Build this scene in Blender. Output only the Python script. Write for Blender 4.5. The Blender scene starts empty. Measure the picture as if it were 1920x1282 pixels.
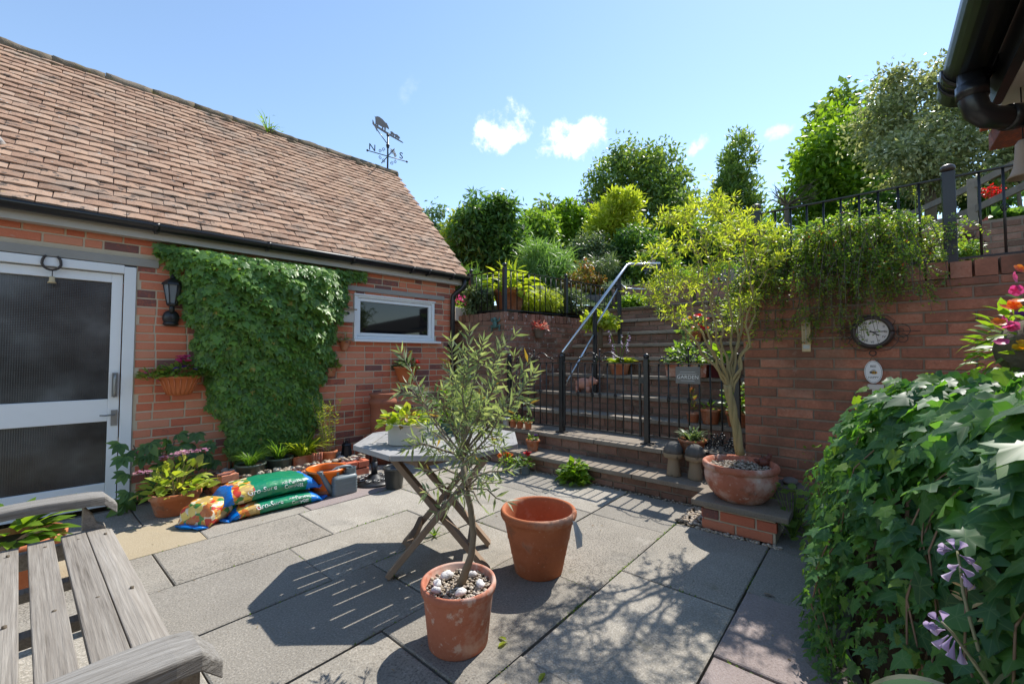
import bpy, math, random
import numpy as np
from mathutils import Vector, Matrix
scene = bpy.context.scene
COL = scene.collection
rng = np.random.default_rng(7)
random.seed(7)
R = math.radians
# ---------------------------------------------------------------- camera, sky, sun, exposure
YAW, PITCH, FPX, CAMH = R(45.84), R(2.064), 788.9, 1.22
cf = np.array([math.cos(YAW)*math.cos(PITCH), math.sin(YAW)*math.cos(PITCH), math.sin(PITCH)])
cr = np.array([math.sin(YAW), -math.cos(YAW), 0.0]); cu = np.cross(cr, cf)
CAM = np.array([0, 0, CAMH])
cd = bpy.data.cameras.new('camera'); cam = bpy.data.objects.new('camera', cd); COL.objects.link(cam)
cd.sensor_width = 36; cd.lens = FPX/1920*36; cd.clip_start = .02; cd.clip_end = 800
cam.matrix_world = Matrix(((cr[0], cu[0], -cf[0], 0), (cr[1], cu[1], -cf[1], 0), (cr[2], cu[2], -cf[2], CAMH), (0, 0, 0, 1)))
scene.camera = cam
SUN_AZ, SUN_EL = R(5.5), R(52.0)          # azimuth counted from +X towards +Y
SUN_STRENGTH, SKY_STRENGTH, EXPOSURE = 2.8, 0.132, 1.27
world = bpy.data.worlds.new('World'); scene.world = world; world.use_nodes = True
wn, wl = world.node_tree.nodes, world.node_tree.links
wn.clear()
w_out = wn.new('ShaderNodeOutputWorld'); w_bg = wn.new('ShaderNodeBackground'); sky = wn.new('ShaderNodeTexSky')
sky.sky_type = 'NISHITA'; sky.sun_disc = False; sky.sun_elevation = SUN_EL; sky.sun_rotation = R(90)-SUN_AZ
sky.air_density = 1.0; sky.dust_density = .05; sky.ozone_density = 1.6; sky.altitude = 50
w_bg.inputs['Strength'].default_value = SKY_STRENGTH
def wnode(t, **k):
    n = wn.new(t)
    for a, b in k.items(): setattr(n, a, b)
    return n
tc = wnode('ShaderNodeTexCoord')
def cloud(direction, ax, ay, tilt, seed, dens):
    """soft cumulus seen in one compass direction: an angular patch broken up by noise"""
    d = Vector(direction).normalized(); side = d.cross(Vector((0, 0, 1))).normalized(); up = side.cross(d)
    s2 = side*math.cos(tilt)+up*math.sin(tilt); u2 = up*math.cos(tilt)-side*math.sin(tilt)
    def dot(v):
        n = wnode('ShaderNodeVectorMath', operation='DOT_PRODUCT'); n.inputs[1].default_value = v; wl.new(tc.outputs['Generated'], n.inputs[0]); return n.outputs['Value']
    def ma(op, a, b):
        n = wnode('ShaderNodeMath', operation=op)
        for i, q in enumerate((a, b)):
            if isinstance(q, (int, float)): n.inputs[i].default_value = q
            else: wl.new(q, n.inputs[i])
        return n.outputs[0]
    e = ma('ADD', ma('POWER', ma('ABSOLUTE', ma('DIVIDE', dot(s2), ax), 0), 2), ma('POWER', ma('ABSOLUTE', ma('DIVIDE', dot(u2), ay), 0), 2))
    front = ma('GREATER_THAN', dot(d), 0.5)
    mp = wnode('ShaderNodeMapping'); mp.inputs['Location'].default_value = (seed, seed*1.7, 0); wl.new(tc.outputs['Generated'], mp.inputs['Vector'])
    nz = wnode('ShaderNodeTexNoise'); nz.inputs['Scale'].default_value = 16; nz.inputs['Detail'].default_value = 9; nz.inputs['Roughness'].default_value = .62
    wl.new(mp.outputs[0], nz.inputs['Vector'])
    v = ma('SUBTRACT', ma('MULTIPLY', ma('SUBTRACT', nz.outputs[0], .5), 4.6), ma('SUBTRACT', e, .78))
    n = wnode('ShaderNodeMapRange'); n.interpolation_type = 'SMOOTHSTEP'; wl.new(v, n.inputs[0])
    n.inputs[1].default_value = 0; n.inputs[2].default_value = 1.15; n.inputs[3].default_value = 0; n.inputs[4].default_value = dens
    return ma('MULTIPLY', n.outputs[0], front), ma
def raydir(x, y): return cf+cr*(x-960)/FPX-cu*(y-641)/FPX
masks = []
for (x, y, ax, ay, tl, sd, dn) in ((950, 235, .085, .052, R(35), 1.3, .95), (1075, 262, .115, .05, R(8), 4.1, 1.0), (1312, 270, .03, .018, R(35), 2.2, .6), (1462, 246, .035, .016, R(5), 6.4, .5), (770, 165, .05, .02, R(60), 8.2, .10)):
    m, ma = cloud(raydir(x, y), ax, ay, tl, sd, dn); masks.append(m)
tot = masks[0]
for m in masks[1:]: tot = ma('MAXIMUM', tot, m)
wb = wnode('ShaderNodeMixRGB'); wb.blend_type = 'MULTIPLY'; wb.inputs[0].default_value = 1; wl.new(sky.outputs[0], wb.inputs[1]); wb.inputs[2].default_value = (.88, .86, .81, 1)      # camera white balance for shade
mixw = wnode('ShaderNodeMixRGB'); wl.new(tot, mixw.inputs[0]); wl.new(wb.outputs[0], mixw.inputs[1]); mixw.inputs[2].default_value = (5.6, 5.6, 5.6, 1)
wl.new(mixw.outputs[0], w_bg.inputs['Color']); wl.new(w_bg.outputs[0], w_out.inputs[0])
sl = bpy.data.lights.new('sun', 'SUN'); sl.energy = SUN_STRENGTH; sl.angle = R(.53); sl.color = (1, .955, .88)
sun = bpy.data.objects.new('sun', sl); COL.objects.link(sun)
sdir = Vector((math.cos(SUN_EL)*math.cos(SUN_AZ), math.cos(SUN_EL)*math.sin(SUN_AZ), math.sin(SUN_EL)))
sun.rotation_euler = sdir.to_track_quat('Z', 'Y').to_euler(); sun.location = (0, 0, 12)
vs = scene.view_settings; vs.view_transform = 'Standard'; vs.look = 'None'; vs.exposure = EXPOSURE; vs.gamma = 1; vs.use_curve_mapping = False
scene.cycles.max_bounces = 8; scene.cycles.transparent_max_bounces = 12; scene.cycles.caustics_reflective = False; scene.cycles.caustics_refractive = False
# ---------------------------------------------------------------- frames: garage along world X; paving, steps and house turned by PA
PA = R(5.39)
EP = np.array([math.cos(PA), math.sin(PA)]); EQ = np.array([-math.sin(PA), math.cos(PA)])
def pw(p, q, z=0.0): w = p*EP+q*EQ; return np.array([w[0], w[1], z])
def at(x, y, t): return CAM+raydir(x, y)*t                      # point at view depth t
def at_z(x, y, z): d = raydir(x, y); return CAM+d*((z-CAMH)/d[2])
def at_Y(x, y, v): d = raydir(x, y); return CAM+d*(v/d[1])
def at_p(x, y, p): d = raydir(x, y); return CAM+d*(p/(d[:2]@EP))
def pix(w):
    v = np.asarray(w, float)-CAM; t = v@cf
    if t < .05: return (-9999, -9999, t)
    return (960+FPX*(v@cr)/t, 641-FPX*(v@cu)/t, t)
def inview(w, m=20):
    x, y, t = pix(w); return t > .05 and -m < x < 1920+m and -m < y < 1282+m
F2 = np.array([math.cos(YAW), math.sin(YAW), 0.0]); R2 = np.array([math.sin(YAW), -math.cos(YAW), 0.0])
# ---------------------------------------------------------------- materials
MATS = {}
def hx(*c): return (*c, 1)
def newmat(name):
    m = bpy.data.materials.new(name); m.use_nodes = True; nt = m.node_tree; nt.nodes.clear(); return m, nt.nodes, nt.links
def rnd_node(N, L):
    oi = N.new('ShaderNodeObjectInfo'); ge = N.new('ShaderNodeNewGeometry')
    a = N.new('ShaderNodeMath'); a.operation = 'MULTIPLY_ADD'; a.inputs[1].default_value = 7.31; L.new(ge.outputs['Random Per Island'], a.inputs[0]); L.new(oi.outputs['Random'], a.inputs[2])
    b = N.new('ShaderNodeMath'); b.operation = 'FRACT'; L.new(a.outputs[0], b.inputs[0]); return b.outputs[0], ge
def ramp(N, cols, pos=None, interp='LINEAR'):
    r = N.new('ShaderNodeValToRGB'); r.color_ramp.interpolation = interp; e = r.color_ramp.elements
    while len(e) < len(cols): e.new(.5)
    for i, c in enumerate(cols): e[i].position = (pos[i] if pos else i/max(1, len(cols)-1)); e[i].color = (*c, 1)
    return r
def math_n(N, L, op, a, b=None, c=None):
    n = N.new('ShaderNodeMath'); n.operation = op
    for i, q in enumerate((a, b, c)):
        if q is None: continue
        if isinstance(q, (int, float)): n.inputs[i].default_value = q
        else: L.new(q, n.inputs[i])
    return n.outputs[0]
def noise(N, L, vec, scale, detail=5, rough=.55, stretch=None):
    n = N.new('ShaderNodeTexNoise'); n.inputs['Scale'].default_value = scale; n.inputs['Detail'].default_value = detail; n.inputs['Roughness'].default_value = rough
    if stretch is not None:
        mp = N.new('ShaderNodeMapping'); mp.inputs['Scale'].default_value = stretch; L.new(vec, mp.inputs['Vector']); vec = mp.outputs[0]
    L.new(vec, n.inputs['Vector']); return n.outputs[0]
def mat(name, cols, rough=.8, spec=.3, metal=0, rnd=0.0, nz=(8, .5), nz2=None, bump=None, spots=None, stretch=None, coord='world', pos=None, rough_var=0, coat=0):
    """colour = ramp(noise and per-piece random); spots = list of (scale, threshold, softness, colour, amount) stains"""
    if name in MATS: return MATS[name]
    m, N, L = newmat(name); MATS[name] = m
    out = N.new('ShaderNodeOutputMaterial'); b = N.new('ShaderNodeBsdfPrincipled'); L.new(b.outputs[0], out.inputs[0])
    rv, ge = rnd_node(N, L)
    if coord == 'world': vec = ge.outputs['Position']
    else: vec = N.new('ShaderNodeTexCoord').outputs['Object']
    n1 = noise(N, L, vec, nz[0], 6, .6, stretch)
    f = math_n(N, L, 'MULTIPLY_ADD', math_n(N, L, 'SUBTRACT', n1, .5), nz[1]*2, .5)
    if nz2: f = math_n(N, L, 'MULTIPLY_ADD', math_n(N, L, 'SUBTRACT', noise(N, L, vec, nz2[0], 3, .6, stretch), .5), nz2[1]*2, f)
    if rnd: f = math_n(N, L, 'MULTIPLY_ADD', math_n(N, L, 'SUBTRACT', rv, .5), rnd*2, f)
    cl = N.new('ShaderNodeClamp'); L.new(f, cl.inputs[0]); rp = ramp(N, cols, pos); L.new(cl.outputs[0], rp.inputs[0]); col = rp.outputs[0]
    for (sc, th, so, c, am) in (spots or []):
        sn = noise(N, L, vec, sc, 5, .65)
        mr = N.new('ShaderNodeMapRange'); L.new(sn, mr.inputs[0]); mr.inputs[1].default_value = th; mr.inputs[2].default_value = th+so; mr.inputs[3].default_value = 0; mr.inputs[4].default_value = am
        mx = N.new('ShaderNodeMixRGB'); L.new(mr.outputs[0], mx.inputs[0]); L.new(col, mx.inputs[1]); mx.inputs[2].default_value = (*c, 1); col = mx.outputs[0]
    L.new(col, b.inputs['Base Color']); b.inputs['Roughness'].default_value = rough; b.inputs['Metallic'].default_value = metal; b.inputs['Specular IOR Level'].default_value = spec
    if coat: b.inputs['Coat Weight'].default_value = coat; b.inputs['Coat Roughness'].default_value = .15
    if rough_var:
        L.new(math_n(N, L, 'MULTIPLY_ADD', n1, rough_var, rough-rough_var*.5), b.inputs['Roughness'])
    if bump:
        bn = N.new('ShaderNodeBump'); bn.inputs['Strength'].default_value = bump[1]; bn.inputs['Distance'].default_value = bump[2] if len(bump) > 2 else .004
        L.new(noise(N, L, vec, bump[0], 6, .65, stretch), bn.inputs['Height']); L.new(bn.outputs[0], b.inputs['Normal'])
    return m
def leafmat(name, cols, trans, tf=.4, rough=.42, spec=.45, odd=None):
    """two-sided leaf: glossy top, light shining through; cols vary per leaf"""
    if name in MATS: return MATS[name]
    m, N, L = newmat(name); MATS[name] = m
    out = N.new('ShaderNodeOutputMaterial'); b = N.new('ShaderNodeBsdfPrincipled'); t = N.new('ShaderNodeBsdfTranslucent'); mx = N.new('ShaderNodeMixShader')
    rv, ge = rnd_node(N, L)
    n1 = noise(N, L, ge.outputs['Position'], 9, 3)
    f = math_n(N, L, 'MULTIPLY_ADD', math_n(N, L, 'SUBTRACT', n1, .5), .5, rv); cl = N.new('ShaderNodeClamp'); L.new(f, cl.inputs[0])
    rp = ramp(N, cols); L.new(cl.outputs[0], rp.inputs[0]); col = rp.outputs[0]
    if odd:                                                # a few withered leaves
        w = math_n(N, L, 'GREATER_THAN', math_n(N, L, 'FRACT', math_n(N, L, 'MULTIPLY', rv, 37.7)), 1-odd[1])
        q = N.new('ShaderNodeMixRGB'); L.new(w, q.inputs[0]); L.new(col, q.inputs[1]); q.inputs[2].default_value = (*odd[0], 1); col = q.outputs[0]
    at_ = N.new('ShaderNodeAttribute'); at_.attribute_name = 'vein'; vv = math_n(N, L, 'MULTIPLY', math_n(N, L, 'POWER', at_.outputs['Fac'], 14), .55); vm = N.new('ShaderNodeMixRGB'); L.new(vv, vm.inputs[0]); L.new(col, vm.inputs[1]); vm.inputs[2].default_value = (.20, .30, .14, 1); col = vm.outputs[0]
    L.new(col, b.inputs['Base Color']); b.inputs['Roughness'].default_value = rough; b.inputs['Specular IOR Level'].default_value = spec
    tm = N.new('ShaderNodeMixRGB'); tm.blend_type = 'MULTIPLY'; tm.inputs[0].default_value = 1; L.new(col, tm.inputs[1]); tm.inputs[2].default_value = (*trans, 1)
    L.new(tm.outputs[0], t.inputs[0]); mx.inputs[0].default_value = tf; L.new(b.outputs[0], mx.inputs[1]); L.new(t.outputs[0], mx.inputs[2]); L.new(mx.outputs[0], out.inputs[0])
    return m
M_brick = mat('garage_brick', [(.20, .095, .085), (.30, .11, .08), (.52, .145, .085), (.60, .19, .105), (.62, .26, .16)], .88, .2, rnd=.56, nz=(18, .22), nz2=(90, .22), bump=(150, .6, .003), pos=[0, .09, .21, .6, 1], spots=[(22, .66, .06, (.50, .36, .28), .35)])
M_mortar = mat('sandy_mortar', [(.50, .41, .29), (.62, .53, .40)], .95, .1, nz=(30, .4), bump=(200, .5, .003))
M_obrick = mat('old_brown_brick', [(.13, .085, .064), (.215, .122, .088), (.29, .16, .115), (.37, .235, .175)], .92, .15, rnd=.3, nz=(11, .42), nz2=(80, .3), bump=(130, .8, .005), spots=[(9, .58, .10, (.33, .28, .22), .5), (40, .68, .04, (.58, .54, .49), .8), (5, .6, .1, (.10, .085, .06), .5)])
M_pbrick = mat('painted_old_brick', [(.11, .062, .045), (.19, .09, .06), (.27, .125, .085), (.34, .18, .125)], .92, .15, rnd=.3, nz=(11, .42), nz2=(80, .3), bump=(130, .8, .005), spots=[(6, .55, .14, (.38, .33, .28), .55), (24, .615, .05, (.66, .63, .60), .85)])
M_omortar = mat('grimy_mortar', [(.16, .125, .095), (.32, .26, .20)], .95, .1, nz=(20, .5), bump=(160, .5, .003))
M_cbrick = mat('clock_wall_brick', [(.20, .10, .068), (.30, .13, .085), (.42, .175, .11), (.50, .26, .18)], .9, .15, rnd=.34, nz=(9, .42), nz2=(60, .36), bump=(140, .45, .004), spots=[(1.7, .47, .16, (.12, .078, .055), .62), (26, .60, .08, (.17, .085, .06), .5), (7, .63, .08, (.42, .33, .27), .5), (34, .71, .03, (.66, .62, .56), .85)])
M_tile = mat('clay_roof_tile', [(.23, .145, .10), (.36, .225, .155), (.44, .29, .20), (.40, .285, .215)], .95, .12, rnd=.36, nz=(5, .25), nz2=(60, .35), bump=(120, .7, .003), spots=[(2.4, .50, .16, (.22, .18, .145), .65), (12, .59, .05, (.08, .07, .062), .85), (22, .64, .04, (.50, .47, .41), .75), (9, .66, .06, (.40, .28, .09), .45)])
M_ridge = mat('mossy_ridge', [(.08, .065, .045), (.17, .135, .095), (.26, .215, .165)], .95, .1, rnd=.25, nz=(16, .5), bump=(50, .8, .01), spots=[(12, .56, .08, (.17, .135, .04), .7)])
M_slab = mat('paving_slab', [(.125, .112, .094), (.285, .258, .218), (.345, .316, .27), (.54, .495, .43)], .9, .2, rnd=.16, nz=(2.6, .30), nz2=(115, .95), bump=(130, .9, .005), spots=[(2.0, .54, .16, (.165, .158, .14), .55), (4.5, .60, .12, (.40, .37, .32), .5), (7, .63, .06, (.19, .175, .12), .45), (20, .70, .03, (.46, .43, .38), .5)])
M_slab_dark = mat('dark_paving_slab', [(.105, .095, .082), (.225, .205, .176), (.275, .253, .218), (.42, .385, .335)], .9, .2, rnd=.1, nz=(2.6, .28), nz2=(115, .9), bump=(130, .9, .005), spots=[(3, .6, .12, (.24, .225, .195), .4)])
M_slab_pink = mat('pink_paving_slab', [(.14, .115, .105), (.265, .215, .20), (.31, .26, .245), (.42, .37, .345)], .9, .2, nz=(2.5, .3), nz2=(120, .7), bump=(140, .8, .005), spots=[(55, .69, .03, (.5, .47, .45), .7)])
M_slab_buff = mat('buff_paving_slab', [(.20, .155, .10), (.35, .285, .19), (.40, .335, .235), (.48, .42, .32)], .9, .2, nz=(2.5, .35), nz2=(120, .5), bump=(140, .8, .005), spots=[(3, .6, .12, (.22, .20, .16), .5)])
M_joint = mat('dirt_joint', [(.055, .048, .04), (.12, .105, .088), (.075, .085, .04)], .95, .1, nz=(9, .6), bump=(120, .8, .006))
M_stepslab = mat('step_slab', [(.10, .08, .06), (.215, .178, .14), (.27, .23, .185), (.36, .32, .27)], .9, .2, rnd=.15, nz=(5, .35), nz2=(110, .5), bump=(150, .6, .005), spots=[(14, .66, .05, (.42, .39, .33), .5)])
M_terra = mat('terracotta', [(.32, .10, .045), (.44, .15, .07), (.52, .20, .10)], .86, .18, rnd=.16, nz=(6, .4), nz2=(60, .22), bump=(120, .4, .002), spots=[(4.5, .52, .14, (.56, .37, .27), .65), (9, .60, .08, (.20, .085, .05), .6), (60, .67, .03, (.62, .53, .45), .6)])
M_terra2 = mat('pale_washed_terracotta', [(.33, .11, .065), (.44, .16, .10), (.52, .22, .145)], .88, .15, rnd=.15, nz=(7, .42), nz2=(70, .24), bump=(120, .45, .002), spots=[(4.5, .49, .15, (.62, .46, .38), .75), (13, .59, .07, (.66, .55, .48), .6), (8, .62, .08, (.19, .09, .06), .6)])
M_plterra = mat('orange_plastic_pot', [(.50, .14, .05), (.56, .17, .065)], .45, .4, nz=(5, .3))
M_white = mat('white_paint', [(.66, .67, .67), (.78, .79, .79), (.82, .82, .82)], .5, .4, nz=(5, .3), spots=[(60, .72, .02, (.35, .33, .30), .5)])
M_fascia = mat('fascia_paint', [(.42, .40, .36), (.55, .53, .49)], .7, .3, nz=(6, .4))
M_lintel = mat('concrete_lintel', [(.27, .255, .23), (.38, .36, .33)], .92, .2, nz=(8, .35), nz2=(140, .2), bump=(140, .4, .003))
M_black = mat('black_metal', [(.010, .011, .013), (.02, .021, .024)], .38, .5, nz=(10, .3), bump=(90, .08, .002))
M_gutter = mat('black_plastic', [(.012, .012, .013), (.022, .022, .024)], .32, .5, nz=(8, .3))
M_steel = mat('steel_handrail', [(.42, .43, .44), (.60, .61, .62)], .24, .5, metal=1.0, nz=(20, .3))
M_teak = mat('weathered_teak', [(.085, .072, .058), (.215, .192, .165), (.29, .264, .23), (.37, .342, .305)], .9, .15, rnd=.12, nz=(60, .5), nz2=(190, .5), bump=(140, .9, .004), stretch=(1, .03, 1), coord='obj', spots=[(9, .70, .05, (.09, .075, .06), .5)])
M_teakx = mat('weathered_teak_arm', [(.06, .052, .045), (.18, .168, .15), (.26, .247, .228), (.36, .345, .32)], .9, .15, rnd=.12, nz=(55, .55), nz2=(170, .55), bump=(120, 1.0, .005), stretch=(.035, 1, 1), coord='obj')
M_teakt = mat('grey_table_teak', [(.13, .125, .12), (.27, .262, .255), (.34, .332, .325), (.42, .41, .40)], .85, .2, rnd=.14, nz=(40, .4), nz2=(150, .4), bump=(90, .5, .003), stretch=(.08, 1, 1), coord='obj')
M_tleg = mat('brown_teak_leg', [(.17, .115, .08), (.26, .185, .13), (.33, .25, .185)], .8, .25, rnd=.12, nz=(12, .4), bump=(40, .4, .003), stretch=(1, 1, .08), coord='obj')
M_oldwood = mat('grey_fence_wood', [(.14, .12, .095), (.24, .21, .17), (.30, .27, .23)], .9, .2, rnd=.2, nz=(10, .4), bump=(40, .5, .004))
M_bark = mat('bark', [(.075, .06, .045), (.14, .115, .085), (.20, .17, .135)], .9, .15, nz=(22, .45), bump=(50, .8, .01))
M_olbark = mat('olive_bark', [(.16, .13, .09), (.25, .21, .15)], .85, .2, nz=(24, .45), bump=(70, .6, .004))
M_wilbark = mat('willow_bark', [(.22, .17, .07), (.33, .26, .12), (.30, .21, .14)], .75, .3, nz=(12, .45), bump=(70, .5, .004))
M_soil = mat('soil', [(.03, .022, .016), (.07, .052, .038)], .95, .1, nz=(60, .5), bump=(90, 1, .01))
M_stone = mat('pebble', [(.22, .17, .12), (.42, .34, .25), (.52, .46, .38), (.34, .27, .22)], .75, .3, rnd=.5, nz=(40, .15), bump=(90, .3, .002))
M_wstone = mat('white_quartz', [(.52, .47, .46), (.68, .65, .63), (.74, .72, .70)], .7, .35, rnd=.2, nz=(40, .4), bump=(60, .8, .006), spots=[(30, .58, .1, (.33, .22, .28), .7)])
M_flint = mat('flint_stone', [(.30, .27, .25), (.52, .49, .46), (.62, .60, .57)], .75, .3, rnd=.55, nz=(30, .25), bump=(60, .6, .004))
M_greystone = mat('dark_rock', [(.10, .09, .085), (.19, .17, .155)], .8, .3, nz=(20, .4), bump=(50, .6, .005))
M_ground = mat('garden_soil', [(.035, .03, .02), (.075, .06, .04), (.06, .075, .03)], .95, .1, nz=(3, .5), bump=(20, 1, .03))
M_grass = mat('grass_hill', [(.03, .055, .015), (.06, .10, .028)], .95, .1, nz=(2, .5), bump=(20, 1, .05))
M_teal = mat('verdigris', [(.05, .12, .11), (.10, .20, .18)], .6, .4, nz=(40, .4))
M_cream = mat('cream_plastic', [(.55, .42, .24), (.62, .49, .29)], .5, .4, nz=(8, .2))
M_signgrey = mat('slate_sign', [(.16, .155, .145), (.21, .205, .195)], .7, .3, nz=(20, .3))
M_print = mat('white_print', [(.74, .74, .72), (.78, .78, .76)], .6, .3, nz=(5, .1))
M_ink = mat('dark_print', [(.03, .03, .032), (.045, .045, .05)], .6, .3, nz=(5, .1))
M_bee = mat('bee_yellow', [(.60, .30, .02), (.70, .38, .03)], .6, .3, nz=(5, .2))
M_dial = mat('clock_dial', [(.66, .64, .62), (.76, .74, .72)], .5, .4, nz=(12, .3))
M_bronze = mat('dark_bronze', [(.03, .02, .018), (.055, .04, .034)], .45, .5, nz=(20, .3))
M_galv = mat('galvanised', [(.24, .24, .235), (.36, .36, .35)], .4, .5, metal=.6, nz=(20, .4))
M_orange = mat('orange_plastic', [(.80, .16, .012), (.85, .19, .02)], .35, .5, nz=(6, .2))
M_can = mat('grey_plastic', [(.125, .16, .175), (.16, .195, .21)], .4, .45, nz=(8, .3))
M_dkpot = mat('charcoal_glaze', [(.028, .030, .029), (.05, .052, .05)], .3, .5, nz=(9, .35))
M_gnpot = mat('green_glaze', [(.045, .062, .050), (.09, .115, .095), (.14, .15, .125)], .35, .5, nz=(12, .5))
M_cpot = mat('cream_pot', [(.56, .53, .47), (.62, .59, .53)], .5, .4, nz=(5, .2), bump=(60, .15, .002))
M_ltgrey = mat('pale_grey_plastic', [(.40, .42, .43), (.48, .50, .51)], .5, .4, nz=(6, .2))
M_pig = mat('pink_pig_glaze', [(.52, .23, .16), (.62, .31, .22)], .55, .4, nz=(12, .3))
M_woodcap = mat('carved_mushroom_wood', [(.16, .12, .075), (.29, .22, .145), (.36, .29, .20)], .85, .2, nz=(9, .4), bump=(40, .6, .005), stretch=(1, 1, .15), spots=[(9, .60, .06, (.05, .04, .032), .7)])
M_woodtop = mat('charred_mushroom_cap', [(.045, .042, .04), (.10, .096, .09), (.24, .225, .205)], .85, .2, nz=(9, .5), bump=(60, .6, .005), stretch=(1, 1, .3))
M_greenbag = mat('green_plastic', [(.01, .30, .10), (.015, .38, .13)], .35, .5, nz=(6, .2))
M_housewhite = mat('cream_soffit', [(.55, .52, .46), (.64, .61, .55)], .7, .3, nz=(6, .3))
M_bell = mat('buff_clay_bell', [(.34, .26, .20), (.44, .35, .28)], .8, .25, nz=(10, .3), bump=(80, .3, .002))
def glass(name, col, rough, bumpsc=None, reed=False):
    m, N, L = newmat(name); out = N.new('ShaderNodeOutputMaterial'); b = N.new('ShaderNodeBsdfPrincipled'); L.new(b.outputs[0], out.inputs[0])
    b.inputs['Base Color'].default_value = (*col, 1); b.inputs['Roughness'].default_value = rough; b.inputs['Specular IOR Level'].default_value = .6
    if reed:
        ge = N.new('ShaderNodeTexCoord'); sx = N.new('ShaderNodeSeparateXYZ'); L.new(ge.outputs['Object'], sx.inputs[0])
        a = math_n(N, L, 'SINE', math_n(N, L, 'MULTIPLY', sx.outputs[0], 2*math.pi/.0125)); c = math_n(N, L, 'SINE', math_n(N, L, 'MULTIPLY', sx.outputs[2], 2*math.pi/.0125))
        s = math_n(N, L, 'ADD', a, math_n(N, L, 'MULTIPLY', c, .8)); bn = N.new('ShaderNodeBump'); bn.inputs['Distance'].default_value = .0016; bn.inputs['Strength'].default_value = .22
        L.new(s, bn.inputs['Height']); L.new(bn.outputs[0], b.inputs['Normal'])
        v = noise(N, L, ge.outputs['Object'], 2.4, 3); rp = ramp(N, [(.02, .022, .024), (.055, .06, .062), (.14, .15, .155)], [.35, .55, .8]); L.new(v, rp.inputs[0]); L.new(rp.outputs[0], b.inputs['Base Color'])
    return m
M_reed = glass('patterned_glass', (.02, .022, .025), .16, reed=True)
M_glass = glass('dark_window_glass', (.008, .009, .011), .03)
M_lampglass = glass('lamp_glass', (.20, .22, .24), .08)
def lm(n, c, tr=(1.7, 1.6, .7), tf=.4, **k): return leafmat(n, c, tr, min(.55, tf*1.25), **k)
L_ivy = lm('ivy_leaf', [(0.082, 0.168, 0.046), (0.132, 0.256, 0.056), (0.218, 0.364, 0.071)], (2.0, 2.0, .7), .32, rough=.40, spec=.4, odd=((.40, .32, .08), .012))
L_ivyn = lm('big_ivy_leaf', [(0.036, 0.098, 0.044), (0.063, 0.158, 0.054), (0.107, 0.240, 0.057)], (2.6, 2.8, .6), .36, rough=.44, spec=.36)
L_ivym = lm('fresh_ivy_leaf', [(0.058, 0.149, 0.033), (0.098, 0.220, 0.042), (0.139, 0.275, 0.055)], (2.0, 2.0, .6), .36, rough=.45, spec=.35)
L_ivyy = lm('young_ivy_leaf', [(.07, .17, .025), (.13, .25, .03), (.19, .30, .04)], (1.7, 1.6, .5), .45)
L_olive = lm('olive_leaf', [(0.139, 0.191, 0.125), (0.222, 0.284, 0.163), (0.333, 0.383, 0.249)], (1.5, 1.5, .6), .36, odd=((.34, .22, .05), .02))
L_willow = lm('willow_leaf', [(0.234, 0.330, 0.041), (0.372, 0.468, 0.062), (0.495, 0.550, 0.097)], (1.6, 1.5, .5), .46)
L_coton = lm('cotoneaster_leaf', [(0.081, 0.164, 0.043), (0.152, 0.270, 0.058), (0.304, 0.366, 0.067)], (1.9, 1.8, .5), .36, odd=((.35, .10, .03), .015))
L_dark = lm('dark_green_leaf', [(0.050, 0.118, 0.036), (0.091, 0.190, 0.049), (0.148, 0.260, 0.062)], (1.8, 1.7, .6), .35)
L_mid = lm('mid_green_leaf', [(0.087, 0.177, 0.040), (0.156, 0.266, 0.055), (0.234, 0.338, 0.068)], (1.8, 1.7, .55), .42)
L_bright = lm('bright_green_leaf', [(.09, .19, .02), (.16, .28, .03), (.22, .34, .05)], (1.7, 1.6, .5), .45)
L_gold = lm('golden_leaf', [(.26, .33, .03), (.40, .46, .05), (.50, .53, .11)], (1.35, 1.4, .5), .42)
L_far = lm('far_tree_leaf', [(0.079, 0.151, 0.047), (0.139, 0.231, 0.062), (0.226, 0.312, 0.082)], (1.7, 1.6, .6), .36)
L_grey = lm('grey_green_leaf', [(0.083, 0.128, 0.060), (0.135, 0.195, 0.090), (0.210, 0.270, 0.135)], (1.4, 1.4, .7), .33)
L_vari = lm('variegated_leaf', [(0.125, 0.163, 0.075), (0.250, 0.294, 0.138), (0.525, 0.537, 0.338)], (1.3, 1.3, .7), .33, rough=.35)
L_blue = lm('birch_leaf', [(0.084, 0.154, 0.084), (0.140, 0.217, 0.112), (0.182, 0.266, 0.140)], (1.5, 1.5, .7), .35)
L_feather = lm('feathery_leaf', [(.12, .24, .075), (.18, .32, .10), (.23, .37, .13)], (1.4, 1.4, .6), .4)
L_grassy = lm('grassy_leaf', [(.07, .17, .03), (.12, .25, .045), (.20, .32, .06)], (1.6, 1.5, .5), .4)
L_lime = lm('lime_leaf', [(.24, .34, .03), (.34, .44, .045), (.42, .48, .09)], (1.5, 1.4, .5), .42)
L_hyd = lm('hydrangea_leaf', [(0.202, 0.316, 0.044), (0.354, 0.455, 0.069), (0.531, 0.557, 0.127)], (1.5, 1.4, .5), .4)
L_purple = lm('purple_leaf', [(.06, .025, .03), (.13, .06, .06), (.22, .13, .12)], (1.5, 1.1, .9), .3)
L_redleaf = lm('red_tipped_leaf', [(.30, .10, .05), (.22, .20, .05), (.14, .20, .04)], (1.5, 1.3, .6), .35)
L_redwhite = lm('red_white_rosette', [(.50, .035, .03), (.62, .12, .09), (.66, .46, .36)], (1.2, 1.0, .9), .25)
P_pink = lm('pink_petal', [(.62, .06, .24), (.72, .14, .36)], (1.3, 1, 1.1), .35)
P_red = lm('red_petal', [(.55, .012, .012), (.68, .03, .02)], (1.3, 1, 1), .35)
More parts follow.
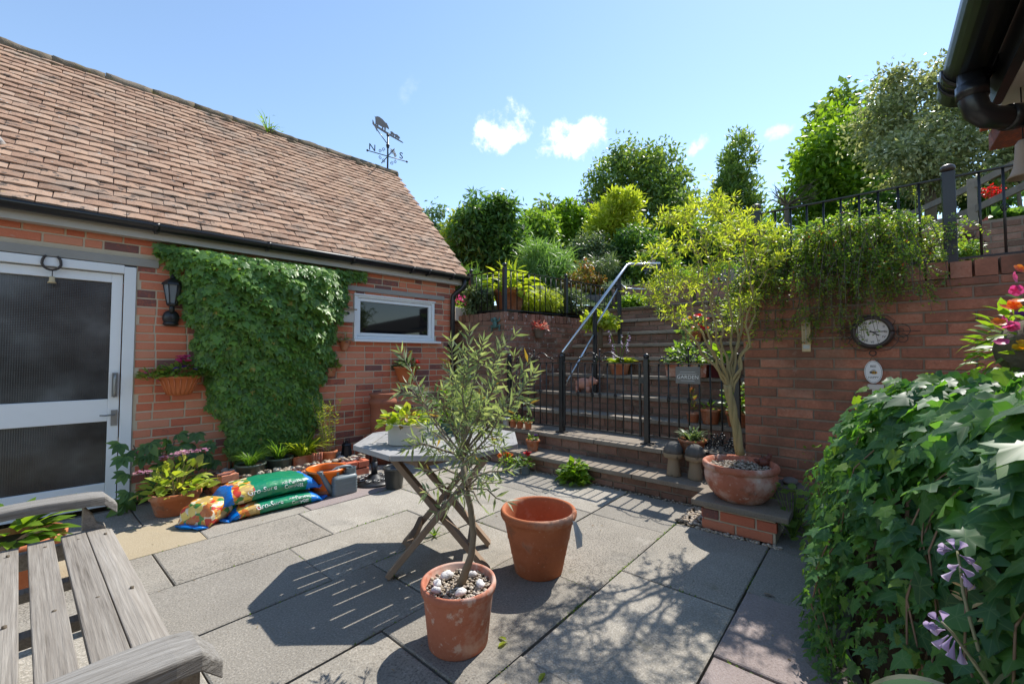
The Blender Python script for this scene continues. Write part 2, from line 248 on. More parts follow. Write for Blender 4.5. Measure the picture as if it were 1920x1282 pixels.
P_orange = lm('orange_petal', [(.75, .16, .02), (.80, .30, .04), (.72, .07, .03)], (1.3, 1.1, 1), .35)
P_purple = lm('dark_purple_petal', [(.05, .012, .12), (.09, .02, .20)], (1.3, 1, 1.3), .3)
P_yellow = lm('yellow_petal', [(.70, .42, .02), (.74, .50, .05)], (1.3, 1.2, .8), .35)
P_lilac = lm('lilac_petal', [(.36, .30, .46), (.48, .41, .58), (.56, .50, .62)], (1.2, 1.1, 1.2), .35)
P_mauve = lm('mauve_lacecap_petal', [(.42, .17, .30), (.55, .27, .40), (.60, .40, .40)], (1.2, 1.1, 1.1), .35)
P_white = lm('white_petal', [(.66, .64, .62), (.74, .72, .70)], (1.1, 1.1, 1.1), .35)
# ---------------------------------------------------------------- mesh helpers
class MB:
    def __init__(s): s.V = []; s.F = []; s.SM = []
    def add(s, V, F, smooth=False):
        o = len(s.V); s.V.extend([tuple(float(c) for c in v) for v in V]); s.F.extend([tuple(i+o for i in f) for f in F]); s.SM.extend([smooth]*len(F)); return s
    def box(s, c, d, Rm=None):
        V = [Vector((x*d[0]/2, y*d[1]/2, z*d[2]/2)) for x in (-1, 1) for y in (-1, 1) for z in (-1, 1)]
        if Rm is not None: V = [Rm @ v for v in V]
        c = Vector([float(q) for q in c]); return s.add([v+c for v in V], [(0, 1, 3, 2), (4, 6, 7, 5), (0, 4, 5, 1), (2, 3, 7, 6), (0, 2, 6, 4), (1, 5, 7, 3)])
    def bar(s, a, b, w, h, up=(0, 0, 1)):
        a, b = Vector([float(q) for q in a]), Vector([float(q) for q in b]); x = (b-a); l = x.length; x.normalize(); u = Vector(up); y = u.cross(x)
        if y.length < 1e-5: y = Vector((1, 0, 0)).cross(x)
        y.normalize(); z = x.cross(y); return s.box((a+b)/2, (l, w, h), Matrix((x, y, z)).transposed())
    def tube(s, pts, r, n=8, cap=True, smooth=True):
        P = [Vector([float(q) for q in p]) for p in pts]; m = len(P); rs = r if hasattr(r, '__len__') else [r]*m
        T = [(P[min(i+1, m-1)]-P[max(i-1, 0)]).normalized() for i in range(m)]
        a = Vector((0, 0, 1)) if abs(T[0].z) < .9 else Vector((1, 0, 0)); nrm = (a-T[0]*a.dot(T[0])).normalized(); V = []
        for i in range(m):
            nrm = nrm-T[i]*nrm.dot(T[i]); nrm.normalize(); bi = T[i].cross(nrm)
            for k in range(n): an = 2*math.pi*k/n; V.append(P[i]+(nrm*math.cos(an)+bi*math.sin(an))*rs[i])
        F = [(i*n+k, i*n+(k+1) % n, (i+1)*n+(k+1) % n, (i+1)*n+k) for i in range(m-1) for k in range(n)]
        if cap: F += [tuple(range(n-1, -1, -1)), tuple((m-1)*n+k for k in range(n))]
        return s.add(V, F, smooth)
    def lathe(s, prof, n=32, c=(0, 0, 0), smooth=True, sx=1, sy=1, wob=0):
        m = len(prof); V = []
        for (r, z) in prof:
            for k in range(n): an = 2*math.pi*k/n; q = 1+wob*math.sin(3*an+z*9); V.append((c[0]+r*sx*q*math.cos(an), c[1]+r*sy*q*math.sin(an), c[2]+z))
        F = [(i*n+k, i*n+(k+1) % n, (i+1)*n+(k+1) % n, (i+1)*n+k) for i in range(m-1) for k in range(n)]
        if prof[0][0] > 1e-4: F.append(tuple(range(n-1, -1, -1)))
        return s.add(V, F, smooth)
    def disc(s, c, r, n=24, sx=1, sy=1): return s.add([(c[0]+r*sx*math.cos(2*math.pi*k/n), c[1]+r*sy*math.sin(2*math.pi*k/n), c[2]) for k in range(n)], [tuple(range(n))])
    def sphere(s, c, r, n=12, m=8, sc=(1, 1, 1), Rm=None, jit=0, rs=None):
        V = []
        for i in range(m+1):
            th = math.pi*i/m
            for k in range(n):
                ph = 2*math.pi*k/n; v = Vector((math.sin(th)*math.cos(ph)*r*sc[0], math.sin(th)*math.sin(ph)*r*sc[1], math.cos(th)*r*sc[2]))
                if jit and 0 < i < m: v *= 1+jit*((rs or random).random()*2-1)
                V.append((Rm @ v if Rm is not None else v)+Vector([float(q) for q in c]))
        F = [(i*n+k, (i+1)*n+k, (i+1)*n+(k+1) % n, i*n+(k+1) % n) for i in range(m) for k in range(n)]
        return s.add(V, F, True)
    def prism(s, poly, d, M=None):
        n = len(poly); V = [Vector((x, y, 0)) for x, y in poly]+[Vector((x, y, d)) for x, y in poly]
        if M is not None: V = [M @ v for v in V]
        F = [tuple(range(n-1, -1, -1)), tuple(range(n, 2*n))]+[(i, (i+1) % n, n+(i+1) % n, n+i) for i in range(n)]
        return s.add(V, F)
    def loft(s, secs, cap=True, smooth=True):
        n = len(secs[0]); V = [v for sec in secs for v in sec]
        F = [(i*n+k, i*n+(k+1) % n, (i+1)*n+(k+1) % n, (i+1)*n+k) for i in range(len(secs)-1) for k in range(n)]
        if cap: F += [tuple(range(n-1, -1, -1)), tuple((len(secs)-1)*n+k for k in range(n))]
        return s.add(V, F, smooth)
    def mesh(s, name, m):
        me = bpy.data.meshes.new(name); me.from_pydata(s.V, [], s.F); me.materials.append(m); me.polygons.foreach_set('use_smooth', s.SM); me.update(); return me
    def build(s, name, m, parent=None, loc=None, rotz=0, bevel=0, kind=None, autosmooth=True):
        o = bpy.data.objects.new(name, s.mesh(name, m)); return place(o, parent, loc, rotz, bevel, kind)
def place(o, parent=None, loc=None, rotz=0, bevel=0, kind=None):
    COL.objects.link(o)
    if parent is not None: o.parent = parent
    if loc is not None: o.location = [float(q) for q in loc]
    o.rotation_euler.z = rotz
    if bevel:
        b = o.modifiers.new('bevel', 'BEVEL'); b.width = bevel; b.segments = 2; b.limit_method = 'ANGLE'; b.angle_limit = R(40)
    if kind: o['kind'] = kind
    return o
def tag(o, label, cat, group=None, kind=None):
    o['label'] = label; o['category'] = cat
    if group: o['group'] = group
    if kind: o['kind'] = kind
    return o
def thing(name, label, cat, loc=(0, 0, 0), rotz=0, group=None):
    o = bpy.data.objects.new(name, None); o.empty_display_size = .1; place(o, None, loc, rotz); return tag(o, label, cat, group)
def wm(o):
    m = Matrix.LocRotScale(o.location, o.rotation_euler, o.scale); return wm(o.parent) @ m if o.parent else m
def dup(o, loc, rotz=None, label=None, scale=None):
    c = o.copy(); COL.objects.link(c); c.location = [float(q) for q in loc]
    if rotz is not None: c.rotation_euler.z = rotz
    if scale: c.scale = (scale,)*3
    if label: c['label'] = label
    def rec(a, b):
        for ch in list(a.children):
            d = ch.copy(); COL.objects.link(d); d.parent = b; rec(ch, d)
    rec(o, c); return c
def np_mesh(name, V, F, m, smooth=False, vein=None):
    """V (n,3); F (k,c) faces of equal size"""
    me = bpy.data.meshes.new(name); V = np.ascontiguousarray(V, np.float32); F = np.ascontiguousarray(F, np.int32); k, c = F.shape
    me.vertices.add(len(V)); me.vertices.foreach_set('co', V.ravel()); me.loops.add(k*c); me.loops.foreach_set('vertex_index', F.ravel())
    me.polygons.add(k); me.polygons.foreach_set('loop_start', np.arange(0, k*c, c, dtype=np.int32)); me.polygons.foreach_set('loop_total', np.full(k, c, np.int32))
    me.polygons.foreach_set('use_smooth', np.full(k, bool(smooth)))
    if vein is not None: me.attributes.new('vein', 'FLOAT', 'POINT').data.foreach_set('value', np.ascontiguousarray(vein, np.float32))
    me.materials.append(m); me.update(calc_edges=True); return me
def tri(F):
    o = []
    for f in F:
        for i in range(1, len(f)-1): o.append((f[0], f[i], f[i+1]))
    return np.array(o, np.int32)
def pieces(parent, name, meshes, Ms, m, hidden=None, maxn=300, stuff=None):
    """local matrices Ms -> the maxn that show largest become objects sharing mesh data, the rest one 'stuff' part"""
    if not len(Ms): return
    W = wm(parent); sc = []
    for Mx in Ms:
        w = W @ Mx; t = w.translation; c = np.array(w @ Vector((.5, 0, .03)))
        x, y, d = pix(c); ok = d > .05 and -15 < x < 1935 and -15 < y < 1297 and not (hidden and hidden(x, y, c))
        sc.append((w.to_scale().x/d) if ok else -1)
    idx = np.argsort(-np.array(sc), kind='stable'); rest = []
    data = [(np.array([v.co for v in me.vertices]), tri([tuple(p.vertices) for p in me.polygons])) for me in meshes]
    src = [None]*len(meshes)
    for n, i in enumerate(idx):
        k = int(i) % len(meshes)
        if n < maxn and sc[i] > 0:
            o = bpy.data.objects.new(name, meshes[k]); COL.objects.link(o); o.parent = parent; o.matrix_local = Ms[i]
        else: rest.append(i)
    if rest:
        VV, FF, off = [], [], 0
        for i in rest:
            V, Fm = data[int(i) % len(meshes)]; A = np.array(Ms[i]); VV.append(V @ A[:3, :3].T+A[:3, 3]); FF.append(Fm+off); off += len(V)
        o = bpy.data.objects.new(stuff or name+'s', np_mesh(stuff or name+'s', np.concatenate(VV), np.concatenate(FF), m)); place(o, parent, kind='stuff')
# ---- bricks
def brick_meshes(m, name='brick', h=.063, n=5, dep=.05):
    out = []
    for k in range(n):
        r = random.Random(k*11+3); c = .004; ce = .02; b = MB()
        j = lambda a: (r.random()-.5)*a
        f0 = -.004+j(.003)
        V = [(0, f0+c, 0), (1, f0+c, 0), (1, f0+c, h), (0, f0+c, h), (ce, f0+j(.002), c), (1-ce, f0+j(.002), c), (1-ce, f0+j(.002), h-c), (ce, f0+j(.002), h-c), (0, dep, 0), (1, dep, 0), (1, dep, h), (0, dep, h)]
        F = [(4, 5, 6, 7), (0, 1, 5, 4), (1, 2, 6, 5), (2, 3, 7, 6), (3, 0, 4, 7), (1, 0, 8, 9), (2, 1, 9, 10), (3, 2, 10, 11), (0, 3, 11, 8)]
        b.add(V, F); out.append(b.mesh(name, m))
    return out
B_gar, B_old, B_clk, B_pnt = (brick_meshes(m) for m in (M_brick, M_obrick, M_cbrick, M_pbrick))
def courses(L, H, excl=(), lb=.213, j=.0125, h=.063, v0=0.0, seed=1, jig=.0015, header=0.0):
    """stretcher-bond layout in the wall's own plane; excl = openings (u0,u1,v0,v1)"""
    r = random.Random(seed); Ms = []; v = v0; row = 0
    while v+h <= H+.02:
        u = -(lb+j)*(.5 if row % 2 else 0)+(r.random()-.5)*.02; segs = []
        while u < L:
            l = lb if r.random() > header else (lb-j)/2
            segs.append((max(u, 0), min(u+l, L))); u += l+j
        for (e0, e1, f0, f1) in excl:
            if f0 < v+h*.5 < f1:
                ns = []
                for a, b in segs:
                    if b <= e0 or a >= e1: ns.append((a, b))
                    else:
                        if a < e0: ns.append((a, e0-j*.6))
                        if b > e1: ns.append((e1+j*.6, b))
                segs = ns
        for a, b in segs:
            if b-a > .03:
                hh = min(h, H-v)/h
                Ms.append(Matrix.Translation((a, (r.random()-.5)*jig*2, v+(r.random()-.5)*jig)) @ Matrix.Diagonal((b-a, 1, hh, 1)))
        v += h+j; row += 1
    return Ms
def wall_core(name, L, H, T, m, parent, loc, rotz, excl=()):
    """mortar body behind the bricks, with its openings left out; local x along the wall, outward face at -y"""
    us = sorted({0, L, *[e[0] for e in excl], *[e[1] for e in excl]}); vs_ = sorted({0, H, *[e[2] for e in excl], *[e[3] for e in excl]}); b = MB()
    for i in range(len(us)-1):
        for k in range(len(vs_)-1):
            cu_, cv = (us[i]+us[i+1])/2, (vs_[k]+vs_[k+1])/2
            if any(e[0] < cu_ < e[1] and e[2] < cv < e[3] for e in excl) or not (0 <= cu_ <= L and 0 <= cv <= H): continue
            b.box((cu_, .003+T/2, cv), (us[i+1]-us[i], T, vs_[k+1]-vs_[k]))
    return b.build(name, m, parent, loc, rotz)
# ---- leaves
def T_oval(w=.55, fold=.10, droop=.12):
    V = [(0, 0, 0), (.3, w*.42, fold*.7), (.62, w*.40, fold*.6-droop*.3), (1, 0, -droop), (.62, -w*.40, fold*.6-droop*.3), (.3, -w*.42, fold*.7), (.35, 0, 0), (.68, 0, -droop*.35)]
    return np.array(V, float), tri([(0, 6, 1), (1, 6, 7, 2), (2, 7, 3), (0, 5, 6), (5, 4, 7, 6), (4, 3, 7)])
def T_lance(w=.16, curl=.10): return np.array([(0, 0, 0), (.4, w/2, .02), (1, 0, -curl), (.4, -w/2, .02), (.45, 0, -.02)], float), tri([(0, 4, 1), (1, 4, 2), (0, 3, 4), (3, 2, 4)])
def T_curl(w=.15): return np.array([(0, 0, 0), (.3, w/2, .08), (.32, -w/2, .03), (.62, w*.4, -.02), (.62, -w*.4, .06), (.95, .10, -.16)], float), tri([(0, 2, 1), (1, 2, 4, 3), (3, 4, 5)])
def T_dia(w=.6): return np.array([(0, 0, 0), (.5, w/2, .06), (1, 0, -.08), (.5, -w/2, .06)], float), tri([(0, 3, 1), (1, 3, 2)])
def T_blade(w=.05, bend=.5): return np.array([(0, -w/2, 0), (0, w/2, 0), (.4, w/2, -.02), (.4, -w/2, -.02), (.75, w*.35, -.18*bend), (.75, -w*.35, -.18*bend), (1, 0, -.5*bend)], float), tri([(0, 3, 2, 1), (3, 5, 4, 2), (5, 6, 4)])
def T_ivy(v=0):
    out = [[(0, 0), (-.10, .20), (.02, .46), (.20, .30), (.36, .50), (.52, .52), (.54, .22), (.78, .12), (1, 0)], [(0, 0), (-.12, .16), (-.02, .36), (.14, .30), (.30, .42), (.44, .40), (.56, .26), (.80, .14), (1.04, 0)], [(0, 0), (-.06, .22), (.08, .50), (.26, .26), (.40, .42), (.60, .46), (.52, .16), (.74, .08), (.96, 0)]][v % 3]
    rv = random.Random(v+40); pts = [(x, y) for x, y in out]+[(x*(1+rv.uniform(-.08, .08)*(v > 0)), -y*(1+rv.uniform(-.16, .10)*(v > 0))) for x, y in out[-2:0:-1]]
    V = [(.30, 0, .05)]; F = []
    for i, (x, y) in enumerate(pts): V.append((x, y, .045-.32*abs(y)**1.6-.10*max(0, x-.5)**1.2+(.03 if i % 2 else -.02)))
    n = len(pts)
    for i in range(n): F.append((0, 1+i, 1+(i+1) % n))
    return np.array(V, float), tri(F), np.array([1.0]+[1.0 if i in (0, 2, 5, 8, 11, 14) else 0.0 for i in range(n)])
def T_heart(): return np.array([(0, 0, 0), (-.14, .22, .05), (.12, .46, .06), (.5, .38, .02), (1, 0, -.18), (.5, -.38, .02), (.12, -.46, .06), (-.14, -.22, .05), (.4, 0, -.03)], float), tri([(8, 0, 1, 2), (8, 2, 3), (8, 3, 4), (8, 4, 5), (8, 5, 6), (8, 6, 7, 0)])
def T_round(): 
    n = 9; V = [(.5, 0, -.08)]+[(.5-.5*math.cos(2*math.pi*k/n), .5*math.sin(2*math.pi*k/n), .03*(k % 2)) for k in range(n)]; return np.array(V, float), tri([(0, 1+k, 1+(k+1) % n) for k in range(n)])
def unit(a): return a/np.maximum(np.linalg.norm(a, axis=-1, keepdims=True), 1e-9)
def frames(axis, nrm):
    x = unit(axis); z = unit(nrm-x*np.sum(nrm*x, -1, keepdims=True)); y = np.cross(z, x); return np.stack([x, y, z], -1)
def leaves(name, T, pos, axis, nrm, size, m, parent=None, kind='stuff', loc=None):
    V, Fm = T[:2]; pos = np.asarray(pos, float); n = len(pos); A = frames(np.asarray(axis, float), np.asarray(nrm, float)); size = np.broadcast_to(np.asarray(size, float), (n,))
    W = np.einsum('nij,vj->nvi', A, V)*size[:, None, None]+pos[:, None, :]; FF = (Fm[None]+(np.arange(n)*len(V))[:, None, None]).reshape(-1, 3)
    o = bpy.data.objects.new(name, np_mesh(name, W.reshape(-1, 3), FF, m, True, np.tile(T[2], n) if len(T) > 2 else None)); return place(o, parent, loc, kind=kind)
def leaf_mats(pos, axis, nrm, size):
    A = frames(np.asarray(axis, float), np.asarray(nrm, float)); out = []
    for i in range(len(pos)):
        s = size[i]; a = A[i]*s; p = pos[i]; out.append(Matrix(((a[0, 0], a[0, 1], a[0, 2], p[0]), (a[1, 0], a[1, 1], a[1, 2], p[1]), (a[2, 0], a[2, 1], a[2, 2], p[2]), (0, 0, 0, 1))))
    return out
def T_mesh(T, name, m):
    return np_mesh(name, T[0], T[1], m, True, T[2] if len(T) > 2 else None)
def rdir(n): return unit(rng.normal(size=(n, 3)))
def blob_points(blobs, nclump, npl, crad, shell=.55):
    """clumps in and on ellipsoids -> (positions, outward dirs)"""
    w = np.array([(b[1][0]*b[1][1]*b[1][2])**(2/3) for b in blobs]); w /= w.sum(); bi = rng.choice(len(blobs), nclump, p=w)
    d = rdir(nclump); r = shell+(1-shell)*rng.random(nclump)**.6; c = np.array([blobs[i][0] for i in bi])+d*r[:, None]*np.array([blobs[i][1] for i in bi])
    cr_ = crad*(.6+.8*rng.random(nclump)); off = rdir(nclump*npl)*(rng.random(nclump*npl)**.5)[:, None]*np.repeat(cr_, npl)[:, None]*np.array([1, 1, .75])
    return np.repeat(c, npl, 0)+off, unit(off+np.repeat(d, npl, 0)*.06*crad/np.maximum(crad, .01)), c
def crown(name, blobs, nclump, npl, crad, T, size, m, parent, shell=.55, droop=.2, loc=None):
    pos, outw, c = blob_points(blobs, nclump, npl, crad, shell); n = len(pos)
    ax = unit(outw*.7+rdir(n)*.8+np.array([0, 0, -droop])); nm = unit(np.array([0, 0, .8])+rdir(n)*.75+outw*.4)
    leaves(name, T, pos, ax, nm, size*(.7+.6*rng.random(n)), m, parent, None, loc); return c
def tree(name, label, cat, base, trunk_top, tr, blobs, nclump, npl, crad, T, size, m, bark=None, limbs=14, group=None, shell=.55, droop=.2, nlimb_r=.35):
    base = np.array(base, float); t = thing(name, label, cat, base, 0, group); b0 = [(np.array(c)-base, rr) for c, rr in blobs]
    c = crown('crown', b0, nclump, npl, crad, T, size, m, t, shell, droop)
    tt = np.array(trunk_top)-base; b = MB(); mid = tt*.5+np.array([.06, -.04, 0])*np.linalg.norm(tt)*.6
    b.tube([(0, 0, -.3), mid*.5, mid, tt], [tr*1.3, tr*1.05, tr*.9, tr*.7], 10)
    b.build('trunk', bark or M_bark, t)
    lb = MB()
    for k in rng.choice(len(c), min(limbs, len(c)), replace=False):
        e = c[k]; s = tt*(.65+.35*rng.random()); q = s+(e-s)*.5+np.array([0, 0, .12*np.linalg.norm(e-s)]); lb.tube([s, q, e], [tr*nlimb_r, tr*nlimb_r*.65, tr*.08], 6)
    lb.build('limb', bark or M_bark, t); return t
# ================================================================ SETTING
def sheet(name, f, ps, qs, m, keep=lambda p, q: True):
    V, F, ix = [], [], {}
    for i, p in enumerate(ps):
        for k, q in enumerate(qs): ix[i, k] = len(V); V.append(pw(p, q, f(p, q)))
    for i in range(len(ps)-1):
        for k in range(len(qs)-1):
            if keep((ps[i]+ps[i+1])/2, (qs[k]+qs[k+1])/2): F.append((ix[i, k], ix[i+1, k], ix[i+1, k+1], ix[i, k+1]))
    b = MB(); b.add(V, F, True); return b.build(name, m, kind='structure')
def hz(p, q):
    s = max(p, .75*(p+.8*q)); return 1.80+.24*max(0, s-5.4)
sheet('ground', lambda p, q: -.14, [-300, -60, -12, 12, 60, 400], [-300, -60, -12, 12, 60, 400], M_ground)
sg = [4.25, 4.6, 5, 5.4, 5.9, 6.36, 6.9, 7.5, 8.2, 9, 10, 11.5, 13, 15, 18, 22, 28, 36, 50, 70, 100]
sheet('hill', hz, sg, [-40, -25, -15, -10, -7, -5, -3.5, -2.5, -1.5, -.8, 0, .72], M_ground)
sheet('garden_terrace', lambda p, q: min(hz(p, q), 1.82+.02*q), [4.3, 4.6, 5, 5.4, 5.9, 6.36], [2.8, 3.0, 3.2, 3.3, 3.4, 3.5, 3.6, 3.7, 3.8, 4, 4.5, 5, 6, 7.5, 10], M_ground, lambda p, q: q > 3.72-(p-4.2)*.165+.06)
sheet('upper_garden', lambda p, q: hz(p, q) if p > 7.2 or q > 3.6 else 2.0, [6.30, 6.9, 7.18, 7.22, 8.2, 9, 10, 11.5, 13, 15, 18, 22, 28, 36, 50, 70, 100], [.72, 1.5, 2.4, 3.3, 4, 5, 6, 7.5, 10, 14, 20, 30, 50], M_grass)
b = MB(); b.add([pw(p_, q_, z_) for z_ in (0, 1.88) for p_, q_ in ((6.42, .8), (9.5, .8), (9.5, 3.6), (6.42, 3.34))], [(4, 5, 6, 7), (0, 1, 5, 4), (1, 2, 6, 5), (2, 3, 7, 6), (3, 0, 4, 7)]); b.build('earth_bank', M_ground, kind='structure')
b = MB(); b.add([pw(p_, q_, z_) for z_ in (0, 2.1) for p_, q_ in ((6.9, 3.0), (9.5, 2.6), (9.5, 9), (6.2, 9), (6.2, 3.75))], [(5, 6, 7, 8, 9), (0, 1, 6, 5), (1, 2, 7, 6), (2, 3, 8, 7), (3, 4, 9, 8), (4, 0, 5, 9)]); b.build('earth_bank', M_ground, kind='structure')
# patio: dirt bed with every slab laid on it
patio = sheet('patio', lambda p, q: -.03, [-2.2, 3.64], [-1.3, 4.78], M_joint)
rows = [(4.02, 4.62, [-2, -1.4, -.7, .05, .62, 1.3, 1.95, 2.6, 3.2, 3.62]), (3.43, 4.01, [-2, -1.3, -.55, .86, 1.55, 2.4, 3.0, 3.62]), (2.865, 3.42, [-2, -1.2, -.3, .575, 1.45, 2.35, 3.05, 3.62]), (2.285, 2.855, [-2, -1.1, -.25, .3, 1.155, 2.05, 3.03, 3.62]),
        (1.705, 2.275, [-2, -.95, -.1, .50, 1.395, 2.25, 2.95, 3.62]), (1.125, 1.695, [-2, -.8, -.35, .42, 1.09, 1.995, 2.95, 3.62]), (.53, 1.115, [-2, -1.1, -.4, .5, 1.37, 2.28, 3.18]), (-.07, .52, [-2, -.9, -.2, .6, 1.2, 1.885, 2.495, 3.13, 3.8]), (-.67, -.08, [-2, -1, 0, .8, 1.7, 2.5, 3.4]), (-1.27, -.68, [-2, -.7, .4, 1.5, 2.6])]
sr = random.Random(5)
for (q0, q1, cs) in rows:
    for i in range(len(cs)-1):
        p0, p1 = cs[i]+.0035, cs[i+1]-.0035; pc, qc = (p0+p1)/2, (q0+q1)/2
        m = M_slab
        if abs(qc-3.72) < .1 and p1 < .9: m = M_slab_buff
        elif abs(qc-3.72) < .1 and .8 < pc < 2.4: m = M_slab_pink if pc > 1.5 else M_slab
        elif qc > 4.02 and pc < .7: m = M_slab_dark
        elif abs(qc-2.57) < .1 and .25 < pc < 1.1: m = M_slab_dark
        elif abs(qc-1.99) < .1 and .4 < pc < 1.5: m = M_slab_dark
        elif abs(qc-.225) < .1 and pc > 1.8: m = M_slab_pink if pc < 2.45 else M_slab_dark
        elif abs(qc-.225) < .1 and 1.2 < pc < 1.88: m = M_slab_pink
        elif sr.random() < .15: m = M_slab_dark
        b = MB(); e = .006; t = sr.uniform(-.003, .003)
        jc = [(sr.uniform(-.003, .003), sr.uniform(-.003, .003)) for _ in range(4)]
        P_ = [(a_+j_[0], b_+j_[1]) for (a_, b_), j_ in zip([(p0, q0), (p1, q0), (p1, q1), (p0, q1)], jc)]; tt_ = [t+sr.uniform(-.003, .003) for _ in range(4)]; inn = [(P_[0][0]+e, P_[0][1]+e), (P_[1][0]-e, P_[1][1]+e), (P_[2][0]-e, P_[2][1]-e), (P_[3][0]+e, P_[3][1]-e)]
        V = [pw(*a, -.05) for a in P_]+[pw(*a, z_-e*.6) for a, z_ in zip(P_, tt_)]+[pw(*a, z_) for a, z_ in zip(inn, tt_)]
        b.add(V, [(8, 9, 10, 11)]+[(4+k, 4+(k+1) % 4, 8+(k+1) % 4, 8+k) for k in range(4)]+[(k, (k+1) % 4, 4+(k+1) % 4, 4+k) for k in range(4)])
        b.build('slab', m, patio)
# ================================================================ GARAGE
GY = 4.84
gar = thing('garage', 'red brick garage with clay tiled roof and white glazed door', 'garage', (0, GY, 0))
X0 = -1.7; GL = 3.57-X0
gex = [(-1.20-X0, .19-X0, 0, 2.0), (-1.4-X0, .335-X0, 2.0, 2.072), (2.10-X0, 3.222-X0, 1.405, 1.972), (2.0-X0, 3.38-X0, 2.0, 2.062)]
gw = wall_core('wall', GL, 2.34, .22, M_mortar, gar, (X0, 0, 0), 0, gex)
IVT = [(.33, 2.15), (.43, 1.98), (.54, 1.62), (.62, 1.2), (.78, .7), (.95, .2)]; IVR = [(2.1, 2.15), (1.95, 1.6), (1.78, .95), (1.68, .3)]
def ivl(zq, tb):
    for (x1, z1), (x2, z2) in zip(tb, tb[1:]):
        if z2 <= zq <= z1: return x2+(x1-x2)*(zq-z2)/(z1-z2)
    return tb[0][0] if zq > tb[0][1] else tb[-1][0]
def behind_ivy(x, y, c): return abs(c[1]-GY) < .1 and .15 < c[2] < 2.3 and ivl(c[2], IVT)+.12 < c[0] < ivl(c[2], IVR)-.12
pieces(gw, 'brick', B_gar, courses(GL, 2.34, gex, seed=3, header=.22), M_brick, behind_ivy)
b = MB(); b.box((3.46, 2.1, 1.17), (.2, 3.7, 2.34)); b.add([(3.56, .23, 2.34), (3.56, 3.95, 2.34), (3.56, 2.0, 4.2), (3.40, .23, 2.34), (3.40, 3.95, 2.34), (3.40, 2.0, 4.2)], [(0, 1, 2), (5, 4, 3), (0, 2, 5, 3), (1, 4, 5, 2), (0, 3, 4, 1)])
b.box((X0+.1, 2.1, 1.17), (.2, 3.7, 2.34)); b.box(((X0+3.57)/2, 4.0, 1.17), (GL, .2, 2.34)); b.build('rear_wall', M_brick, gar)
b = MB(); b.box((-.53, .06, 2.036), (1.73, .16, .068)); b.build('lintel', M_lintel, gar, bevel=.004)
b = MB(); b.box((2.69, .06, 2.031), (1.376, .16, .058)); b.build('lintel', M_lintel, gar, bevel=.004)
# door
b = MB(); b.box((.15, .03, .995), (.076, .09, 1.985)); b.box((-1.16, .03, .995), (.076, .09, 1.985)); b.box((-.505, .03, 1.962), (1.234, .088, .07)); b.box((-.505, .03, .015), (1.234, .10, .03))
b.build('door_frame', M_white, gar, bevel=.004)
b = MB(); zx = (-1.10, .105)
b.box((.071, .045, .98), (.068, .045, 1.88)); b.box((-1.066, .045, .98), (.068, .045, 1.88))
for z0, z1 in ((.042, .183), (.689, .872), (1.846, 1.92)): b.box((-.4975, .045, (z0+z1)/2), (1.069, .043, z1-z0))
door = b.build('door', M_white, gar, bevel=.004)
for z0, z1 in ((.183, .689), (.872, 1.846)):
    b = MB(); b.box((-.4975, .05, (z0+z1)/2), (1.069, .012, z1-z0)); b.build('pane', M_reed, door)
b = MB(); b.box((.075, .012, .99), (.035, .012, .20)); b.tube([(.075, .008, 1.075), (.075, -.028, 1.07), (.075, -.032, 1.04), (.075, -.032, .93), (.075, -.028, .90), (.075, .008, .895)], .011, 8); b.build('pull_handle', M_galv, door)
b = MB(); b.box((.078, .018, .715), (.04, .008, .13)); b.tube([(.078, .02, .745), (.078, -.03, .745), (.02, -.035, .742), (-.01, -.035, .745)], .007, 8); b.box((.078, .012, .69), (.008, .008, .02)); b.build('lock_plate', M_galv, door)
# window
b = MB(); xs, zs = (2.104, 3.218), (1.436, 1.968)
for (x0, x1, z0, z1) in ((2.104, 2.144, 1.436, 1.968), (3.178, 3.218, 1.436, 1.968), (2.144, 3.178, 1.436, 1.470), (2.144, 3.178, 1.93, 1.968)): b.box(((x0+x1)/2, .03, (z0+z1)/2), (x1-x0, .09, z1-z0))
b.box((2.66, -.022, 1.962), (1.13, .02, .018)); win = b.build('window', M_white, gar, bevel=.003)
b = MB()
for (x0, x1, z0, z1) in ((2.147, 2.185, 1.473, 1.927), (3.137, 3.175, 1.473, 1.927), (2.185, 3.137, 1.473, 1.512), (2.185, 3.137, 1.888, 1.927)): b.box(((x0+x1)/2, .028, (z0+z1)/2), (x1-x0, .05, z1-z0))
b.build('sash', M_white, win, bevel=.003)
b = MB(); b.box((2.661, .034, 1.70), (.956, .008, .38)); b.build('pane', M_glass, win)
b = MB(); b.box((2.685, -.01, 1.417), (1.205, .14, .03)); b.build('sill', M_white, win, bevel=.005)
# roof
RP = math.atan2(4.48-2.36, 6.77-4.69)
roofb = MB(); roofb.box((2.70, 1.48, -.03), (5.42, 2.96, .05)); roof = roofb.build('roof', M_tile, gar); roof.location = (X0-.02, 4.69-GY, 2.36); roof.rotation_euler = (RP, 0, 0)
def tile_meshes(m):
    out = []
    for k in range(5):
        r = random.Random(k+70); b = MB(); w, l, t = .1625, .20, .015; cz = .004
        xs = [0, .3, .7, 1]; V = []
        for (y, zz) in ((0, 0), (l, 0)):
            for x in xs: zc = cz*math.sin(math.pi*x); V += [(x*w, y+(r.random()-.5)*.003, zz+zc+t), (x*w, y, zz+zc)]
        F = [(2*i, 2*i+2, 10+2*i, 8+2*i) for i in range(3)]+[(2*i+1, 2*i+3, 2*i+2, 2*i) for i in range(3)]+[(0, 8, 9, 1), (7, 15, 14, 6), (8, 10, 11, 9), (10, 12, 13, 11), (12, 14, 15, 13)]
        b.add(V, F); out.append(b.mesh('tile', m))
    return out
Ms = []; tr_ = random.Random(2)
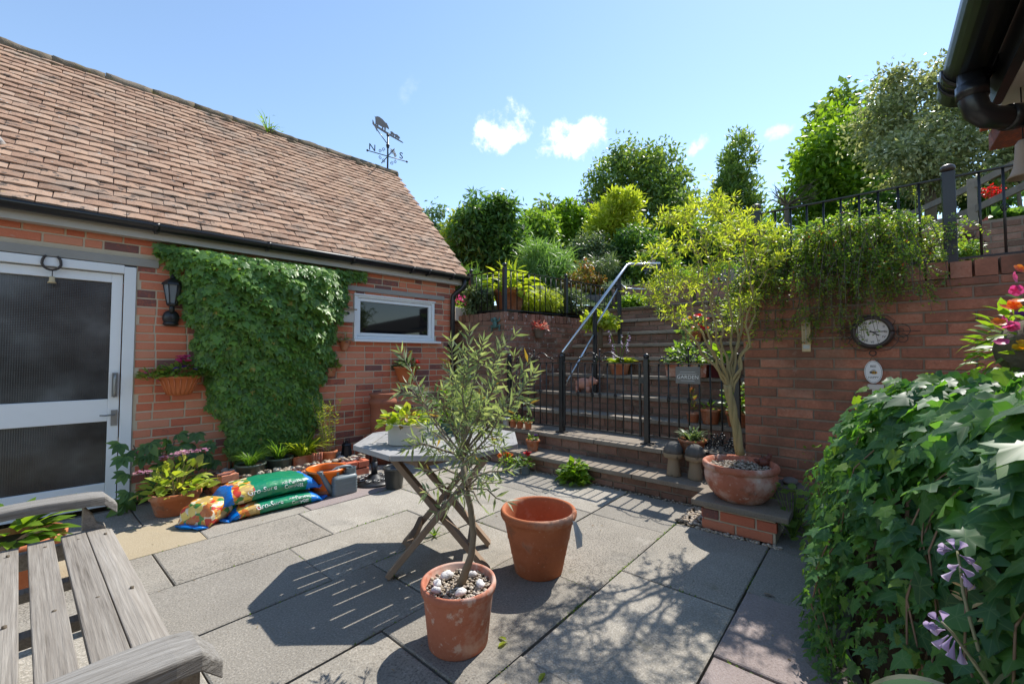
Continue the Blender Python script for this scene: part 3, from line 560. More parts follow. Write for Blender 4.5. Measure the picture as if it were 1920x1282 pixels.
for i in range(29):
    y = -.035+i*.1015
    for k in range(-1, 33):
        x = k*.1665+(.083 if i % 2 else 0)
        if x < -.02 or x > 5.24+(.08 if i % 2 else 0): continue
        Ms.append(Matrix.Translation((x+tr_.uniform(-.003, .003), y+tr_.uniform(-.004, .004),   .026+tr_.uniform(-.003, .004))) @ Matrix.Rotation(R(-7.2+tr_.uniform(-1.0, 1.0)), 4, 'X') @ Matrix.Rotation(R(tr_.uniform(-.9, .9)), 4, 'Z'))
pieces(roof, 'tile', tile_meshes(M_tile), Ms, M_tile, None, 300)
rb = MB(); rb.box((2.70, 4.40, .0), (5.40, 2.96, .04)); rb.build('rear_slope', M_tile, gar, (X0-.02, 6.77-GY, 4.48)).rotation_euler = (-RP, 0, 0)
bpy.data.objects['rear_slope'].data.transform(Matrix.Translation((0, -2.92, 0)))
for k in range(13):                                          # half-round ridge tiles bedded in mortar
    b = MB(); x0 = X0-.02+k*.415; rr = random.Random(k); secs = []
    for xx in np.linspace(0, .412, 6): secs.append([(x0+xx, 6.765-GY+.10*math.cos(a)*(1+.07*rr.random()), 4.43+.085*math.sin(a)+.022*rr.random()) for a in np.linspace(-.35, math.pi+.35, 12)])
    b.loft(secs, True); b.build('ridge_tile', M_ridge, gar)
b = MB(); rr = random.Random(4)
for k in range(46): b.sphere((X0+rr.uniform(0, 5.3), 6.66-GY+rr.uniform(-.03, .03), 4.37+rr.uniform(-.02, .03)), rr.uniform(.02, .05), 8, 5, (1.6, 1, .7), None, .3, rr)
b.build('moss', M_ridge, gar, kind='stuff')
b = MB()
for k in range(9): s = .36+k*.055; b.sphere((-.68+.02*math.sin(k*2), 4.69-GY+s*math.cos(RP)-.03, 2.39+s*math.sin(RP)), .055, 8, 6, (1.0, 1, 1), None, .25, rr)
b.build('mortar_fillet', M_flint, gar)
# gutter, fascia, downpipe
b = MB(); b.box(((X0+3.62)/2, 4.75-GY, 2.285), (3.62-X0, .03, .105)); b.box(((X0+3.6)/2, 4.80-GY, 2.245), (3.6-X0, .075, .02)); b.build('fascia', M_fascia, gar)
b = MB(); prof = [(math.cos(a), math.sin(a)) for a in np.linspace(math.pi, 2*math.pi, 9)]; gy, gz = 4.675-GY, 2.352
secs = [[(x, gy+.056*c, gz+.062*s) for c, s in prof]+[(x, gy+.050*c, gz+.055*s) for c, s in prof[::-1]] for x in (X0-.05, 3.68)]; b.loft(secs); b.sphere((3.68, gy, gz-.002), .052, 12, 6, (.15, 1, 1.05)); gut = b.build('gutter', M_gutter, gar)
for x in (-.6, .30, 1.15, 2.02, 2.78, 3.02, 3.40):
    b = MB(); b.loft([[(xx, gy+.063*c, gz+.069*s) for c, s in prof]+[(xx, gy+.054*c, gz+.06*s) for c, s in prof[::-1]] for xx in (x-.018, x+.018)]); b.box((x, gy+.03, gz-.045), (.02, .05, .05)); b.build('bracket', M_gutter, gut)
b = MB(); b.tube([(3.61, gy, gz-.04), (3.61, gy, gz-.13), (3.585, gy+.03, gz-.18), (3.53, -.08, gz-.235), (3.505, -.045, gz-.28), (3.50, -.042, gz-.34), (3.50, -.042, 0)], .034, 12)
for z in (1.35, .55): b.tube([(3.50, -.042, z), (3.50, -.042, z+.05)], .042, 12); b.box((3.5, -.005, z+.025), (.13, .012, .03))
b.build('downpipe', M_gutter, gar)
# ================================================================ STEPS, WALLS
AZS = PA-R(90)                                              # walls that face the patio: local x runs to -q
NOSE = [(3.62, .165), (3.95, .352), (4.45, .545), (4.72, .757), (4.99, .99), (5.26, 1.22), (5.53, 1.406), (5.80, 1.592), (6.07, 1.80), (6.34, 2.015)]
steps = thing('garden_steps', 'flight of old brick garden steps with stone treads behind the black gate', 'steps', pw(3.62, 2.2, 0), PA)
bx = MB(); B0 = (3.62, 2.2)
prev = 0.0
Qr, Ql = .80, 3.62
brM = {}
for i, (p, zt) in enumerate(NOSE):
    q0, q1 = (1.0 if i == 0 else Qr), (Ql if i > 1 else 3.68); pn = NOSE[i+1][0] if i < 9 else 7.15; zb = 0 if i == 0 else NOSE[i-1][1]-.045
    rise = zt-.042-zb
    c = MB(); c.box(((p+.05+pn+.06)/2-B0[0], (q0+q1)/2-B0[1], (zb-.02+zt-.043)/2), (pn+.06-p-.05, q1-q0, zt-.043-zb+.02)); core = c.build('riser', M_omortar, steps)
    rs = wm(steps); nrow = max(2, round(rise/.083)); hh = rise/nrow
    Ms = courses(q1-q0, rise+.03, (), h=hh-.010, v0=0, seed=i+20, jig=.003)
    T = Matrix.Translation((p+.042-B0[0], q1-B0[1], zb)) @ Matrix.Rotation(R(-90), 4, 'Z'); Ms = [T @ Mx for Mx in Ms if Mx.translation.z < rise-.02]
    brM.setdefault(round(hh-.01, 3), []).append((core, Ms))
    n = 4 if i < 2 else 3; us = np.linspace(q0, q1, n+1)
    for k in range(n):
        b = MB(); b.box(((p+pn+.04)/2-B0[0], (us[k]+us[k+1])/2-B0[1], zt-.021), (pn+.04-p, us[k+1]-us[k]-.007, .042)); b.build('tread', M_stepslab, steps, bevel=.006)
for hh, lst in brM.items():
    bm_ = brick_meshes(M_obrick, h=hh)
    for core, Ms in lst:
        core_l = [Mx for Mx in Ms]; pieces(core, 'brick', bm_, core_l, M_obrick, None, 45)
# dark side wall by the steps: short leg off the garage, long leg climbing beside the steps
def soldier(parent, L, z, m, T=.225, seed=1, w=.072, h=.105):
    """coping of bricks laid on edge"""
    r = random.Random(seed); Ms = []; u = 0; ms = []
    for k in range(4):
        b = MB(); rr = random.Random(k+seed); b.box((.5, T/2, h/2), (1, T+.012, h)); me = b.mesh('coping_brick', m); ms.append(me)
    while u < L-.03: Ms.append(Matrix.Translation((u, r.uniform(-.012, .004), z+r.uniform(-.004, .006))) @ Matrix.Diagonal((w*r.uniform(.95, 1.02), 1, 1, 1))); u += w+.010
    pieces(parent, 'coping_brick', ms, Ms, m, None, 80)
dw = thing('retaining_wall', 'dark brown brick retaining wall between garage and steps with black railing on top', 'wall', pw(4.2, 3.72, 0), 0)
w1 = wall_core('wall', 1.3, 1.72, .22, M_omortar, dw, None, 0); w1.location = Vector(pw(4.2, 5.02, 0)-pw(4.2, 3.72, 0)); w1.rotation_euler.z = AZS
pieces(w1, 'brick', B_old, courses(1.3, 1.72, (), seed=40, jig=.003), M_obrick, None, 200); soldier(w1, 1.3, 1.722, M_obrick, seed=5)
AZW = R(-4)
w2 = wall_core('wall', 3.0, 1.72, .22, M_omortar, dw, (0, 0, 0), AZW)
pieces(w2, 'brick', B_pnt, courses(3.0, 1.72, (), seed=41, jig=.003), M_pbrick, None, 250); soldier(w2, 3.0, 1.722, M_pbrick, seed=6)
# clock wall
cw = thing('clock_wall', 'reddish brown brick wall carrying the clock under the hanging shrub', 'wall', pw(3.85, .79, 0), AZS)
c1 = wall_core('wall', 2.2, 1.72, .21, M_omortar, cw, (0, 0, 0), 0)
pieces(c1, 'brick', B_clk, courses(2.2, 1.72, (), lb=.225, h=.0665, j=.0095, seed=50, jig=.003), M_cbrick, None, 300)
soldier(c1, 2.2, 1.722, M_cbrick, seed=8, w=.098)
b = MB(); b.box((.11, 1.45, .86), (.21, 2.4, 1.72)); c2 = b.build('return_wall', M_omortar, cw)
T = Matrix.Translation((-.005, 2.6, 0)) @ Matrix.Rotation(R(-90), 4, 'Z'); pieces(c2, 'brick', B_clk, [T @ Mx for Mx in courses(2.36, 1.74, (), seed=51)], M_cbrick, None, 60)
# low brick pier with slab (carries the bowl)
pd = thing('brick_pedestal', 'low red brick pedestal topped by a worn stone slab under the big bowl', 'pedestal', pw(3.42, .72, 0), AZS)
b = MB(); b.box((0, .02, .075), (.44, .42, .15)); core = b.build('core', M_mortar, pd); fr = []
for (L, ox, oy, rz) in ((.46, -.23, -.195, 0), (.42, -.23, .23, -90)): fr += [Matrix.Translation((ox, oy, 0)) @ Matrix.Rotation(R(rz), 4, 'Z') @ Mx for Mx in courses(L, .16, (), seed=60+abs(rz), jig=.002)]
pieces(core, 'brick', B_gar, fr, M_brick)
b = MB(); b.box((0, .01, .176), (.60, .47, .042)); b.build('slab', M_stepslab, pd, bevel=.008)
# terrace walls beyond the landing
for (p, q0, q1, z0, z1, lab) in ((7.15, 3.65, 2.2, 1.9, 2.52, 'low brown brick terrace wall at the left of the top landing'), (7.15, 2.15, .7, 1.9, 2.40, 'low brown brick terrace wall at the right of the top landing'), (7.0, .3, -2.6, 1.9, 2.75, 'brick terrace wall below the wooden rail fence on the right')):
    t = thing('terrace_wall', lab, 'wall', pw(p, q0, z0), AZS); c = wall_core('wall', q0-q1, z1-z0, .2, M_omortar, t, (0, 0, 0), 0)
    pieces(c, 'brick', B_old, courses(q0-q1, z1-z0, (), seed=int(p*10+q0*7)), M_obrick, None, 80)
# raised brick bed along the garage
bed = thing('raised_bed', 'low raised brick bed edged with pebbles at the foot of the ivy', 'planter', (1.37, 4.5, 0))
b = MB(); b.box((0, .05, .06), (1.30, .54, .12)); core = b.build('bed_soil', M_soil, bed); fr = []
fr += [Matrix.Translation((-.68, -.235, 0)) @ Mx for Mx in courses(1.35, .16, (), seed=70, jig=.003)]
fr += [Matrix.Translation((-.68, .33, 0)) @ Matrix.Rotation(R(-90), 4, 'Z') @ Mx for Mx in courses(.56, .16, (), seed=71)]
fr += [Matrix.Translation((.66, -.235, 0)) @ Matrix.Rotation(R(90), 4, 'Z') @ Mx for Mx in courses(.56, .16, (), seed=72)]
pieces(core, 'brick', brick_meshes(M_brick, dep=.10), fr, M_brick)
# ================================================================ IRONWORK
def scroll(b, c, r, turns, start, d, axis, rr=.005, n=22):
    """flat spiral in the plane spanned by axis and up"""
    c = np.array(c, float); ax = np.array([*axis, 0.0]); up = np.array([0, 0, 1.0]); pts = []
    for t in np.linspace(0, 1, n): a = start+d*2*math.pi*turns*t; q = r*(1-.78*t); pts.append(c+ax*q*math.cos(a)+up*q*math.sin(a))
    b.tube(pts, rr, 5); return pts[0]
def post(parent, p, q, z0, z1, w=.042, origin=None, ball=True):
    b = MB(); c = pw(p, q)-origin; b.box((c[0], c[1], (z0+z1)/2), (w, w, z1-z0), Matrix.Rotation(PA, 3, 'Z')); b.box((c[0], c[1], z0+.006), (.11, .11, .012), Matrix.Rotation(PA, 3, 'Z'))
    o = b.build('post', M_black, parent, bevel=.003)
    if ball: b = MB(); b.sphere((c[0], c[1], z1+.028), .03, 14, 8); b.tube([(c[0], c[1], z1-.005), (c[0], c[1], z1+.008)], .026, 12); b.build('ball_finial', M_black, o)
    return o
def basket(b, c, h=.06, r=.017):
    for k in range(4):
        b.tube([(c[0]+r*math.sin(math.pi*t)*math.cos(k*math.pi/2+2.2*t), c[1]+r*math.sin(math.pi*t)*math.sin(k*math.pi/2+2.2*t), c[2]-h/2+h*t) for t in np.linspace(0, 1, 7)], .0035, 4)
def panel(parent, origin, a, bpt, z0, z1, n, name='baluster', baskets=(), r=.0075, zb=None):
    """rails and upright bars between two plan points (z may differ at the ends)"""
    a, bpt = np.array(a, float), np.array(bpt, float); za, zc = z0 if hasattr(z0, '__len__') else (z0, z0); ta, tc_ = z1 if hasattr(z1, '__len__') else (z1, z1)
    b = MB(); b.bar((*a[:2]-origin[:2], ta), (*bpt[:2]-origin[:2], tc_), .03, .009); b.build('top_rail', M_black, parent)
    b = MB(); b.bar((*a[:2]-origin[:2], za), (*bpt[:2]-origin[:2], zc), .022, .014); b.build('bottom_rail', M_black, parent)
    for k in range(n):
        t = (k+1)/(n+1); c = a[:2]+(bpt[:2]-a[:2])*t-origin[:2]; b = MB(); b.tube([(*c, za+(zc-za)*t), (*c, ta+(tc_-ta)*t)], r, 6)
        if k in baskets: basket(b, (*c, (za+ta)*.5+.02))
        b.build(name, M_black, parent)
GP = 4.10; og = pw(GP, 2.2)
rl = thing('gate_railing', 'black iron railing panels and posts on the second step either side of the gate', 'railing', og)
for q in (3.54, 2.74, 1.72, .90): post(rl, GP, q, .354, 1.20, .048, og)
panel(rl, og, pw(GP, 3.51), pw(GP, 2.77), .42, 1.155, 7, baskets=(2, 4))
panel(rl, og, pw(GP, 1.69), pw(GP, .93), .44, 1.155, 7, baskets=(1, 3, 5))
def crest(parent, qa, qb, origin):
    qm = (qa+qb)/2; b = MB(); c = pw(GP, qm)-origin; s = 1 if qa > qb else -1
    b.tube([(*c[:2], 1.155), (*c[:2], 1.285)], .007, 6); b.sphere((*c[:2], 1.295), .014, 10, 6)
    ax = EQ
    for sg_ in (1, -1):
        c1 = pw(GP, qm+sg_*.055)-origin; scroll(b, (c1[0], c1[1], 1.205), .045, 1.35, math.pi/2+(0 if sg_ > 0 else 0), sg_, ax)
        c2 = pw(GP, qm+sg_*.265)-origin; scroll(b, (c2[0], c2[1], 1.19), .032, 1.2, math.pi/2, sg_, ax)
        pts = [pw(GP, qm+sg_*(.05+.235*t))-origin+np.array([0, 0, 1.25+.028*math.sin(math.pi*min(1, t*1.6))-.06*t*t]) for t in np.linspace(0, 1, 9)]
        b.tube(pts, .0055, 5)
    b.build('scroll_crest', M_black, parent)
crest(rl, 3.51, 2.77, og); crest(rl, 1.69, .93, og)
gt = thing('garden_gate', 'closed black iron garden gate with scroll crest at the centre of the steps', 'gate', pw(GP, 2.2))
panel(gt, og, pw(GP, 2.70), pw(GP, 1.79), .43, 1.155, 9, 'bar', (1, 3, 4, 6))
for q in (2.70, 1.79):
    b = MB(); c = pw(GP, q)-og; b.box((*c[:2], .79), (.022, .022, .745), Matrix.Rotation(PA, 3, 'Z')); b.build('stile', M_black, gt, bevel=.002)
crest(gt, 2.66, 1.83, og)
b = MB(); c = pw(GP, 1.765)-og; b.box((*c[:2], .985), (.035, .06, .06), Matrix.Rotation(PA, 3, 'Z')); b.build('latch', M_black, gt)
for z in (.5, 1.09): b = MB(); c = pw(GP, 2.72)-og; b.tube([(*c[:2], z-.025), (*c[:2], z+.025)], .016, 8); b.build('hinge', M_black, gt)
# handrail up the steps
hq = 2.74; oh = pw(GP, hq)
hr = thing('handrail', 'shiny steel handrail climbing the steps on black posts', 'handrail', oh)
def hp(p, z, q=hq): return pw(p, q, z)-oh
b = MB(); b.tube([hp(4.12, 1.27), hp(5.86, 2.59), hp(5.95, 2.625), hp(6.0, 2.62, hq-.05), hp(6.08, 2.59, hq-.42)], .021, 12); b.build('rail', M_steel, hr)
b = MB(); b.tube([hp(4.14, .86), hp(4.86, 1.52)], .014, 10); b.tube([hp(4.9, 1.62), hp(5.56, 2.20)], .014, 10); b.tube([hp(5.62, 2.28), hp(5.62, 2.20, hq-.1), hp(6.05, 2.20, hq-.42)], .012, 8); b.build('lower_rail', M_steel, hr)
for p, z0, z1, q in ((4.125, .36, 1.27, hq), (4.885, .76, 1.84, hq), (5.60, 1.41, 2.38, hq), (6.06, 1.8, 2.57, hq-.40)):
    b = MB(); c = hp(p, 0, q); b.box((c[0], c[1], (z0+z1)/2), (.045, .045, z1-z0), Matrix.Rotation(PA, 3, 'Z')); b.build('post', M_black, hr, bevel=.003)
# railing along the retaining wall
ow = pw(4.2, 3.72); wdir = np.array([math.cos(AZW), math.sin(AZW)])
wr = thing('wall_railing', 'black railing with ball topped posts standing on the retaining wall', 'railing', ow)
def wl_(d): return ow[:2]+wdir*d
c0 = ow+np.array([.10, .0, 0]); 
def wpost(x, y, z0, z1):
    b = MB(); b.box((x-ow[0], y-ow[1], (z0+z1)/2), (.05, .05, z1-z0)); o = b.build('post', M_black, wr, bevel=.003); b = MB(); b.sphere((x-ow[0], y-ow[1], z1+.03), .03, 12, 8); b.build('ball_finial', M_black, o)
pa_ = pw(4.30, 4.46); pb_ = pw(4.29, 3.79); pc_ = np.array([*(pb_[:2]+wdir*1.23), 0]); pd_ = np.array([*(pb_[:2]+wdir*2.55), 0])
for q_ in (pa_, pb_, pc_, pd_): wpost(q_[0], q_[1], 1.82, 2.455)
panel(wr, ow, pa_, pb_, 1.87, 2.42, 5, baskets=(1, 4)); panel(wr, ow, pb_, pc_, 1.87, 2.42, 10, baskets=(1, 5)); panel(wr, ow, pc_, pd_, 1.87, 2.42, 10, baskets=())
# railing on the clock wall
oc = pw(3.96, .3)
cwr = thing('wall_railing', 'black iron railing above the clock wall behind the hanging shrub', 'railing', oc)
def cpost(q, z0, z1, w):
    b = MB(); c = pw(3.96, q)-oc; b.box((c[0], c[1], (z0+z1)/2), (w, w, z1-z0), Matrix.Rotation(PA, 3, 'Z')); o = b.build('post', M_black, cwr, bevel=.003); b = MB(); b.sphere((c[0], c[1], z1+.026), w*.62, 14, 8, (1, 1, .75)); b.build('ball_finial', M_bronze, o)
for q in (.70, -.415, -1.5): cpost(q, 1.82, 2.44, .062)
panel(cwr, oc, pw(3.96, .67), pw(3.96, -.38), 1.86, 2.405, 9, baskets=(3, 6)); panel(cwr, oc, pw(3.96, -.45), pw(3.96, -1.47), 1.86, 2.405, 9, baskets=(1, 4))
# ================================================================ WEATHER VANE
vo = np.array([3.50, 6.74, 4.49])
vane = thing('weather_vane', 'dark weather vane with a sow and piglets on the garage ridge', 'weather vane', vo)
b = MB(); b.tube([(0, 0, -.05), (0, 0, .93)], .022, 8); b.sphere((0, 0, .0), .045, 10, 6); b.sphere((0, 0, .66), .05, 10, 6, (1, 1, .6)); b.sphere((0, 0, .93), .04, 10, 6); b.sphere((0, 0, .62), .04, 10, 6); b.build('mast', M_black, vane)
vane.scale = (.68, .68, .68)
va = np.array([math.cos(R(-8)), math.sin(R(-8))])       # compass arm direction (N left, S right)
def vp(a, z, d=va): return (d[0]*a, d[1]*a, z)
b = MB(); b.tube([vp(-.52, .375), vp(.52, .375)], .012, 6); b.sphere(vp(-.52, .375), .028, 8, 6); b.sphere(vp(.52, .375), .028, 8, 6)
vq = np.array([-va[1], va[0]]); b.tube([vp(-.48, .375, vq), vp(.48, .375, vq)], .012, 6)
for sx_ in (1, -1):
    for sz_ in (1, -1):
        scroll(b, vp(.10*sx_, .375+.15*sz_), .05, 1.2, -math.pi/2*sz_, sx_*sz_, va, .007, 16); scroll(b, vp(.19*sx_, .375+.09*sz_), .045, 1.2, -math.pi/2*sz_, sx_*sz_, va, .007, 16)
b.build('compass_arm', M_black, vane)
def text_mesh(s, size, ext=.002, font_spacing=1.0, ax='CENTER'):
    c = bpy.data.curves.new('t', 'FONT'); c.body = s; c.size = size; c.extrude = ext; c.align_x = ax; c.align_y = 'CENTER'; c.space_character = font_spacing; c.resolution_u = 3
    o = bpy.data.objects.new('t', c); COL.objects.link(o); me = bpy.data.meshes.new_from_object(o); bpy.data.objects.remove(o); bpy.data.curves.remove(c); return me
def text(s, size, m, parent, loc, xdir, up=(0, 0, 1), ext=.0015, name='lettering', sp=1.0, sx=1.0):
    me = text_mesh(s, size, ext, sp); x = Vector((*xdir, 0)) if len(xdir) == 2 else Vector(xdir); x.normalize(); u = Vector(up); z = x.cross(u); z.normalize(); u = z.cross(x)
    me.transform(Matrix(((x[0]*sx, u[0], z[0], 0), (x[1]*sx, u[1], z[1], 0), (x[2]*sx, u[2], z[2], 0), (0, 0, 0, 1)))); me.materials.clear(); me.materials.append(m)
    o = bpy.data.objects.new(name, me); return place(o, parent, loc)
for s, a in (('N', -.40), ('S', .36)): text(s, .24, M_black, vane, vp(a, .48 if s == 'N' else .485), va, ext=.006)
pgd = np.array([math.cos(R(16)), math.sin(R(16))]); pgt = .10                  # pig bar, seen rising to the left
Mp = Matrix(((pgd[0], 0, -pgd[1], 0), (pgd[1], 0, pgd[0], 0), (0, 1, 0, .0), (0, 0, 0, 1)))
def sil(name, poly, ox, oz, sc, mirror=False):
    b = MB(); pts = [((x*(-1 if mirror else 1))*sc+ox, y*sc+oz) for x, y in poly]; pts = pts if not mirror else pts[::-1]; b.prism(pts, .012, Mp); b.build(name, M_black, vane)
pig = [(-.50, .30), (-.54, .35), (-.50, .36), (-.46, .30), (-.40, .42), (-.2, .48), (.05, .46), (.25, .38), (.36, .36), (.40, .40), (.44, .33), (.52, .24), (.60, .14), (.56, .08), (.46, .10), (.38, .10), (.33, .06), (.31, -.16), (.24, -.16), (.22, .03), (.12, -.02), (.12, -.16), (.05, -.16), (.03, -.02), (-.15, -.03), (-.25, .0), (-.27, -.16), (-.34, -.16), (-.36, .0), (-.42, -.16), (-.48, -.16), (-.47, .1)]
sil('sow', pig, -.21, 1.065, .42); sil('piglet', pig, .17, 1.02, .15); sil('piglet', pig, .34, 1.02, .16)
b = MB(); b.prism([(-.50, .985), (-.50, 1.09), (-.44, 1.01), (.52, .99), (.56, .975), (.5, .965), (0, .945), (-.44, .955)], .014, Mp); b.build('base_bar', M_black, vane)
ar = np.array([math.cos(R(204)), math.sin(R(204))])
b = MB(); b.tube([vp(0, .68, ar), vp(.42, .86, ar)], .011, 6); b.add([vp(.55, .92, ar), vp(.42, .81, ar), vp(.40, .93, ar)], [(0, 1, 2)]); b.build('arrow', M_black, vane)
b = MB(); b.add([vp(-.08, .62, ar), vp(-.26, .66, ar), vp(-.36, .58, ar), vp(-.30, .50, ar), vp(-.34, .40, ar), vp(-.24, .52, ar)], [(0, 1, 2, 3, 4, 5)]); b.build('arrow_tail', M_galv, vane)
# ================================================================ THINGS ON THE GARAGE WALL
def wy(x, z, d=0): return np.array([x, GY-d, z])
t = thing('wall_lantern', 'black wall lantern between the white door and the ivy', 'lantern', wy(.425, 1.70))
b = MB(); b.lathe([(.0, 0), (.045, 0), (.06, .012), (.05, .03)], 16, (0, -.03, -.20)); b.sphere((0, -.035, -.13), .062, 14, 10, (1, .75, 1.15)); b.tube([(0, -.05, -.10), (0, -.085, -.06), (0, -.085, -.02)], .02, 10); b.build('bracket', M_black, t)
b = MB(); b.lathe([(.035, 0), (.062, .165)], 6, (0, -.085, -.01), False); b.build('pane', M_lampglass, t)
b = MB(); b.lathe([(.03, -.02), (.042, -.005), (.04, .006)], 6, (0, -.085, -.01), False); b.lathe([(.078, .155), (.072, .172), (.045, .20), (.02, .218), (.012, .24), (.004, .258), (0, .262)], 6, (0, -.085, 0), False)
for k in range(6): an = k*math.pi/3; b.tube([(.036*math.cos(an), -.085+.036*math.sin(an), -.01), (.064*math.cos(an), -.085+.064*math.sin(an), .158)], .005, 5)
b.build('lantern_frame', M_black, t)
t = thing('horseshoe', 'dark horseshoe nailed to the top of the white door', 'horseshoe', wy(-.305, 1.955, .02))
b = MB(); pts = [(.052*math.cos(a)*(.95 if math.sin(a) > 0 else 1), -.008, .060*math.sin(a)) for a in np.linspace(R(125), R(415), 18)]; b.tube(pts, [.0085]*18, 8); b.build('shoe', M_bronze, t)
t = thing('hanging_bell', 'small carved bell dangling under the horseshoe', 'bell', wy(-.300, 1.82, .02))
b = MB(); b.lathe([(0, .028), (.012, .026), (.016, .012), (.017, -.01), (.026, -.026), (.022, -.026), (0, -.02)], 14); b.build('bell', M_cream, t); b = MB(); b.tube([(0, 0, .026), (0, .004, .085)], .003, 5); b.build('cord', M_ink, t)
def pot_prof(r0, r1, h, rim=.03, th=.012, band=.008, depth=.8):
    return [(0, 0), (r0*.98, 0), (r0, .004), (r1-band-.002, h-rim), (r1, h-rim+.002), (r1+.001, h-.004), (r1-.004, h), (r1-th+.002, h), (r1-th, h-.006), (r0+(r1-r0)*depth-th*1.2, h*depth), (0, h*depth)]
def plant_pts(n, r, h, z0, spread=1.0):
    """leaf anchors in a rounded mound above z0"""
    d = rdir(n); d[:, 2] = np.abs(d[:, 2]); rad = rng.random(n)**.45; p = d*rad[:, None]*np.array([r, r, h])*spread; p[:, 2] += z0; return p, d
def mound(name, parent, n, r, h, z0, T, size, m, c=(0, 0), lay=.8, kind=None):
    p, d = plant_pts(n, r, h, z0); p[:, 0] += c[0]; p[:, 1] += c[1]; ax = unit(d*np.array([1, 1, .5])+rdir(n)*.5); nm = unit(np.array([0, 0, lay])+rdir(n)*.5+d*.2)
    return leaves(name, T, p, ax, nm, size*(.65+.7*rng.random(n)), m, parent, kind)
def stems(parent, n, r, h, z0, m, rr=.003, c=(0, 0), name='stems'):
    b = MB()
    for k in range(n):
        a = rng.random()*6.28; q = r*(.3+.7*rng.random()); hh = h*(.6+.4*rng.random()); b.tube([(c[0]+.15*q*math.cos(a), c[1]+.15*q*math.sin(a), z0), (c[0]+.5*q*math.cos(a), c[1]+.5*q*math.sin(a), z0+hh*.6), (c[0]+q*math.cos(a), c[1]+q*math.sin(a), z0+hh)], [rr, rr*.8, rr*.5], 5, False)
    b.build(name, m, parent)
def flowers(parent, pts, r, m, name='flower', petals=5, up=(0, 0, 1)):
    for p in pts:
        n = petals; a = np.arange(n)*2*math.pi/n+rng.random()*3; u = unit(np.array(up, float)+rng.normal(size=3)*.35); x = unit(np.cross(u, [.3, .9, .1])); y = np.cross(u, x)
        ax = np.cos(a)[:, None]*x+np.sin(a)[:, None]*y+u*.25; leaves(name, T_round(), np.repeat(np.array([p], float), n, 0), ax, np.repeat(u[None], n, 0), np.full(n, r), m, parent, None)
def wall_pot(label, c, r, h, half=True, m=M_terra, nrm=(0, -1), flat=False, grp=None):
    t = thing('wall_pot', label, 'plant pot', c, math.atan2(nrm[1], nrm[0])+R(90), grp); b = MB()
    prof = [(0, 0), (r*.5, 0), (r*.62, h*.15), (r*.92, h*.86), (r, h*.88), (r, h), (r*.93, h), (r*.88, h*.8), (0, h*.75)]
    b.lathe(prof, 24, (0, -r*.62, 0), True, 1, .62 if half else 1); b.build('pot', m, t); b = MB(); b.disc((0, -r*.62, h*.82), r*.88, 20, 1, .62 if half else 1); b.build('soil', M_soil, t); return t
t = wall_pot('half round terracotta wall basket of pink geraniums and dark pansies by the door', wy(.49, .885), .155, .17, m=M_plterra)
for k in range(9): b = MB(); a = math.pi+.3+k*.32; b.tube([(.09*math.cos(a), -.096+.056*math.sin(a), .012), (.146*math.cos(a), -.096+.09*math.sin(a), .146)], .006, 5); b.build('rib', M_plterra, t)
mound('foliage', t, 240, .15, .13, .155, T_oval(.5), .05, L_mid, (0, -.10)); mound('foliage', t, 160, .10, .08, .16, T_oval(.3), .045, L_mid, (.16, -.10)); mound('foliage', t, 160, .10, .08, .15, T_oval(.3), .045, L_mid, (-.18, -.10))
flowers(t, [(.02+.035*math.cos(k*1.1), -.12+.03*math.sin(k*2), .30+.02*(k % 3)) for k in range(12)], .032, P_pink); flowers(t, [(-.03, -.19, .235), (.02, -.19, .25), (.10, -.19, .225), (-.05, -.18, .215), (.12, -.18, .24)], .024, P_purple)
flowers(t, [(.22, -.13, .25), (.24, -.12, .20), (.2, -.15, .28)], .014, P_white); flowers(t, [(-.20, -.14, .16), (-.15, -.17, .13), (-.23, -.12, .20)], .013, P_pink)
t = wall_pot('half round terracotta wall basket of red and yellow flowers under the window', wy(2.74, .905), .165, .20, m=M_plterra)
mound('foliage', t, 220, .15, .12, .17, T_oval(.5), .05, L_dark, (0, -.10)); flowers(t, [(.13, -.16, .27), (.15, -.14, .245), (.11, -.17, .24)], .03, P_red); flowers(t, [(-.02, -.12, .36), (.05, -.12, .38), (.0, -.14, .33), (.08, -.1, .35)], .026, P_yellow)
b = MB(); b.tube([(.0, -.1, .2), (.0, -.11, .35)], .003, 5); b.tube([(.05, -.1, .2), (.05, -.11, .37)], .003, 5); b.build('stems', L_mid, t)
t = wall_pot('small terracotta wall pot of herbs below the bird box', wy(1.985, 1.295), .062, .11, False); mound('foliage', t, 60, .05, .09, .10, T_lance(.25), .045, L_mid, (0, -.04)); b = MB(); b.tube([(-.075, -.02, .11), (-.06, -.06, .10), (0, -.105, .098), (.06, -.06, .10), (.07, 0, .11)], .005, 6); b.build('holder', M_black, t)
t = wall_pot('small terracotta wall pot with a bushy plant at the right edge of the ivy', wy(1.83, 1.0), .07, .10, False); mound('foliage', t, 140, .10, .10, .09, T_oval(.5), .045, L_mid, (0, -.045)); flowers(t, [(-.01, -.06, .25), (.05, -.05, .29), (-.04, -.04, .27)], .012, P_lilac)
b = MB(); b.tube([(0, -.045, .08), (-.01, -.06, .25)], .002, 4); b.tube([(0, -.045, .08), (.05, -.05, .29)], .002, 4); b.build('stems', L_mid, t)
t = thing('bird_box', 'small wooden bird box with sloping roof between ivy and window', 'bird box', wy(1.99, 1.62))
b = MB(); b.box((0, -.055, .07), (.14, .11, .14)); b.build('body', M_fascia, t); b = MB(); b.box((0, -.065, .155), (.185, .15, .014), Matrix.Rotation(R(8), 3, 'X')); b.build('roof', M_tleg, t); b = MB(); b.tube([(0, -.112, .10), (0, -.105, .10)], .018, 14); b.build('entrance_hole', M_ink, t)
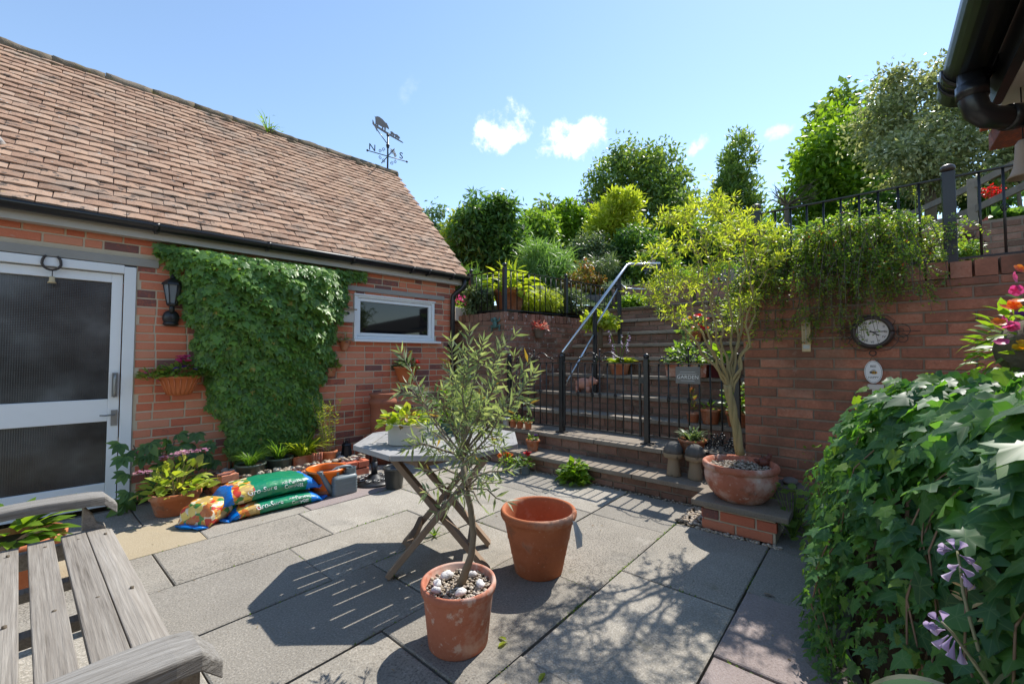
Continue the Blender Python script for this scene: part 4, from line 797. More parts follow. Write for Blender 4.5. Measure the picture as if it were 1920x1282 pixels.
b = MB(); b.tube([(0, 0, .27), (0, -.03, .20), (.05, -.03, .165)], .006, 6); b.add([(-.035, -.03, .165), (.035, -.03, .165), (.0, -.03, .26)], [(0, 1, 2)]); b.build('bracket', M_black, t)
# ================================================================ IVY ON THE GARAGE
t = thing('wall_ivy', 'dense fan of dark green ivy covering the garage wall beside the lantern', 'ivy', wy(1.25, 0))
NI = 10500; zq = .10+2.1*rng.random(NI)**.85; lo = np.array([ivl(a, IVT) for a in zq]); hi = np.array([ivl(a, IVR) for a in zq]); lo += .03*np.sin(zq*14)+.02*np.sin(zq*31); hi += .03*np.sin(zq*11+1)+.02*np.sin(zq*27)
u = rng.random(NI); xq = lo+(hi-lo)*u; edge = np.clip(np.minimum(u, 1-u)*7, 0, 1)**.6; topf = np.clip((2.2-zq)/.22, 0, 1)**.5; bulge = np.interp(zq, [.1, .5, 1.0, 1.5, 1.9, 2.08, 2.16, 2.2], [.06, .15, .24, .35, .39, .37, .27, .12])*edge*(.93+.07*np.sin(xq*13+zq*17))
dep = bulge*(1-.35*rng.random(NI)**3)+.015
xq = xq*(1-dep/GY); pos = np.stack([xq-1.25, -dep, zq], -1); nm = unit(np.stack([(u-.5)*1.3, -np.ones(NI)*1.1, .25+1.25*np.clip((zq-1.35)/.6, 0, 1)], -1)+rdir(NI)*.42); ax = unit(np.array([0, -.35, -1.0])+rdir(NI)*.65)
top = rng.random(NI)
szs = .056*(.5+.9*rng.random(NI)); 
sel = np.zeros(NI, bool); sel[np.argsort(-(szs*(.6+dep)))[:290]] = True
for vk in range(3): w_ = ~sel & (np.arange(NI) % 3 == vk); leaves('leaves', T_ivy(vk), pos[w_], ax[w_], nm[w_], szs[w_], L_ivy, t)
pieces(t, 'leaf', [T_mesh(T_ivy(vk), 'leaf', L_ivy) for vk in range(3)], leaf_mats(pos[sel]+np.array([0, -.012, 0]), ax[sel], nm[sel], szs[sel]*1.12), L_ivy)
# thin runners under the eaves
NE = 700; xe = np.concatenate([.30+.6*rng.random(NE//2), 1.5+.72*rng.random(NE-NE//2)]); ze = 2.235-.10*rng.random(NE)-.16*np.where(xe < 1, np.clip(.75-abs(xe-.9), 0, 1)*rng.random(NE), rng.random(NE)*np.clip((2.2-xe)*1.2, 0, 1))
leaves('runners', T_ivy(), np.stack([xe-1.25, -.03-.03*rng.random(NE), ze], -1), unit(np.array([0, -.3, -1])+rdir(NE)*.6), unit(np.array([0, -1, .3])+rdir(NE)*.35), .052*(.6+.7*rng.random(NE)), L_ivy, t)
b = MB()
for k in range(16): x = .9+.7*rng.random(); b.tube([(x-1.25, -.02, .02), ((x-1.25)*1.1, -.03, .5), ((x-1.25)*1.5, -.04, 1.1), ((x-1.25)*1.8, -.03, 1.9)], [.012, .009, .007, .004], 5)
b.build('stems', M_bark, t)
# ================================================================ POTTED PLANTS, POTS
def pot(name, label, cat, c, r0, r1, h, m=M_terra, rim=.03, soil=True, grp=None, rz=0, square=None, depth=.86):
    t = thing(name, label, cat, c, rz, grp); b = MB()
    if square:
        def rr(hw, hd, z): return [(x*hw, y*hd, z) for x, y in ((-1, -1), (1, -1), (1, 1), (-1, 1))]
        b.loft([rr(r0, r0*square, 0), rr(r1, r1*square, h), rr(r1-.012, (r1*square)-.012, h), rr(r1-.014, r1*square-.014, h*.8)], True, False); b.build('pot', m, t, bevel=.006)
        if soil: b = MB(); b.box((0, 0, h*.85), (2*r1-.024, 2*r1*square-.024, .01)); b.build('soil', M_soil, t)
    else:
        b.lathe(pot_prof(r0, r1, h, rim, depth=depth), 36); b.build('pot', m, t)
        if soil: b = MB(); b.disc((0, 0, h*depth+.002), r0+(r1-r0)*depth-.006, 26); b.build('soil', M_soil, t)
    return t
# olive tree in the terracotta pot, foreground
OX = np.array([1.127, 1.492, 0]); OH, OR = .262, .158
t = thing('potted_olive_tree', 'young olive tree with a bare curved trunk in a washed terracotta pot', 'potted tree', OX)
b = MB(); b.lathe([(0, 0), (.122, 0), (.127, .006), (.150, OH-.045), (.152, OH-.04), (.160, OH-.035), (.163, OH-.015), (.160, OH-.002), (.153, OH), (.145, OH-.006), (.138, OH-.07), (0, OH-.07)], 48); b.build('pot', M_terra2, t)
b = MB(); b.disc((0, 0, OH-.036), .143, 30); b.build('soil', M_soil, t)
gr = random.Random(8); b = MB()
for k in range(560): a, q = gr.random()*6.283, .14*math.sqrt(gr.random()); b.sphere((q*math.cos(a), q*math.sin(a), OH-.034+.012*gr.random()), gr.uniform(.0035, .0078), 6, 4, (gr.uniform(1, 1.6), 1, gr.uniform(.5, .9)), Matrix.Rotation(gr.random()*6, 3, 'Z'), .34, gr)
b.build('gravel', M_stone, t, kind='stuff')
def px_off(px_, py_, depth, base): return at(px_, py_, depth)-base
D0 = 1.856
tk = [(0.0, 0, OH-.05), tuple(px_off(884, 1040, D0, OX)), tuple(px_off(888, 1000, D0, OX)), tuple(px_off(882, 950, D0, OX)), tuple(px_off(873, 915, D0, OX)), tuple(px_off(868, 870, D0, OX))]
b = MB(); b.tube(tk, [.020, .0155, .014, .0135, .014, .012], 10); b.build('trunk', M_olbark, t)
ends = [(752, 662, 0, .05), (765, 720, 1, .1), (880, 622, 1, 0), (905, 640, 1, -.12), (925, 690, 1, .12), (990, 680, 0, 0), (985, 720, 1, .15), (960, 760, 1, -.2), (840, 690, 1, .15), (815, 740, 1, -.15), (800, 800, 1, .22), (935, 830, 1, .25), (960, 880, 1, .05), (830, 850, 1, .2), (795, 880, 1, 0), (950, 940, 1, -.05), (905, 950, 1, -.15), (840, 950, 1, .1), (820, 960, 1, -.12), (870, 700, 1, -.2), (900, 760, 1, -.22), (865, 790, 1, -.25), (890, 850, 1, -.25), (850, 900, 1, -.22), (915, 900, 1, -.2), (940, 640, 1, .05), (868, 660, 1, .08), (846, 640, 1, -.02), (1000, 700, 0, -.08), (780, 830, 1, -.15), (930, 720, 1, -.1), (885, 730, 1, .2), (905, 810, 1, .15), (845, 760, 1, -.1), (800, 920, 1, .12), (930, 905, 1, .12), (870, 930, 1, -.12), (880, 870, 1, .1)]
b = MB(); LP, LA, LN, LS = [], [], [], []
top = np.array(tk[-1]); bot = np.array(tk[-2])
def twig_leaves(path, n, sz, out, side=.8, tip=True):
    P = np.array(path); seg = np.linspace(.25, 1, n)
    for s in seg:
        f = s*(len(P)-1); i = min(int(f), len(P)-2); p = P[i]+(P[i+1]-P[i])*(f-i); d = unit(P[i+1]-P[i]); r = rdir(1)[0]; w = unit(np.cross(d, r))
        for sg_ in (1, -1): LP.append(p); LA.append(unit(d*(.75 if s > .8 else .45)+w*sg_*side)); LN.append(unit(np.cross(w, d)+rdir(1)[0]*.4)); LS.append(sz*(.65+.6*rng.random()))
    LP.append(P[-1]); LA.append(unit(P[-1]-P[-2])); LN.append(rdir(1)[0]); LS.append(sz*.8)
for (ex, ey, den, dd) in ends:
    e = px_off(ex, ey, D0+dd, OX); s = top if ey < 860 else bot; s = s+(top-bot)*rng.random()*.6*(1 if ey < 900 else 0); l = np.linalg.norm(e-s)
    mid = s+(e-s)*.5+np.array([0, 0, (-.10 if ey < 700 else .10 if ey > 850 else 0)*l])+rdir(1)[0]*.04*l; m2 = s+(e-s)*.78+rdir(1)[0]*.03*l
    path = [s, mid, m2, e]; b.tube(path, [.0055, .004, .003, .0015], 5, False); twig_leaves(path, max(4, int(l/.034)), .064, None)
    for _ in range(0 if ey > 870 else 2 if den else 1):
        i = rng.integers(1, 3); s2 = path[i]; e2 = s2+(unit(e-s)*.6+rdir(1)[0]*.7)*(.06+.09*rng.random()); pth = [s2, (s2+e2)/2+rdir(1)[0]*.01, e2]; b.tube(pth, [.0022, .0018, .001], 4, False); twig_leaves(pth, 5, .058, None)
b.build('branches', M_olbark, t)
leaves('foliage', T_lance(.19, .06), np.array(LP), np.array(LA), np.array(LN), np.array(LS), L_olive, t)
for k, (x, y, r, col) in enumerate(((838, 1078, .024, M_wstone), (819, 1093, .020, M_wstone), (818, 1106, .017, M_wstone), (864, 1110, .021, M_wstone), (900, 1094, .022, M_wstone), (886, 1076, .017, M_wstone))):
    c = at_z(x, y, OH-.015); rr = random.Random(k+3); b = MB(); b.sphere((0, 0, 0), r, 9, 6, (1.3, .9, .75), Matrix.Rotation(k*1.1, 3, 'Z'), .22, rr)
    o = b.build('quartz_stone', col, None, c); tag(o, ['white crystal lump at the back left of the olive pot', 'pinkish white stone at the left rim of the olive pot', 'flat white stone at the front left of the olive pot', 'purple tinged stone at the front of the olive trunk', 'smooth white stone at the right of the olive pot', 'small white stone behind the olive trunk'][k], 'stone', 'stones on the olive pot gravel')
# big empty terracotta pot
t = thing('terracotta_pot', 'large empty terracotta pot with ridged sides and a thick rim', 'plant pot', (1.825, 1.66, 0)); r1, h = .218, .352
b = MB(); b.lathe([(0, 0), (.130, 0), (.136, .006), (.155, .10), (.158, .105), (.160, .12), (.175, .19), (.179, .195), (.180, .21), (.194, h-.075), (.197, h-.07), (.20, h-.05), (.212, h-.045), (.219, h-.03), (.219, h-.014), (.212, h-.002), (.203, h), (.194, h-.006), (.188, h-.03), (.182, h-.08), (.165, h-.16), (.130, .02), (0, .02)], 56); b.build('pot', M_terra, t)
c = at_z(1070, 985, h-.03)-np.array([1.825, 1.66, 0])
b = MB(); b.add([c+np.array(v) for v in ((.0, -.012, .03), (.03, -.015, .015), (.035, -.05, -.04), (.028, -.055, -.10), (.0, -.04, -.11), (-.005, -.03, -.03))], [(0, 1, 2, 3, 4, 5)]); b.build('price_tag', M_ltgrey, t)
# hydrangea
t = pot('potted_hydrangea', 'potted hydrangea with mauve lacecap heads and lime leaves by the door', 'potted plant', (.44, 4.27, 0), .125, .168, .17, rim=.045)
stems(t, 14, .20, .26, .14, M_wilbark, .004); mound('foliage', t, 150, .23, .25, .15, T_oval(.6), .085, L_hyd, (0, 0), .9)
for k, (a, q, z) in enumerate(((0, .02, .46), (.6, .11, .45), (2.2, .09, .43), (3.4, .21, .36), (5.2, .08, .48), (1.2, .15, .42), (0.2, .17, .46))):
    c = np.array([q*math.cos(a), q*math.sin(a), z]); n = 40; rr = .05*np.sqrt(rng.random(n)); an = rng.random(n)*6.28; P = c+np.stack([rr*np.cos(an), rr*np.sin(an), .012*rng.random(n)-rr*.2], -1); leaves('flower_head', T_round(), P, rdir(n)*np.array([1, 1, .3]), unit(np.array([0, 0, 1])+rdir(n)*.4), .014*(.6+rng.random(n)), P_mauve, t, None)
# creeper by the door
t = thing('creeper', 'dark five fingered creeper climbing the wall beside the door', 'climber', (.36, 4.72, 0)); n = 46
cp = np.stack([-.22+.62*rng.random(n), -.02-.22*rng.random(n), .04+.52*rng.random(n)**.9], -1); cp[:, 0] -= .25*np.clip(cp[:, 2]-.35, 0, 1)
P5, A5, N5, S5 = [], [], [], []
for c in cp:
    nn = unit(np.array([rng.normal()*.3, -.8, .5])); x = unit(np.array([rng.normal()*.4, -.3, -.6])-nn*np.dot(nn, [0, -.3, -.6])); y = np.cross(nn, x)
    for k in range(5): a = (k-2)*.62; P5.append(c); A5.append(x*math.cos(a)+y*math.sin(a)); N5.append(nn+rdir(1)[0]*.12); S5.append(.115*(1-.16*abs(k-2))*(.8+.4*rng.random()))
ms = leaf_mats(np.array(P5), np.array(A5), np.array(N5), np.array(S5)); pieces(t, 'leaf', [T_mesh(T_oval(.5), 'leaf', L_dark)], ms, L_dark, None, 230)
b = MB()
for k in range(7): x = -.2+.6*rng.random(); b.tube([(0, 0, 0), (x*.5, -.05, .25), (x, -.06, .5)], [.006, .004, .002], 5)
b.build('stems', M_bark, t)
# pots in the raised bed
GZ = .125
t = pot('potted_chives', 'green glazed pot of drooping chives, left one in the brick bed', 'potted plant', (.985, 4.42, GZ), .105, .125, .135, M_gnpot, .02)
def tuft(parent, n, r, h, z0, m, w=.05, c=(0, 0), bend=.7, name='foliage', up=1.0):
    a = rng.random(n)*6.283; q = r*.4*np.sqrt(rng.random(n)); P = np.stack([c[0]+q*np.cos(a), c[1]+q*np.sin(a), np.full(n, z0)], -1); ax = unit(np.stack([np.cos(a)*(.15+.6*rng.random(n)), np.sin(a)*(.15+.6*rng.random(n)), np.full(n, up)], -1)); nm = unit(np.stack([-np.cos(a)*.9, -np.sin(a)*.9, np.full(n, .5)], -1)); leaves(name, T_blade(w, bend), P, ax, nm, h*(.6+.6*rng.random(n)), m, parent, None)
tuft(t, 170, .10, .20, .12, L_grassy, .03, bend=1.4)
t = pot('potted_chives', 'green glazed pot of upright chives, middle one in the brick bed', 'potted plant', (1.245, 4.50, GZ), .10, .122, .135, M_gnpot, .02); tuft(t, 120, .09, .25, .12, L_grassy, .028, bend=1.1)
t = pot('potted_grass', 'terracotta trough of yellow striped grass in the brick bed', 'potted plant', (1.48, 4.56, GZ), .13, .145, .12, M_terra, square=.75, rz=.1); tuft(t, 110, .18, .26, .10, L_lime, .075, bend=1.2, up=.75)
t = pot('potted_shrub', 'slim upright shrub of narrow leaves in a terracotta pot by the ivy', 'potted plant', (1.70, 4.50, GZ), .07, .095, .13)
b = MB(); LP, LA, LN, LS = [], [], [], []
for k in range(11):
    a = rng.random()*6.28; q = .05+.11*rng.random(); h = .42+.22*rng.random(); pth = [np.array([.02*math.cos(a), .02*math.sin(a), .1]), np.array([q*.6*math.cos(a), q*.6*math.sin(a), .1+h*.5]), np.array([q*math.cos(a)*1.1, q*math.sin(a)*1.1, .1+h])]; b.tube(pth, [.0035, .003, .0015], 5, False); twig_leaves(pth, 15, .045, None)
b.build('stems', M_wilbark, t); leaves('foliage', T_lance(.2), np.array(LP), np.array(LA), np.array(LN), np.array(LS), L_lime, t)
t = thing('loose_brick', 'broken orange brick lying on the left end of the bed edge', 'brick', (.79, 4.30, .165)); b = MB(); b.box((0, 0, .03), (.13, .10, .06), Matrix.Rotation(.2, 3, 'Z'))
for k in range(3): b.box((-.03+.02*k, -.035+.03*k, .066), (.09, .018, .016), Matrix.Rotation(.2, 3, 'Z'))
b.build('body', M_brick, t, bevel=.004)
t = thing('ribbed_tile', 'upright ribbed terracotta tile between the grass trough and orange bucket', 'tile', (1.56, 4.40, .155)); b = MB(); b.box((0, 0, .055), (.10, .02, .11))
for k in range(4): b.tube([(-.037+.025*k, -.012, 0), (-.037+.025*k, -.012, .112)], .009, 8)
b.build('body', M_terra2, t)
t = thing('solar_lantern', 'black solar lantern standing on the bed beside the chimney pot', 'lantern', (1.93, 4.58, GZ)); b = MB(); b.lathe([(0, 0), (.062, 0), (.065, .01), (.048, .13), (.055, .14), (.045, .155), (.02, .165), (.018, .185), (0, .19)], 8, (0, 0, 0), False); b.build('body', M_black, t); b = MB(); b.tube([(-.03, 0, .16), (-.03, 0, .2), (.03, 0, .2), (.03, 0, .16)], .006, 6); b.build('handle', M_black, t)
gr = random.Random(31)
def stones(name, label, n, fn, rs, m, cat='pebbles'):
    b = MB()
    for k in range(n): b.sphere(fn(), gr.uniform(*rs), 7, 5, (gr.uniform(1, 1.5), 1, gr.uniform(.5, .8)), Matrix.Rotation(gr.random()*6, 3, 'Z'), .18, gr)
    o = b.build(name, m, None, kind='stuff'); tag(o, label, cat, kind='stuff'); return o
stones('pebbles', 'row of pale pebbles along the brick edge of the bed', 75, lambda: (gr.uniform(.72, 2.0), 4.33+gr.uniform(-.05, .045), .165+gr.uniform(0, .02)), (.012, .028), M_stone)
stones('bed_stones', 'loose shells and stones lying in the brick bed', 200, lambda: (gr.uniform(.74, 2.0), gr.uniform(4.36, 4.8), .125+gr.uniform(0, .025)), (.012, .034), M_flint)
# chimney pot
t = thing('chimney_pot', 'tall banded terracotta chimney pot standing against the garage wall', 'chimney pot', (2.36, 4.60, 0))
b = MB(); b.lathe([(0, 0), (.135, 0), (.135, .45), (.142, .47), (.146, .49), (.140, .505), (.136, .52), (.138, .66), (.155, .675), (.16, .70), (.155, .725), (.138, .735), (.134, .75), (.14, .765), (.150, .785), (.148, .80), (.132, .805), (.122, .79), (.118, .60), (0, .55)], 40); b.build('body', mat('fired_clay', [(.20, .075, .045), (.30, .11, .065), (.37, .16, .10)], .85, .2, nz=(5, .3), nz2=(60, .15), bump=(120, .3, .003), spots=[(4, .58, .1, (.10, .06, .05), .6)]), t)
# compost bags
M_bagtop = None
def bagmat(name, seed, wide=False):
    m, N, L = newmat(name); out = N.new('ShaderNodeOutputMaterial'); b = N.new('ShaderNodeBsdfPrincipled'); L.new(b.outputs[0], out.inputs[0]); b.inputs['Roughness'].default_value = .33; b.inputs['Specular IOR Level'].default_value = .5
    tcn = N.new('ShaderNodeTexCoord'); sx = N.new('ShaderNodeSeparateXYZ'); mp = N.new('ShaderNodeMapping'); mp.inputs['Location'].default_value = (seed, 0, 0); L.new(tcn.outputs['Object'], mp.inputs['Vector']); vec = mp.outputs[0]
    so = N.new('ShaderNodeSeparateXYZ'); L.new(tcn.outputs['Object'], so.inputs[0])
    wob = math_n(N, L, 'MULTIPLY_ADD', math_n(N, L, 'SUBTRACT', noise(N, L, vec, 9, 3), .5), .10, so.outputs[0])
    rp = ramp(N, [(.0, .17, .60), (.0, .17, .60), (.52, .15, .03), (.50, .34, .12), (.005, .20, .105), (.005, .17, .09), (.0, .17, .60)], [0, .13, .14, .20, .30, .82, .83], 'CONSTANT')
    x01 = math_n(N, L, 'MULTIPLY_ADD', wob, .9 if wide else 1/.74, .27 if wide else .5); L.new(x01, rp.inputs[0])
    vo_ = N.new('ShaderNodeTexVoronoi'); vo_.inputs['Scale'].default_value = 26; L.new(vec, vo_.inputs['Vector']); r2 = ramp(N, [(.55, .05, .03), (.72, .28, .03), (.75, .55, .12), (.06, .22, .04), (.70, .62, .45), (.45, .02, .06)], None, 'CONSTANT'); sc = N.new('ShaderNodeSeparateColor'); L.new(vo_.outputs['Color'], sc.inputs[0]); L.new(sc.outputs[0], r2.inputs[0])
    mk = N.new('ShaderNodeMapRange'); L.new(x01, mk.inputs[0]); mk.inputs[1].default_value = .125; mk.inputs[2].default_value = .126; mk2 = N.new('ShaderNodeMapRange'); L.new(x01, mk2.inputs[0]); mk2.inputs[1].default_value = .31; mk2.inputs[2].default_value = .315; mk2.inputs[3].default_value = 1; mk2.inputs[4].default_value = 0
    nz = math_n(N, L, 'GREATER_THAN', noise(N, L, vec, 13, 2), .47); fl = math_n(N, L, 'MULTIPLY', math_n(N, L, 'MULTIPLY', mk.outputs[0], mk2.outputs[0]), nz)
    mx = N.new('ShaderNodeMixRGB'); L.new(fl, mx.inputs[0]); L.new(rp.outputs[0], mx.inputs[1]); L.new(r2.outputs[0], mx.inputs[2])
    st = math_n(N, L, 'GREATER_THAN', math_n(N, L, 'SINE', math_n(N, L, 'MULTIPLY_ADD', noise(N, L, vec, 4, 2), 26, math_n(N, L, 'MULTIPLY', so.outputs[1], 90))), .62)
    mg = math_n(N, L, 'MULTIPLY', math_n(N, L, 'MULTIPLY', math_n(N, L, 'GREATER_THAN', x01, .42), math_n(N, L, 'LESS_THAN', x01, .9)), math_n(N, L, 'MULTIPLY', st, .35)); m3 = N.new('ShaderNodeMixRGB'); L.new(mg, m3.inputs[0]); L.new(mx.outputs[0], m3.inputs[1]); m3.inputs[2].default_value = (.05, .32, .10, 1)
    L.new(m3.outputs[0], b.inputs['Base Color'])
    bn = N.new('ShaderNodeBump'); bn.inputs['Strength'].default_value = .8; bn.inputs['Distance'].default_value = .016; L.new(noise(N, L, vec, 22, 4, .55, (.4, 1, 1)), bn.inputs['Height']); L.new(bn.outputs[0], b.inputs['Normal']); MATS[name] = m; return m
def bag_fn(Lh, W, H):
    def f(x, ph):
        u = min(1, abs(x)/Lh); w = W*(1-.10*u**7); h = H*max(.10, (1-.9*u**9)); c, s = math.cos(ph), math.sin(ph); n1 = .55
        wr = .006*math.sin(x*70+ph*5)*u+.004*math.sin(x*31+ph*9)
        return Vector((x, w*math.copysign(abs(c)**n1, c)+wr, h*.5*(1+math.copysign(abs(s)**.8, s))*(.86+.14*math.cos(2*x/Lh))+wr*.5+.002))
    return f
def bag(name, label, c, rz, Lh, W, H, m, grp, texts=()):
    t = thing(name, label, 'compost bag', c, rz, grp); f = bag_fn(Lh, W, H); b = MB(); b.loft([[f(x, 2*math.pi*k/36) for k in range(36)] for x in np.linspace(-Lh, Lh, 30)]); b.build('sack', m, t)
    for s in (-1, 1): b = MB(); b.loft([[f(s*Lh*.99, 2*math.pi*k/12)*1.0 for k in range(12)], [Vector((s*(Lh+.05), W*.72*math.cos(2*math.pi*k/12), .022+.006*math.sin(2*math.pi*k/12)+.008*math.cos(k*2.3))) for k in range(12)]]); b.build('end_seam', mat('bag_blue_plastic', [(.0, .15, .55), (.01, .22, .68)], .33, .5, nz=(9, .3)), t)
    for (s, size, x, ph, mm) in texts:
        me = text_mesh(s, size, 0.0); 
        for v in me.vertices:
            d = ph-v.co.y/(H*.62); p0 = f(x+v.co.x, d); e1 = f(x+v.co.x+.004, d)-p0; e2 = f(x+v.co.x, d+.02)-p0; nn = e1.cross(e2); nn.normalize(); nn = nn if nn.y*math.cos(d)+nn.z*math.sin(d) > 0 else -nn; v.co = p0+nn*.0022
        me.materials.clear(); me.materials.append(mm); o = bpy.data.objects.new('lettering', me); place(o, t)
    return t, f
FR = math.pi-.35                                           # front of the sack section (its -y side)
MB1, MB2, MB3 = bagmat('bag_print_upper', 1.3), bagmat('bag_print_lower', 4.7), bagmat('bag_print_small', 7.1, True)
TW = M_print; TBx = M_ltgrey
bag('compost_bag', 'lower of the two stacked green compost bags lying by the brick bed', np.array([1.03, 3.88, 0]), R(1), .34, .185, .10, MB2, None, [('Gro-Sure', .050, -.07, FR, TW), ('All-Purpose', .034, .15, FR-.20, TW), ('Compost', .034, .15, FR+.34, TW)])
bag('compost_bag', 'upper plump green compost bag with blue ends lying on another', np.array([1.0, 3.93, .092]), R(3), .36, .185, .145, MB1, None, [('Gro-Sure', .054, -.09, FR+.15, TW), ('All-Purpose', .038, .14, FR-.10, TW), ('Compost', .038, .14, FR+.28, TW)])
bag('compost_bag', 'small crumpled compost bag folded shut at the left of the stack', np.array([.60, 3.86, 0]), R(38), .14, .135, .17, MB3, None)
# orange bucket, watering can, parasol base, dark pot
t = thing('bucket', 'bright orange plastic bucket of water behind the watering can', 'bucket', (1.475, 3.93, 0)); b = MB(); b.lathe([(0, 0), (.125, 0), (.13, .01), (.158, .20), (.168, .203), (.172, .215), (.168, .226), (.158, .226), (.152, .215), (.148, .18), (.124, .012), (0, .012)], 40); b.build('body', M_orange, t)
b = MB(); b.disc((0, 0, .172), .146, 30); b.build('water', glass('dark_water', (.05, .02, .015), .05), t)
b = MB(); b.lathe([(.127, .005), (.134, .052), (.137, .052), (.131, .002), (.127, .002)], 40); b.build('muddy_base', M_terra, t)
t = thing('watering_can', 'grey plastic watering can with long spout beside the orange bucket', 'watering can', (1.575, 3.80, 0), R(3)); b = MB()
def rrect(hw, hd, z, r=.03, cx=0, n=5):
    out = []
    for (sx, sy, a0) in ((1, 1, 0), (-1, 1, 90), (-1, -1, 180), (1, -1, 270)):
        for k in range(n): a = R(a0+90*k/(n-1)); out.append((cx+sx*(hw-r)+r*math.cos(a), sy*(hd-r)+r*math.sin(a), z))
    return out
ribs = []
for z in np.linspace(.012, .15, 16): ribs.append(rrect(.112-.02*z+.003*math.sin(z*270), .068+.003*math.sin(z*270), z))
b.loft([rrect(.108, .063, 0), *ribs, rrect(.108, .062, .158), rrect(.102, .056, .168), rrect(.09, .044, .172)]); b.build('body', M_can, t)
b = MB(); b.tube([(-.095, 0, .03), (-.15, 0, .12), (-.19, 0, .20), (-.205, 0, .222)], [.030, .022, .017, .018], 12); b.lathe([(.0, 0), (.02, 0), (.028, .012), (.0, .016)], 14, (-.207, 0, .218)); b.build('spout', M_can, t)
b = MB(); b.tube([(-.19, 0, .205), (-.10, 0, .215), (-.06, 0, .235), (.0, 0, .24), (.06, 0, .232), (.085, 0, .20)], [.011, .012, .014, .014, .014, .016], 10); b.tube([(-.06, 0, .165), (-.055, 0, .235)], .022, 10); b.build('handle', M_can, t)
b = MB(); b.lathe([(.046, .15), (.05, .17), (.046, .215), (.05, .222), (.044, .222), (.04, .20), (.04, .17)], 22, (.068, 0, 0)); b.build('filler_neck', M_can, t)
t = thing('parasol_base', 'round black cast iron parasol base with scrollwork and a short pole', 'parasol base', (1.93, 3.92, 0)); b = MB(); b.lathe([(0, 0), (.20, 0), (.205, .01), (.20, .022), (.15, .035), (.07, .052), (.045, .08), (0, .085)], 40); b.build('base', M_black, t)
b = MB()
for k in range(10):
    a = k*2*math.pi/10; c = np.array([.125*math.cos(a), .125*math.sin(a), .046]); pts = [c+np.array([.04*(1-.7*s)*math.cos(a+s*7), .04*(1-.7*s)*math.sin(a+s*7), .004*s]) for s in np.linspace(0, 1, 14)]; b.tube(pts, .005, 5)
b.build('scrollwork', M_galv, t); b = MB(); b.tube([(0, 0, .07), (0, 0, .46)], .024, 14); b.tube([(0, 0, .07), (0, 0, .2)], .03, 14); b.build('pole', M_black, t)
t = pot('charcoal_pot', 'empty dark charcoal pot in front of the parasol base', 'plant pot', (1.985, 3.63, 0), .076, .104, .195, M_dkpot, .02, soil=True, depth=.75)
# ================================================================ TABLE
TC = np.array([1.575, 2.285, 0]); TZ = .70; TA = R(3)
t = thing('garden_table', 'weathered octagonal folding wooden table with brown crossed legs', 'table', TC, TA)
Ro = .530; oc_ = [(Ro*math.cos(R(22.5+45*k)), Ro*math.sin(R(22.5+45*k))) for k in range(8)]; ri = Ro-.105
for k in range(8):                                          # mitred rim boards
    a, c = R(22.5+45*k), R(22.5+45*(k+1)); g = .0025; mid = (a+c)/2; nx, ny = math.cos(mid), math.sin(mid); tx, ty = -ny, nx; ho = Ro*math.sin(R(22.5))-g; hi_ = ri*math.sin(R(22.5))-g; do, di = Ro*math.cos(R(22.5)), ri*math.cos(R(22.5))
    b = MB(); b.prism([(-ho, -do), (ho, -do), (hi_, -di), (-hi_, -di)], .030); o = b.build('rim_board', M_teakt, t, (0, 0, TZ-.030), mid+R(90), bevel=.003)
di = ri*math.cos(R(22.5))-.003; y = -di; wv = (2*di-7*.008)/8
for k in range(8):
    y0, y1 = -di+k*(wv+.008), -di+k*(wv+.008)+wv
    def hw(yy): return min(di, di*(1+math.tan(R(22.5)))*1.0-abs(yy)+di*0.0) if abs(yy) > di*math.tan(R(22.5)) else di
    xs0, xs1 = min(di, di*math.sqrt(2)-abs(y0)), min(di, di*math.sqrt(2)-abs(y1)); pts = [(-xs0, y0), (xs0, y0)]
    yb = di*(math.sqrt(2)-1)
    for yy in sorted([yy for yy in (-yb, yb) if y0 < yy < y1]): pts.append((di, yy))
    pts += [(xs1, y1), (-xs1, y1)]
    for yy in sorted([yy for yy in (-yb, yb) if y0 < yy < y1], reverse=True): pts.append((-di, yy))
    b = MB(); b.prism(pts, .022); b.build('slat', M_teakt, t, (0, 0, TZ-.026), 0, bevel=.002)
def lloc(w): d = np.array(w)-TC; c, s = math.cos(-TA), math.sin(-TA); return (d[0]*c-d[1]*s, d[0]*s+d[1]*c, d[2])
lx, ly = .30, .25
b = MB()
for y in (-.27, .27): b.box((0, y, TZ-.052), (.74, .03, .045))
for x in (-.33, .33): b.box((x, 0, TZ-.052), (.04, .50, .045))
b.build('under_frame', M_tleg, t, bevel=.003)
A1, A2 = lloc(at_z(728, 1084, 0)), lloc(at_z(915, 1080, 0)); B2 = lloc(at_z(908, 1005, 0))
legdir = unit(np.array([A2[0]-A1[0], A2[1]-A1[1], 0])); cen = np.array([(A1[0]+A2[0])/2, (A1[1]+A2[1])/2, 0]); half = np.linalg.norm(np.array(A2[:2])-np.array(A1[:2]))/2; side = np.array([legdir[1], -legdir[0], 0]); side = side if side @ np.array([*(F2[:2]), 0]) > 0 else -side
for off in (0.0, .42):
    for s, o2 in ((1, 0), (-1, .034)):
        c = cen+side*(off+(o2 if off == 0 else -o2)); a = c-legdir*half*s; e = c+legdir*half*.95*s; b = MB(); b.bar((a[0], a[1], .012), (e[0], e[1], TZ-.05), .032, .062, tuple(np.cross(legdir, [0, 0, 1]))); b.build('leg', M_tleg, t, bevel=.003)
for s in (1, -1):
    c = cen-legdir*half*s*.62; z = .03+(TZ-.06)*.19; b = MB(); b.bar((*(c+side*.02)[:2], z), (*(c+side*.42)[:2], z), .03, .06); b.build('stretcher', M_tleg, t, bevel=.003)
